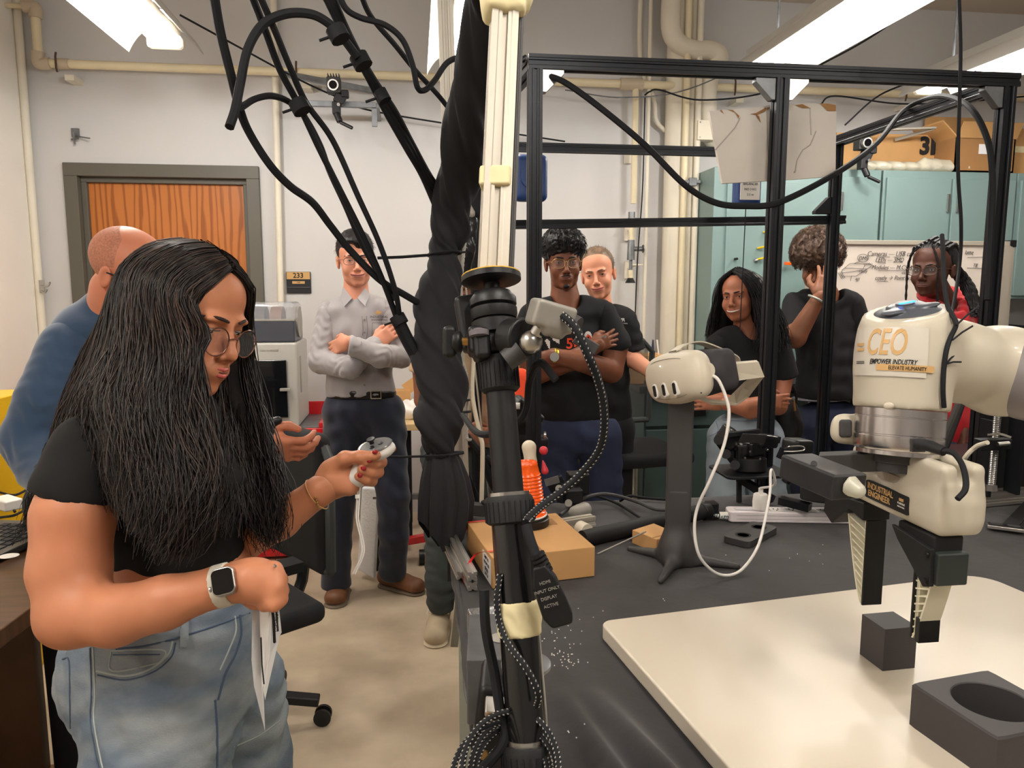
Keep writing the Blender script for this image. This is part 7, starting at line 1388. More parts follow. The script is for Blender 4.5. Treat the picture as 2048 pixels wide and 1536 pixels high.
# ================================================================ woman in the red hoodie
def woman_red():
    y = 3.05; Q = lambda px_, py_, dy=0: Y(px_, py_, y + dy)
    p = person(Q(1890, 1100) * [1, 1, 0], 'young woman with long braids and glasses in a red hooded sweatshirt'); sk = skin('red', (94, 58, 46))
    T = (Q(1866, 540), face(Q(1862, 540), -.42, .0, .0), .99); nk = Q(1888, 606, .04)
    b = SDF(.006); b.rc(T[0] + T[1] @ np.array([0, -.02, -.06]), nk, .05, .054, k=.03); put('body', sk, p, [head_sdf(fem=True, wide=1.04, ear=True), b], [T, None]); br = hair_mat('black', (26, 25, 27)); head(p, T, None, (120, 74, 68), smile=-.1, browm=br, fem=True, look=(-.1, 0), glasses=(mat('tortoise', (96, 70, 56), .3), .027, .019, 'sq', .0017))
    s = SDF(.004); s.el((0, -.022, .050), (.083, .106, .088)); s.el((0, .120, -.005), (.10, .072, .090), op='-', k=.012).box((0, .075, -.11), (.13, .085, .10), op='-', k=.01); s.cut((0, 0, -.05), (0, 0, -1)).noise((1, .1, 0), .013, .0022, .4); put('hair', br, p, [s], [T])
    L_ = lambda q: T[0] + T[1] @ np.array(q)
    def braid(P, r, lab=None):
        S = spline(P, 10); MB().tube(S, [r * (1 + .22 * math.sin(i * 1.7)) for i in range(len(S))], 7).build('braid', br, p)
    braid([L_((.05, .075, .10)), L_((.075, .07, .02)), L_((.078, .065, -.08)), L_((.078, .06, -.18))], .0048); braid([L_((-.03, .085, .10)), L_((-.055, .085, .03)), L_((-.06, .08, -.08)), L_((-.065, .075, -.22)), L_((-.07, .07, -.30))], .0045)
    braid([L_((.02, .09, .10)), L_((.06, .08, .06)), L_((.08, .06, -.02))], .004)
    for i in range(16):
        a = i * .39; braid([L_((-.03 + .02 * math.cos(a), -.09, .02 + .02 * math.sin(a))), L_((-.07 + .02 * math.cos(a), -.13, -.04 + .02 * math.sin(a))), L_((-.11 + .022 * math.cos(a), -.12, -.10 + .015 * math.sin(a))), L_((-.13 - .01 * (i % 4), -.10, -.17 - .008 * (i % 5)))], .008)
    for i in range(9):
        x = -.07 + i * .0175; braid([L_((x, .055 - abs(x) * .2, .125 - abs(x) * .5)), L_((x * 1.05, -.02, .140 - abs(x) * .45)), L_((x * .8, -.09, .09)), L_((x * .3 - .03, -.125, .02))], .0065)
    sh = mat('red_fleece', (196, 20, 34), .9, noise=(6, .08), sheen=.4); s = SDF(.007); torso_sdf(s, nk, Q(1836, 640), Q(1952, 630), Q(1895, 850), .155, .12, 1.05); s.rc(nk - [0, .07, 0], nk + UP * .14, .045, .07, op='-', k=.01).noise((.5, 0, 1), .09, .006, 1.5).noise((1, 0, -.4), .06, .003, 1.2); s.cut(Q(1895, 890), -UP)
    h_ = SDF(.006); h_.chain([nk + [-.07, -.05, -.01], nk + [-.075, .03, .035], nk + [.0, .10, .05], nk + [.09, .05, .03], nk + [.07, -.04, -.01], nk + [.02, -.09, -.06]], [.022, .03, .045, .036, .028, .02], k=.02).noise((1, .3, .5), .05, .004, 1.); a = SDF(.007); a.chain([Q(1838, 648), Q(1822, 740, .0), Q(1850, 830, -.1)], [.066, .058, .05], k=.03).chain([Q(1952, 640), Q(1962, 745), Q(1930, 850, -.08)], [.066, .06, .05], k=.03).noise((.3, .2, 1), .06, .005, 1.6)
    o = put('hoodie', sh, p, [s, h_, a]); hd_ = SDF(.006); hand(hd_, Q(1855, 840, -.12), np.array([.4, -.3, -1]), FW, RT, .9); hand(hd_, Q(1925, 858, -.1), np.array([-.3, -.3, -1]), FW, -RT, .9); put('hands', sk, p, [hd_])
    s = SDF(.008); s.el(Q(1895, 890), (.16, .115, .11), k=.05).chain([Q(1860, 900), Q(1850, 1280)], [.095, .075], k=.04).chain([Q(1935, 900), Q(1945, 1280)], [.095, .075], k=.04); s.cut((0, 0, .05), (0, 0, -1)).noise((.4, 0, 1), .08, .004, 1.3); put('jeans', mat('mid_denim', (72, 88, 112), .85, noise=(6, .15)), p, [s])
    for px_ in (1850, 1945): q = Q(px_, 1295) * [1, 1, 0]; shoe(p, q + [0, .08, 0], q + [0, -.13, 0], M['white'], M['white'])
woman_red()
# ================================================================ bald man in the blue sweater, leaning forward behind the woman
def man_bald():
    d = 2.0; Q = lambda x, y, dd=0: D(x, y, d + dd)
    foot = D(170, 900, d + .1) * [1, 1, 0]
    p = person(foot, 'bald man in a blue sweater leaning forward behind the woman with the controller'); sk = skin('bald', (196, 124, 94))
    hc_ = Q(258, 552, -.02); T = (hc_, face(hc_, .95, -.35), 1.0)
    nk = Q(222, 632, .03); b = SDF(.006); b.rc(T[0] + T[1] @ np.array([0, -.03, -.05]), nk, .060, .064, k=.03)
    hd_ = SDF(.004); hw = D(510, 880, 1.72); hand(hd_, hw, RT * .9 - UP * .25, UP * .7 - FW * .5, FW * .4 - UP * .4, 1.0, (.35, .7, .5), .06, (.3, .2)); b.chain([D(430, 905, 1.8), hw], [.036, .027], k=.02)
    put('body', sk, p, [head_sdf(), b, hd_], [T, None, None]); st = hair_mat('stubble', (96, 74, 62)); head(p, T, None, (150, 84, 76), browm=st)
    s = SDF(.004); s.el((0, -.017, .043), (.0775, .0995, .0815)); s.el((0, .12, .02), (.10, .085, .13), op='-', k=.01); s.cut((0, 0, -.05), (0, 0, -1)); s.cut((0, 0, .105), (0, .4, 1)); put('hair', mat('shaved_hair', (172, 112, 88), .7, noise=(200, .2)), p, [s], [T])
    L_ = lambda x, y, z: T[0] + T[1] @ np.array([x, y, z]); MB().tube([L_(-.07, .09, .004), L_(-.080, .03, .006), L_(-.082, -.005, .006), L_(-.083, -.02, -.012)], .0022, 6).tube([L_(.07, .09, .004), L_(.080, .03, .006), L_(.082, -.005, .006)], .0022, 6).tube([L_(-.06, .1, -.02), L_(-.07, .095, .006), L_(0, .11, .006), L_(.07, .095, .006)], .002, 6).build('glasses', M['black_plastic'], p)
    sw = mat('blue_sweater', (44, 66, 92), .9, noise=(4, .1), bump=(420, .25, .0006), sheen=.4)
    s = SDF(.008); s.chain([Q(190, 670, .03), Q(180, 770, .05), Q(190, 1000, .12)], [.10, .13, .14], k=.05, sq=(FW, .75)).rc(Q(222, 618, .03), Q(200, 655, .02), .062, .07, k=.03).rc(Q(155, 680), Q(290, 690, .15), .066, .066, k=.04); s.noise((.4, 0, 1), .10, .004, 1.5).noise((1, 0, .3), .06, .002, 1.2); s.cut(Q(180, 1000, .12), -UP)
    a = SDF(.007); a.chain([Q(140, 700, -.02), Q(95, 800, -.06), Q(58, 878, -.08), Q(86, 935, -.12), Q(120, 985, -.2)], [.078, .074, .066, .060, .050], k=.04).noise((.4, 0, 1), .045, .003, 2.); a2 = SDF(.008); a2.chain([Q(300, 700, .12), Q(370, 860, 0), D(470, 895, 1.76)], [.07, .058, .042], k=.03).noise((1, 0, .3), .05, .003, 1.2)
    put('sweater', sw, p, [s, a, a2]); hs2 = SDF(.006); hand(hs2, Q(115, 982, -.2), np.array([.5, -.3, -.6]), FW, -RT, 1.); put('hand', sk, p, [hs2])
    s = SDF(.009); s.el(Q(185, 1000, .14), (.17, .13, .12), k=.05).chain([Q(140, 1010, .14), foot + [-.09, .05, .06]], [.10, .075], k=.04).chain([Q(240, 1010, .14), foot + [.12, .05, .06]], [.10, .075], k=.04); s.cut((0, 0, .05), (0, 0, -1)); put('trousers', mat('dark_trousers', (30, 32, 38), .8), p, [s])
    for dx_ in (-.09, .12): shoe(p, foot + [dx_, .02, 0], foot + [dx_ + .05, .25, 0], M['black_plastic'], M['black_plastic'])
    # controller-like black tool in his hand
    s = SDF(.003); q = D(538, 885, 1.70); s.rc(q + UP * .04, q - UP * .03, .014, .012).rc(q + UP * .04, q + UP * .05 + RT * .02, .012, .010, k=.01); tag(put('handheld_tool', M['black_plastic'], None, [s]), 'black handheld grip in the bald man\'s fist', 'tool')
man_bald()
# ================================================================ woman with the controller
def woman_front():
    Q = lambda x, y, d: D(x, y, d)
    foot = D(340, 1300, 1.25) * [1, 1, 0]
    p = person(foot, 'woman with very long dark hair, round glasses, black crop top and jeans, holding a controller'); sk = skin('front', (196, 130, 96), .45)
    f_ = nrm(RT * .90 - FW * .34 - UP * .27); r_ = nrm(np.cross(f_, UP)); u_ = np.cross(r_, f_); HR_ = np.stack([r_, f_, u_], 1); T = (D(374, 637, 1.22), HR_, .96)
    nk = D(322, 800, 1.24)
    b = SDF(.005); b.rc(T[0] + HR_ @ np.array([0, -.02, -.06]), nk, .048, .054, k=.03).rc(nk, D(340, 860, 1.2), .055, .06, k=.03)
    b.el(D(352, 1150, 1.27), (.125, .10, .11), k=.03)
    # near arm
    b.chain([D(165, 925, 1.13), D(148, 1030, 1.10), D(140, 1140, 1.09), D(150, 1222, 1.07)], [.044, .055, .054, .046], k=.02).chain([D(150, 1222, 1.07), D(230, 1232, 1.05), D(330, 1205, 1.04), D(440, 1172, 1.04), D(470, 1165, 1.04)], [.046, .041, .036, .0265, .0265], k=.02).el(D(128, 1240, 1.07), (.028, .028, .028), k=.03)
    h1 = SDF(.0026); h1.rc(D(462, 1166, 1.04), D(522, 1158, 1.035), .0265, .026, k=.02).rc(D(500, 1160, 1.035), D(535, 1178, 1.035), .026, .022, k=.02)
    for i, (a_, b_, c_) in enumerate((((548, 1140, 1.03), (560, 1160, 1.05), (545, 1180, 1.07)), ((554, 1156, 1.025), (562, 1182, 1.035), (545, 1198, 1.06)), ((554, 1174, 1.02), (560, 1198, 1.022), (542, 1208, 1.045)), ((546, 1188, 1.02), (548, 1208, 1.015), (528, 1212, 1.03)))): h1.chain([D(505, 1160, 1.035), D(*a_), D(*b_), D(*c_)], [.016, .0112, .0098, .0085], k=.006)
    h1.chain([D(480, 1180, 1.06), D(510, 1200, 1.06), D(532, 1206, 1.05)], [.016, .0115, .009], k=.01)
    # far arm with the controller
    b2 = SDF(.004); b2.chain([D(420, 900, 1.36), D(430, 1060, 1.34), D(475, 1085, 1.32), D(560, 1040, 1.29), D(640, 982, 1.28), D(662, 968, 1.28)], [.046, .042, .038, .032, .0245, .0255], k=.02)
    h2 = SDF(.0024); h2.box(D(683, 950, 1.285), (.027, .030, .013), frame(-FW, RT * .8 + UP * .3), .012, k=.012).rc(D(655, 968, 1.28), D(690, 945, 1.282), .026, .026, k=.02, sq=(FW, .7)).rc(D(668, 962, 1.275), D(700, 975, 1.27), .018, .014, k=.012)
    h2.chain([D(668, 935, 1.275), D(690, 917, 1.262), D(720, 914, 1.25), D(752, 911, 1.245)], [.0155, .0125, .0105, .0085], k=.006)
    fing = [([(700, 925, 1.305), (735, 900, 1.315), (765, 898, 1.30), (784, 897, 1.29)], [.011, .0095, .0085, .0075]),
            ([(702, 935, 1.305), (742, 920, 1.315), (762, 924, 1.295), (750, 926, 1.262), (733, 923, 1.25)], [.011, .0105, .0105, .0098, .0085]),
            ([(698, 952, 1.305), (735, 940, 1.315), (756, 944, 1.295), (742, 945, 1.262), (724, 939, 1.25)], [.011, .0105, .0102, .0095, .0082]),
            ([(694, 966, 1.30), (725, 960, 1.31), (744, 962, 1.292), (732, 960, 1.262), (717, 953, 1.252)], [.010, .0095, .0092, .0086, .0074])]
    for P, r in fing: h2.chain([D(*q) for q in P], r, k=.003)
    put('body', sk, p, [head_sdf(.0022, fem=True, jaw=.95), b, h1, b2, h2], [T, None, None, None, None]); br = mat('hair_dark', (30, 24, 23), .38, spec=.45); bw = mat('brow_dark', (44, 30, 24), .7)
    L = head(p, T, None, (196, 96, 88), smile=.15, browm=bw, fem=True, mouth_w=.82, look=(-.1, -.55), lidded=True, glasses=(mat('rose_metal', (150, 116, 104), .22, .9), .0245, .0235, 'ro', .0011, -.011), brow=.9, mouth_open=.004)
    nm = mat('nail_red', (150, 14, 26), .15, coat=.8)
    for (x, y, d, rx, ry, an) in ((750, 904, 1.236, .0050, .0038, .25), (738, 921, 1.2425, .0058, .0042, -.1), (727, 937, 1.2435, .0054, .0042, -.1), (720, 951, 1.245, .0046, .0042, -.15), (787, 893, 1.283, .0034, .0026, 0.)):
        c_, s_ = math.cos(an), math.sin(an); MB().ball(D(x, y, d), (rx, ry, .0022), np.stack([RT * c_ + UP * s_, UP * c_ - RT * s_, -FW], 1), 12).build('fingernail', nm, p)
    MB().ball(D(541, 1209, 1.012), (.006, .0045, .003), np.stack([RT, UP, -FW], 1), 12).build('fingernail', nm, p)
    # bracelet
    c_ = D(634, 985, 1.28); ax_ = nrm(D(662, 968, 1.28) - D(600, 1012, 1.285)); fr_ = frame(ax_); BR = MB().tube([c_ + (fr_[:, 0] * math.cos(a) + fr_[:, 1] * math.sin(a)) * .0295 - UP * .003 for a in np.linspace(0, 2 * pi, 28)], .0009, 5).build('bracelet', M['gold_ink'], p)
    for i in range(5): MB().ball(D(631 + i * 1.5, 995 + 5 * i, 1.252), .0024, n=8).build('charm', M['brass'], BR)
    # crop top
    tm = mat('black_crop_top', (13, 12, 13), .9, noise=(6, .12)); s = SDF(.0055)
    s.chain([D(322, 870, 1.25), D(330, 960, 1.25), D(345, 1050, 1.26), D(348, 1120, 1.265)], [.105, .120, .118, .114], k=.04, sq=(FW, .8)).rc(D(182, 910, 1.16), D(400, 880, 1.36), .052, .045, k=.05).el(D(395, 975, 1.20), (.062, .06, .06), np.eye(3), k=.05); s.noise((.5, .2, 1), .07, .003, 1.6).noise((1, 0, -.4), .045, .0015, 1.5)
    s.rc(D(352, 855, 1.12), D(345, 780, 1.2), .055, .05, op='-', k=.01)
    hn = nrm(UP * 1.0 - RT * .20); s.cut(D(350, 1142, 1.26), -hn)
    a = SDF(.005); a.rc(D(182, 905, 1.15), D(157, 985, 1.115), .060, .066).noise((.3, 0, 1), .05, .002, 1.6); a.cut(D(150, 990, 1.11), nrm(-UP + RT * -.22)); put('crop_top', tm, p, [s, a])
    MB().tube(spline([D(345, 815, 1.13), D(350, 838, 1.115), D(358, 850, 1.11), D(368, 838, 1.115), D(372, 818, 1.13)], 5), .0009, 5).build('necklace', M['brass'], p)
    # jeans
    jm = mat('washed_denim', (152, 158, 160), .88, noise=(7, .2, 12), bump=(300, .6, .0012), c2=(100, 114, 130), stretch=(1, 1, 2.2)); s = SDF(.006)
    s.chain([D(355, 1205, 1.28), D(350, 1265, 1.28), D(345, 1330, 1.28)], [.118, .142, .150], k=.05, sq=(FW, .85)).chain([D(312, 1370, 1.22), D(318, 1500, 1.20), D(312, 1700, 1.2)], [.108, .110, .105], k=.05).chain([D(464, 1370, 1.36), D(478, 1530, 1.38), D(480, 1700, 1.38)], [.092, .092, .09], k=.02).el(D(212, 1345, 1.25), (.068, .08, .09), k=.05)
    s.chain([D(300, 1700, 1.2), foot + [-.05, .0, .05]], [.12, .10], k=.04).chain([D(490, 1700, 1.38), foot + [.16, .12, .05]], [.11, .095], k=.04); s.noise((.5, .3, 1), .055, .0036, 2.4).noise((-.5, .2, 1), .035, .0016, 2.2).cut((0, 0, .03), (0, 0, -1)).cut(D(352, 1196, 1.28), nrm(UP - RT * .17)); J = put('jeans', jm, p, [s]); bb_ = bvh_of(J)
    sm = mat('denim_seam_light', (168, 176, 176), .8); sd_ = mat('denim_seam_dark', (74, 90, 112), .85)
    for Ls, m_, r in (([(232, 1298), (300, 1290), (400, 1262), (500, 1226)], sd_, .0016), ([(186, 1296), (190, 1380), (188, 1440), (200, 1510), (206, 1536)], sm, .0016), ([(180, 1296), (183, 1380), (181, 1440), (192, 1510), (198, 1536)], sd_, .0013), ([(193, 1342), (250, 1352), (300, 1338), (335, 1310), (345, 1282)], sm, .0018), ([(195, 1350), (250, 1360), (305, 1345), (342, 1315), (351, 1285)], sd_, .0012),
                     ([(222, 1302), (324, 1300), (322, 1322), (300, 1330), (224, 1342), (222, 1302)], sm, .0013), ([(226, 1310), (320, 1309)], sd_, .001), ([(480, 1230), (482, 1270), (470, 1310), (450, 1350), (436, 1400)], sd_, .0022), ([(470, 1232), (472, 1262), (458, 1300), (440, 1340)], sm, .0014), ([(125, 1318), (138, 1322), (140, 1400), (141, 1470)], sd_, .0015), ([(430, 1400), (434, 1460), (434, 1536)], sd_, .002), ([(468, 1494), (520, 1470), (560, 1440)], sm, .0012)):
        line_on(bb_, Ls, r, 'seam', m_, J, off=.0004, n=5, seg=5)
    patch_on(bb_, [(362, 1234), (378, 1234), (376, 1292), (360, 1296)], 'belt_loop', jm, J, off=.005, step=2.5)
    for foot_o in (foot + [-.05, 0, 0], foot + [.16, .12, 0]): shoe(p, foot_o + [-.03, .03, 0], foot_o + [.15, -.12, 0], M['white'], M['white'])
    # smartwatch
    ww = nrm(D(470, 1165, 1.04) - D(400, 1185, 1.04)); c_ = D(449, 1170, 1.04); s = SDF(.002); s.rc(c_ - ww * .012, c_ + ww * .009, .0305, .0300); s.cut(c_ - ww * .011, -ww).cut(c_ + ww * .009, ww); W_ = put('watch_strap', mat('strap_cream', (214, 208, 194), .5), p, [s])
    nn_ = nrm(-FW * .93 + UP * .32); q = D(447, 1163, 1.002) ; xx = nrm(ww - nn_ * (ww @ nn_)); Rw_ = np.stack([xx, np.cross(nn_, xx), nn_], 1); MB().prism(rrect(.032, .037, .009, 5), -.012, .004, q, Rw_).build('watch_case', M['steel'], W_, bevel=.002); MB().prism(rrect(.028, .033, .007, 5), .003, .0046, q, Rw_).build('watch_screen', mat('watch_glass', (8, 8, 10), .05, coat=1.), W_); MB().cyl(q - xx * .017 - Rw_[:, 1] * .006, q - xx * .019 - Rw_[:, 1] * .006, .0035).build('watch_crown', M['steel'], W_)
    for (x, y) in ((550, 1132), (562, 1182), (561, 1206)): MB().ball(D(x, y, 1.015), .0024, n=8).build('ring_stone', M['steel'], p)
    # hair: scalp volume, then long strands
    P_ = lambda L_: [D(*q) for q in L_]
    hv = SDF(.006); hv.el(T[0] + HR_ @ np.array([.0, -.022, .042]), (.076, .096, .078), HR_, k=.02)
    hv.chain([D(320, 620, 1.25), D(280, 700, 1.28), D(245, 800, 1.29), D(190, 930, 1.30)], [.066, .074, .070, .040], k=.04).chain([D(340, 640, 1.17), D(305, 740, 1.16), D(305, 860, 1.13), D(320, 960, 1.10), D(325, 1030, 1.09)], [.040, .052, .052, .040, .02], k=.04).chain([D(440, 640, 1.34), D(450, 740, 1.35), D(470, 860, 1.33), D(500, 960, 1.30)], [.040, .042, .044, .030], k=.04)
    hv.rc(T[0] + HR_ @ np.array([.0, .120, .005]), T[0] + HR_ @ np.array([.0, .10, -.11]), .062, .062, op='-', k=.01)
    hv.noise((.9, .2, .35), .035, .002, 1.4).noise((.8, .5, .3), .016, .0012, 1.2); put('hair', mat('hair_under', (24, 18, 17), .75, spec=.2, noise=(90, .4), stretch=(1, 1, .15)), p, [hv])
    SK = lambda x, y, z: T[0] + HR_ @ np.array([x, y, z])
    near = [[SK(.004, .066, .098), SK(.040, .074, .075), SK(.062, .062, .035)] + P_([(412, 668, 1.115), (395, 705, 1.10), (394, 745, 1.09), (402, 800, 1.08), (420, 880, 1.05), (430, 960, 1.03), (405, 1040, 1.02), (372, 1098, 1.02)]),
            [SK(.004, .052, .108), SK(.048, .052, .088), SK(.076, .040, .040)] + P_([(375, 700, 1.08), (362, 780, 1.07), (372, 870, 1.04), (392, 960, 1.02), (370, 1050, 1.01), (345, 1108, 1.01)]),
            [SK(.004, .034, .117), SK(.052, .028, .100), SK(.084, .012, .045)] + P_([(330, 720, 1.07), (318, 810, 1.05), (335, 900, 1.03), (345, 990, 1.01), (330, 1060, 1.0), (312, 1105, 1.0)]),
            [SK(.004, .012, .123), SK(.055, .002, .104), SK(.086, -.02, .050)] + P_([(280, 710, 1.08), (262, 800, 1.05), (275, 890, 1.03), (290, 980, 1.02), (285, 1060, 1.01)]),
            [SK(.004, -.014, .124), SK(.054, -.030, .102), SK(.082, -.055, .050)] + P_([(240, 700, 1.12), (215, 790, 1.08), (225, 870, 1.06), (245, 960, 1.05), (262, 1030, 1.04)]),
            [SK(.004, -.045, .118), SK(.045, -.065, .096), SK(.064, -.090, .045)] + P_([(205, 700, 1.18), (170, 790, 1.16), (145, 860, 1.18), (125, 930, 1.21), (108, 1000, 1.23)]),
            [SK(.004, -.075, .104), SK(.020, -.100, .072), SK(.025, -.122, .020)] + P_([(178, 700, 1.27), (146, 790, 1.28), (118, 870, 1.28), (92, 950, 1.28), (72, 1040, 1.27)])]
    guided('hair_strands', br, p, near, 3000, .00115, .011, 41, 22, .006, freq=2.3)
    guided('hair_strands', mat('hair_brown_light', (58, 42, 36), .4, spec=.5), p, near, 800, .0010, .012, 42, 22, .0075, freq=2.2)
    far = [[SK(-.004, .066, .098), SK(-.045, .072, .072), SK(-.070, .058, .020)] + P_([(494, 700, 1.33), (512, 800, 1.32), (532, 890, 1.30), (552, 970, 1.27), (562, 1040, 1.25), (545, 1082, 1.24)]),
           [SK(-.004, .052, .108), SK(-.052, .048, .085), SK(-.082, .030, .025)] + P_([(482, 740, 1.35), (495, 840, 1.33), (512, 930, 1.30), (528, 1000, 1.27), (518, 1050, 1.25), (540, 1085, 1.24)]),
           [SK(-.004, .030, .118), SK(-.055, .020, .098), SK(-.086, -.0, .030)] + P_([(455, 760, 1.33), (462, 860, 1.28), (475, 950, 1.24), (490, 1020, 1.22)]),
           [SK(-.004, -.01, .124), SK(-.055, -.02, .1), SK(-.084, -.04, .03)] + P_([(425, 800, 1.28), (432, 890, 1.22), (440, 980, 1.18), (420, 1060, 1.14)])]
    guided('hair_strands', br, p, far, 1500, .00115, .012, 43, 22, .009, freq=2.2)
    guided('hair_strands', mat('hair_brown_light', (58, 42, 36), .4, spec=.5), p, far, 260, .0010, .009, 44, 18, .010, freq=2.)
    wisps = [P_([(88, 900, 1.27), (70, 980, 1.27), (58, 1040, 1.27), (30, 1095, 1.27)]), P_([(100, 880, 1.27), (78, 960, 1.27), (70, 1030, 1.27), (40, 1070, 1.27)]), P_([(110, 860, 1.27), (85, 950, 1.27), (62, 1010, 1.27), (60, 1060, 1.27)])]
    guided('hair_strands', br, p, wisps, 60, .0009, .008, 45, 12, .010)
    # paper sheets held in the near hand
    t = thing('paper_sheets', D(525, 1300, 1.05), 'folded white printed sheets hanging from the woman\'s near hand', 'paper')
    sh = [[(505, 1195, 1.05), (520, 1192, 1.06), (524, 1330, 1.07), (530, 1462, 1.08), (508, 1372, 1.06), (503, 1320, 1.05)], [(518, 1192, 1.04), (545, 1195, 1.03), (540, 1310, 1.05), (524, 1380, 1.06), (530, 1462, 1.075)], [(540, 1196, 1.03), (556, 1200, 1.05), (563, 1265, 1.08), (545, 1300, 1.07), (530, 1350, 1.06)], [(510, 1200, 1.065), (550, 1200, 1.075), (560, 1268, 1.085), (530, 1400, 1.08), (512, 1300, 1.07)]]
    for L_ in sh:
        P = [D(*q) for q in L_]; n_ = -FW * .0006; k_ = len(P); V = P + [q - n_ for q in P]; mesh('paper_sheet', V, [tuple(range(k_)), tuple(range(2 * k_ - 1, k_ - 1, -1))] + [((i + 1) % k_, i, k_ + i, k_ + (i + 1) % k_) for i in range(k_)], M['paper'], t, smooth=False)
    for L_, r in (([(543, 1200, 1.025), (547, 1240, 1.03), (549, 1285, 1.045)], .002), ([(552, 1215, 1.04), (556, 1262, 1.06)], .0012), ([(522, 1275, 1.04), (524, 1330, 1.048), (528, 1368, 1.056)], .001)): MB().tube([D(*q) for q in L_], r, 4).build('printed_rule', M['ink'], t)
    for i, y in enumerate((1228, 1240, 1252)): text('FORM', .006, M['ink'], D(553, y, 1.028), np.stack([-UP, RT, -FW], 1), t, ext=.0002)
    # controller
    t = thing('hand_controller', D(735, 915, 1.26), 'white hand controller with grey button face held in the woman\'s red-nailed fingers', 'controller')
    s = SDF(.002); s.rc(D(738, 905, 1.275), D(716, 955, 1.272), .019, .0165, k=.012); nf = nrm(UP * .86 - FW * .42 - RT * .22); cf = D(752, 889, 1.262); Rf = frame(nf, RT + UP * .25); s.el(cf - nf * .012, (.030, .023, .015), Rf, k=.012); s.cut(cf - nf * .001, nf); put('controller_shell', mat('controller_white', (232, 228, 222), .3, coat=.2), t, [s])
    MB().lathe(cf - nf * .0022, [(.0272, 0), (.0282, .0012), (.0262, .003), (0, .0034)], Rf, 32, sy=.78).build('button_face', mat('controller_grey', (104, 104, 106), .22), t)
    tj = cf + Rf @ np.array([-.007, .006, .0015]); MB().lathe(tj, [(.0042, 0), (.0036, .004), (.0072, .006), (.0070, .0085), (0, .0078)], Rf, 20).build('thumbstick', M['black_plastic'], t)
    for x, y in ((-.006, -.009), (.008, -.002)): MB().lathe(cf + Rf @ np.array([x, y, .001]), [(.0042, 0), (.0040, .0014), (0, .0018)], Rf, 14).build('button', M['black_plastic'], t)
    st = spline([D(716, 972, 1.272), D(714, 1010, 1.27), D(713, 1040, 1.27), D(722, 1080, 1.27), D(723, 1110, 1.27), D(706, 1148, 1.27)], 5); MB().tube(st, .0014, 6).tube([q + RT * .0035 for q in st], .0014, 6).build('wrist_strap', M['white'], t, kind=None); MB().box(D(715, 993, 1.268), (.008, .004, .007)).build('strap_slider', M['white'], t, bevel=.001)
woman_front()
# ================================================================ desk, laptop and bits at the far left
t = thing('desk', (-1.25, 1.6, 0), 'dark brown desk at the left edge of the photo', 'desk')
c0 = Z(64, 1215, .75); quadbox([(-1.9, 1.0, .71), (-.93, 1.0, .71), (c0[0], c0[1] + .02, .71), (-1.05, 2.3, .71), (-1.9, 2.3, .71)], .04).build('desk_top', M['wood_desk'], t, bevel=.003)
MB().b2((-1.85, 1.1, 0), (-1.05, 2.25, .05)).b2((-1.85, 1.1, .05), (-1.8, 2.25, .71)).build('side_panel', M['wood_desk'], t); MB().b2((-1.85, 2.2, .05), (-1.1, 2.24, .71)).build('back_panel', M['wood_desk'], t)
MB().bar((-.98, 1.15, 0), (-.98, 1.15, .71), .05, .05).build('leg', M['wood_desk'], t)
t = thing('laptop', Z(10, 1090, .75), 'grey laptop with a white sticker on the brown desk', 'laptop'); R = rotm(-.25); q = Z(-18, 1085, .765)
MB().box(q, (.24, .34, .018), R).build('laptop_base', mat('laptop_grey', (92, 90, 88), .4, .5), t, bevel=.004)
for i in range(6):
    for j in range(7): MB().box(q + R @ np.array([-.06 + i * .028, -.06 + j * .030, .0105]), (.022, .024, .003), R).build('key', M['ink'] if (i + j) % 5 else M['dgrey'], t)
MB().lathe(Z(18, 1112, .776), [(.02, 0), (.02, .0008), (0, .0008)], n=24, sx=1.2).build('round_sticker', M['white'], t)
t = thing('power_adapter', Z(15, 1000, .76), 'white power adapter lying on the desk beside the laptop', 'adapter'); MB().box(Z(14, 1006, .78), (.10, .055, .035), rotm(-.7)).build('adapter_body', M['white'], t, bevel=.006); MB().cyl(Z(28, 1020, .79), Z(30, 1024, .785), .004).build('port', M['ink'], t)
for i, (a, c_, e_) in enumerate((((0, 985), (30, 990), (62, 975)), ((0, 1035), (30, 1030), (58, 1015)), ((0, 1010), (35, 1000), (60, 1005)))): cable([Z(*a, .765), Z(*c_, .775), Z(*e_, .77)], .004, ['thin black cord behind', 'thin black cord in front of', 'thin black cord crossing over'][i] + ' the white power adapter')
q0 = Z(60, 770, 1.08); mb = MB().b2((-2.08, 2.75, .0), (-1.47, 3.1, 1.08)); t = thing('yellow_cabinet', (-1.8, 2.9, 0), 'bright yellow metal cabinet against the left wall', 'cabinet'); mb.build('cabinet_body', M['yellow'], t, bevel=.004); MB().b2((-1.95, 2.74, .1), (-1.52, 2.75, 1.0)).build('door', M['yellow'], t, bevel=.003)
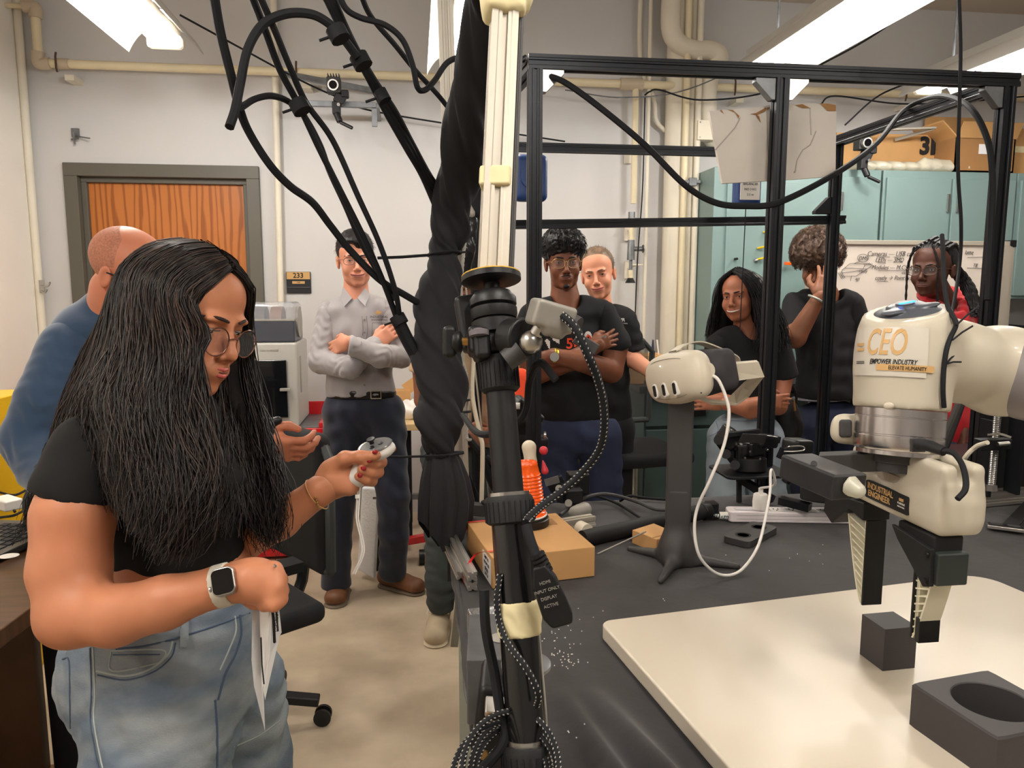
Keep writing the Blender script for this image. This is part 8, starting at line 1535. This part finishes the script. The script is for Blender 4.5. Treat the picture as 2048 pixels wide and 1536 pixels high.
# ================================================================ red tool chest, printer
TX0, TX1, TY0, TY1 = -.98, -.50, 4.06, 4.55
t = thing('tool_chest', ((TX0 + TX1) / 2, 4.3, 0), 'red rolling tool chest with white drawer pulls and white lettering', 'tool chest')
MB().b2((TX0, TY0 + .02, .08), (TX1, TY1, .72)).b2((TX0, TY0 + .02, .72), (TX0 + .02, TY1, .78)).b2((TX1 - .02, TY0 + .02, .72), (TX1, TY1, .75)).b2((TX0, TY1 - .02, .72), (TX1, TY1, .80)).build('chest_body', M['red'], t, bevel=.004)
MB().b2((TX0 + .02, TY0 + .03, .72), (TX1 - .02, TY1 - .02, .724)).build('top_mat', M['zinc'], t)
zs = [Y(600, y, TY0)[2] for y in (887, 915, 950, 985, 1033, 1112)]
yz = lambda yy: Y(600, yy, TY0)[2]
for i, (ya, yb_, m_) in enumerate(((892, 912, M['red']), (924, 945, M['black_plastic']), (955, 982, M['black_plastic']), (992, 1026, M['black_plastic']), (1040, 1096, M['red']))):
    dr = MB().b2((TX0 + .02, TY0, yz(yb_)), (TX1 - .07, TY0 + .02, yz(ya))).build('drawer', m_, t, bevel=.002); MB().b2((TX0 + .02, TY0 - .015, yz(ya) + .0), (TX1 - .07, TY0 + .005, yz(ya) + .028)).build('drawer_pull', M['white'], dr, bevel=.004)
MB().b2((TX0 + .12, TY0 + .012, yz(882)), (TX1 - .10, TY0 + .02, yz(868))).build('badge', M['ink'], t)
tx = lambda px_, py_: Y(px_, py_, TY0 - .002)
text('CRAFTSMAN', .044, M['alu'], tx(582, 875) + [0, .012, 0], RXZ, t, sx=.9, bold=.001); text('BEARING SLIDES', .034, M['white'], tx(574, 902), RXZ, t, sx=.82, bold=.0008)
for s_, y_, z_ in (('650 LB.', 1051, .042), ('CAPACITY', 1064, .04), ('4.5 X 1.5 INCH', 1077, .032), ('CASTERS', 1088, .032)): text(s_, z_, M['white'], tx(608, y_), RXZ, t, sx=.82, bold=.001)
MB().b2((TX0 + .01, TY0, .02), (TX1, TY0 + .03, .085)).build('base_skirt', M['red'], t, bevel=.004)
for x in (TX0 + .06, TX1 - .06):
    for y in (TY0 + .07, TY1 - .07): MB().cyl((x - .015, y, .035), (x + .015, y, .035), .034).build('caster', M['dark_rubber'], t)
MB().cyl(tx(603, 1040), tx(603, 1040) - [0, .008, 0], .012).build('lock', M['steel'], t)
t = thing('cube_printer', (-.85, 4.3, .73), 'grey enclosed 3D printer with dark glass door on the tool chest', 'printer')
px0, px1 = -1.02, -.625; MB().b2((px0, 4.11, .727), (px1, 4.50, 1.18)).build('printer_case', mat('printer_grey', (176, 174, 168), .45), t, bevel=.012)
dr = MB().b2((px0 + .04, 4.09, .78), (px1 - .055, 4.11, 1.09)).build('glass_door', mat('dark_glass', (14, 16, 20), .08, coat=.5), t, bevel=.004); MB().b2((px1 - .09, 4.07, .925), (px1 - .035, 4.09, .94)).build('door_handle', M['grey_plastic'], dr, bevel=.003)
text('FAST 3D PRINTER', .012, M['grey_plastic'], (px1 - .14, 4.108, 1.14), RXZ, t)
MB().b2((px1, 4.2, .9), (px1 + .002, 4.24, 1.1)).build('side_vent', M['grey_plastic'], t)
t = thing('filament_box', (-.85, 4.3, 1.18), 'smoky plastic filament spool box on top of the printer', 'spool box'); MB().b2((px0 + .02, 4.13, 1.182), (px1 - .01, 4.42, 1.30)).build('lower_tray', mat('smoky_tray', (72, 74, 84), .3, alpha=.85), t, bevel=.01)
for i in range(4): x = px0 + .07 + i * .088; MB().cyl((x, 4.27, 1.285), (x + .06, 4.27, 1.285), .085).build('spool', [M['black_plastic'], M['dgrey'], mat('brown_filament', (128, 88, 62), .5), M['grey_plastic']][i], t)
s = SDF(.006); s.box((-.825, 4.275, 1.33), (.19, .145, .065), None, .03); s.cut((0, 0, 1.30), (0, 0, -1)); put('lid', mat('smoky_lid', (190, 192, 200), .08, alpha=.38, coat=.5), t, [s]); MB().b2((px0 + .02, 4.128, 1.296), (px1 - .01, 4.135, 1.306)).build('lid_rim', M['grey_plastic'], t)
# side table behind the drape with bags and small box
t = thing('side_table', (.25, 4.3, 0), 'light wooden work table with black legs behind the man in grey', 'table'); MB().b2((-.12, 4.05, .70), (1.1, 4.6, .735)).build('table_top', M['wood_lt'], t, bevel=.003)
for x, y in ((-.05, 4.12), (1.0, 4.12), (-.05, 4.5), (1.0, 4.5)): MB().b2((x - .02, y - .02, .05), (x + .02, y + .02, .70)).build('leg', M['black_metal'], t)
MB().b2((-.1, 4.1, .3), (1.05, 4.13, .33)).build('crossbar', M['zinc'], t)
s = SDF(.01); s.el((-.03, 4.25, .78), (.08, .08, .06)).el((.07, 4.25, .79), (.09, .08, .07)).noise((1, .4, .5), .05, .01, 1.6); tag(put('plastic_bags', M['white'], None, [s]), 'crumpled white plastic bags on the light wooden table', 'bag')
t = thing('small_open_box', (-.08, 4.45, .736), 'small open cardboard box behind the elbow of the man in grey', 'box'); MB().b2((-.17, 4.4, .736), (-.03, 4.52, .87)).build('carton_body', M['card'], t); MB().box((-.02, 4.44, .90), (.10, .005, .07), rotm(0, 0, -.6)).build('flap', M['card'], t)
t = thing('padded_mailer', (-.26, 3.72, 0), 'white quilted mailer leaning between the legs of the man in grey', 'bag')
MB().add([(-.31, 3.73, .05), (-.22, 3.66, .02), (-.19, 3.73, .47), (-.28, 3.76, .47), (-.30, 3.76, .05), (-.21, 3.69, .02), (-.18, 3.76, .47), (-.27, 3.79, .47)], [(0, 1, 2, 3), (7, 6, 5, 4), (0, 4, 5, 1), (1, 5, 6, 2), (2, 6, 7, 3), (3, 7, 4, 0)]).build('mailer', mat('quilted_white', (226, 226, 228), .7, bump=(90, .8, .004)), t, bevel=.01); MB().box((-.205, 3.70, .43), (.03, .01, .012)).build('tab', M['grey_plastic'], t)
tag(MB().b2((-.25, 3.82, 0), (-.12, 4.0, .42)).build('black_case', M['black_plastic'], bevel=.01), 'black upright case standing behind the white mailer', 'case')
t = thing('red_dolly', (0, 3.95, 0), 'red low dolly frame under the wooden table', 'dolly'); MB().bar((-.15, 3.9, .12), (.30, 4.02, .14), .04, .04).bar((-.15, 3.9, .12), (-.1, 4.3, .12), .04, .04).build('dolly_frame', M['red'], t, bevel=.004)
for x, y in ((.02, 3.9), (.25, 4.0)): MB().cyl((x - .015, y, .04), (x + .015, y, .04), .04).build('caster', M['black_plastic'], t)
# ================================================================ office chairs
def office_chair(loc, yaw, label, mesh_back=True, arms=True, seat_h=.50):
    t = thing('office_chair', loc, label, 'chair', 'office chairs'); R = rotm(yaw); L = lambda x, y, z: np.array(loc) + R @ np.array([x, y, z]); bm = M['black_plastic']
    s = SDF(.008); s.box(L(0, 0, seat_h), (.24, .23, .035), R, .03); put('seat', mat('seat_fabric', (34, 34, 36), .9), t, [s])
    MB().cyl(L(0, 0, .12), L(0, 0, seat_h - .02), .028).build('column', M['steel'], t)
    for i in range(5):
        a = 2 * pi * i / 5 + .3; MB().bar(L(0, 0, .13), L(.28 * math.cos(a), .28 * math.sin(a), .085), .045, .03).build('base_leg', bm, t, bevel=.006)
        q = L(.29 * math.cos(a), .29 * math.sin(a), .03); e = R @ np.array([-math.sin(a), math.cos(a), 0]); 
        for sg in (-1, 1): MB().cyl(q + e * sg * .010, q + e * sg * .022, .029).build('caster', bm, t)
    P = [L(x, -.24 - .03 * math.cos(x * 4), z) for x, z in ((-.21, seat_h + .12), (-.225, seat_h + .5), (-.17, seat_h + .56), (.17, seat_h + .56), (.225, seat_h + .5), (.21, seat_h + .12), (-.21, seat_h + .12))]
    MB().tube(P, .017, 8).build('back_frame', mat('chair_frame', (60, 64, 64), .5), t)
    if mesh_back: MB().box(L(0, -.26, seat_h + .34), (.40, .003, .42), R).build('back_mesh', mat('chair_mesh', (70, 72, 72), .8, alpha=.45), t)
    else: s = SDF(.008); s.box(L(0, -.26, seat_h + .34), (.20, .03, .24), R, .03); put('backrest', mat('seat_fabric', (34, 34, 36), .9), t, [s])
    MB().tube(spline([L(0, -.1, seat_h - .04), L(0, -.25, seat_h), L(0, -.28, seat_h + .2)], 5), .02, 8).build('back_support', bm, t)
    for sg in (-1, 1): MB().tube(spline([L(sg * .2, .0, seat_h - .02), L(sg * .3, .0, seat_h + .05), L(sg * .3, -.02, seat_h + .2)], 5), .016, 8).box(L(sg * .3, .02, seat_h + .215), (.07, .24, .03), R).build('armrest', bm, t)
    MB().bar(L(.1, .1, seat_h - .05), L(.33, .16, seat_h - .06), .012, .03).build('tilt_lever', bm, t)
    return t
office_chair((1.12, 3.72, 0), .15 + pi, 'black mesh-backed office chair behind the headset', seat_h=.62)
office_chair((-.62, 2.45, 0), 2.2, 'black office chair behind the woman holding the papers', mesh_back=False, seat_h=.42)
for i, (px_, py_, y_, w_, h_, l) in enumerate(((1300, 690, 4.3, .23, .15, 'brown cardboard box on the counter seen through the chair mesh'), (1272, 745, 4.15, .10, .12, 'small brown box on the counter behind the woman\'s forearm'))):
    q = Y(px_, py_, y_); q[2] = .921; tag(MB().b2(q + [-w_ / 2, 0, 0], q + [w_ / 2, .2, h_]).build('carton', M['card'], bevel=.003), l, 'box')
mb = MB()
for i in range(6): q = Y(1260 + 13 * i, 660, 4.35); tag(MB().cyl(q * [1, 1, 0] + [0, 0, .925], q * [1, 1, 0] + [random.uniform(-.03, .05), random.uniform(-.03, .03), 1.16], .005, n=6).build('hand_tool', [M['white'], M['black_plastic'], M['steel'], M['blue'], M['dgrey'], M['white']][i]), ['white', 'black', 'steel', 'blue', 'dark grey', 'rightmost white'][i] + ' slim tool handle sticking up behind the cardboard box on the counter', 'tool', 'tools behind the cardboard box')
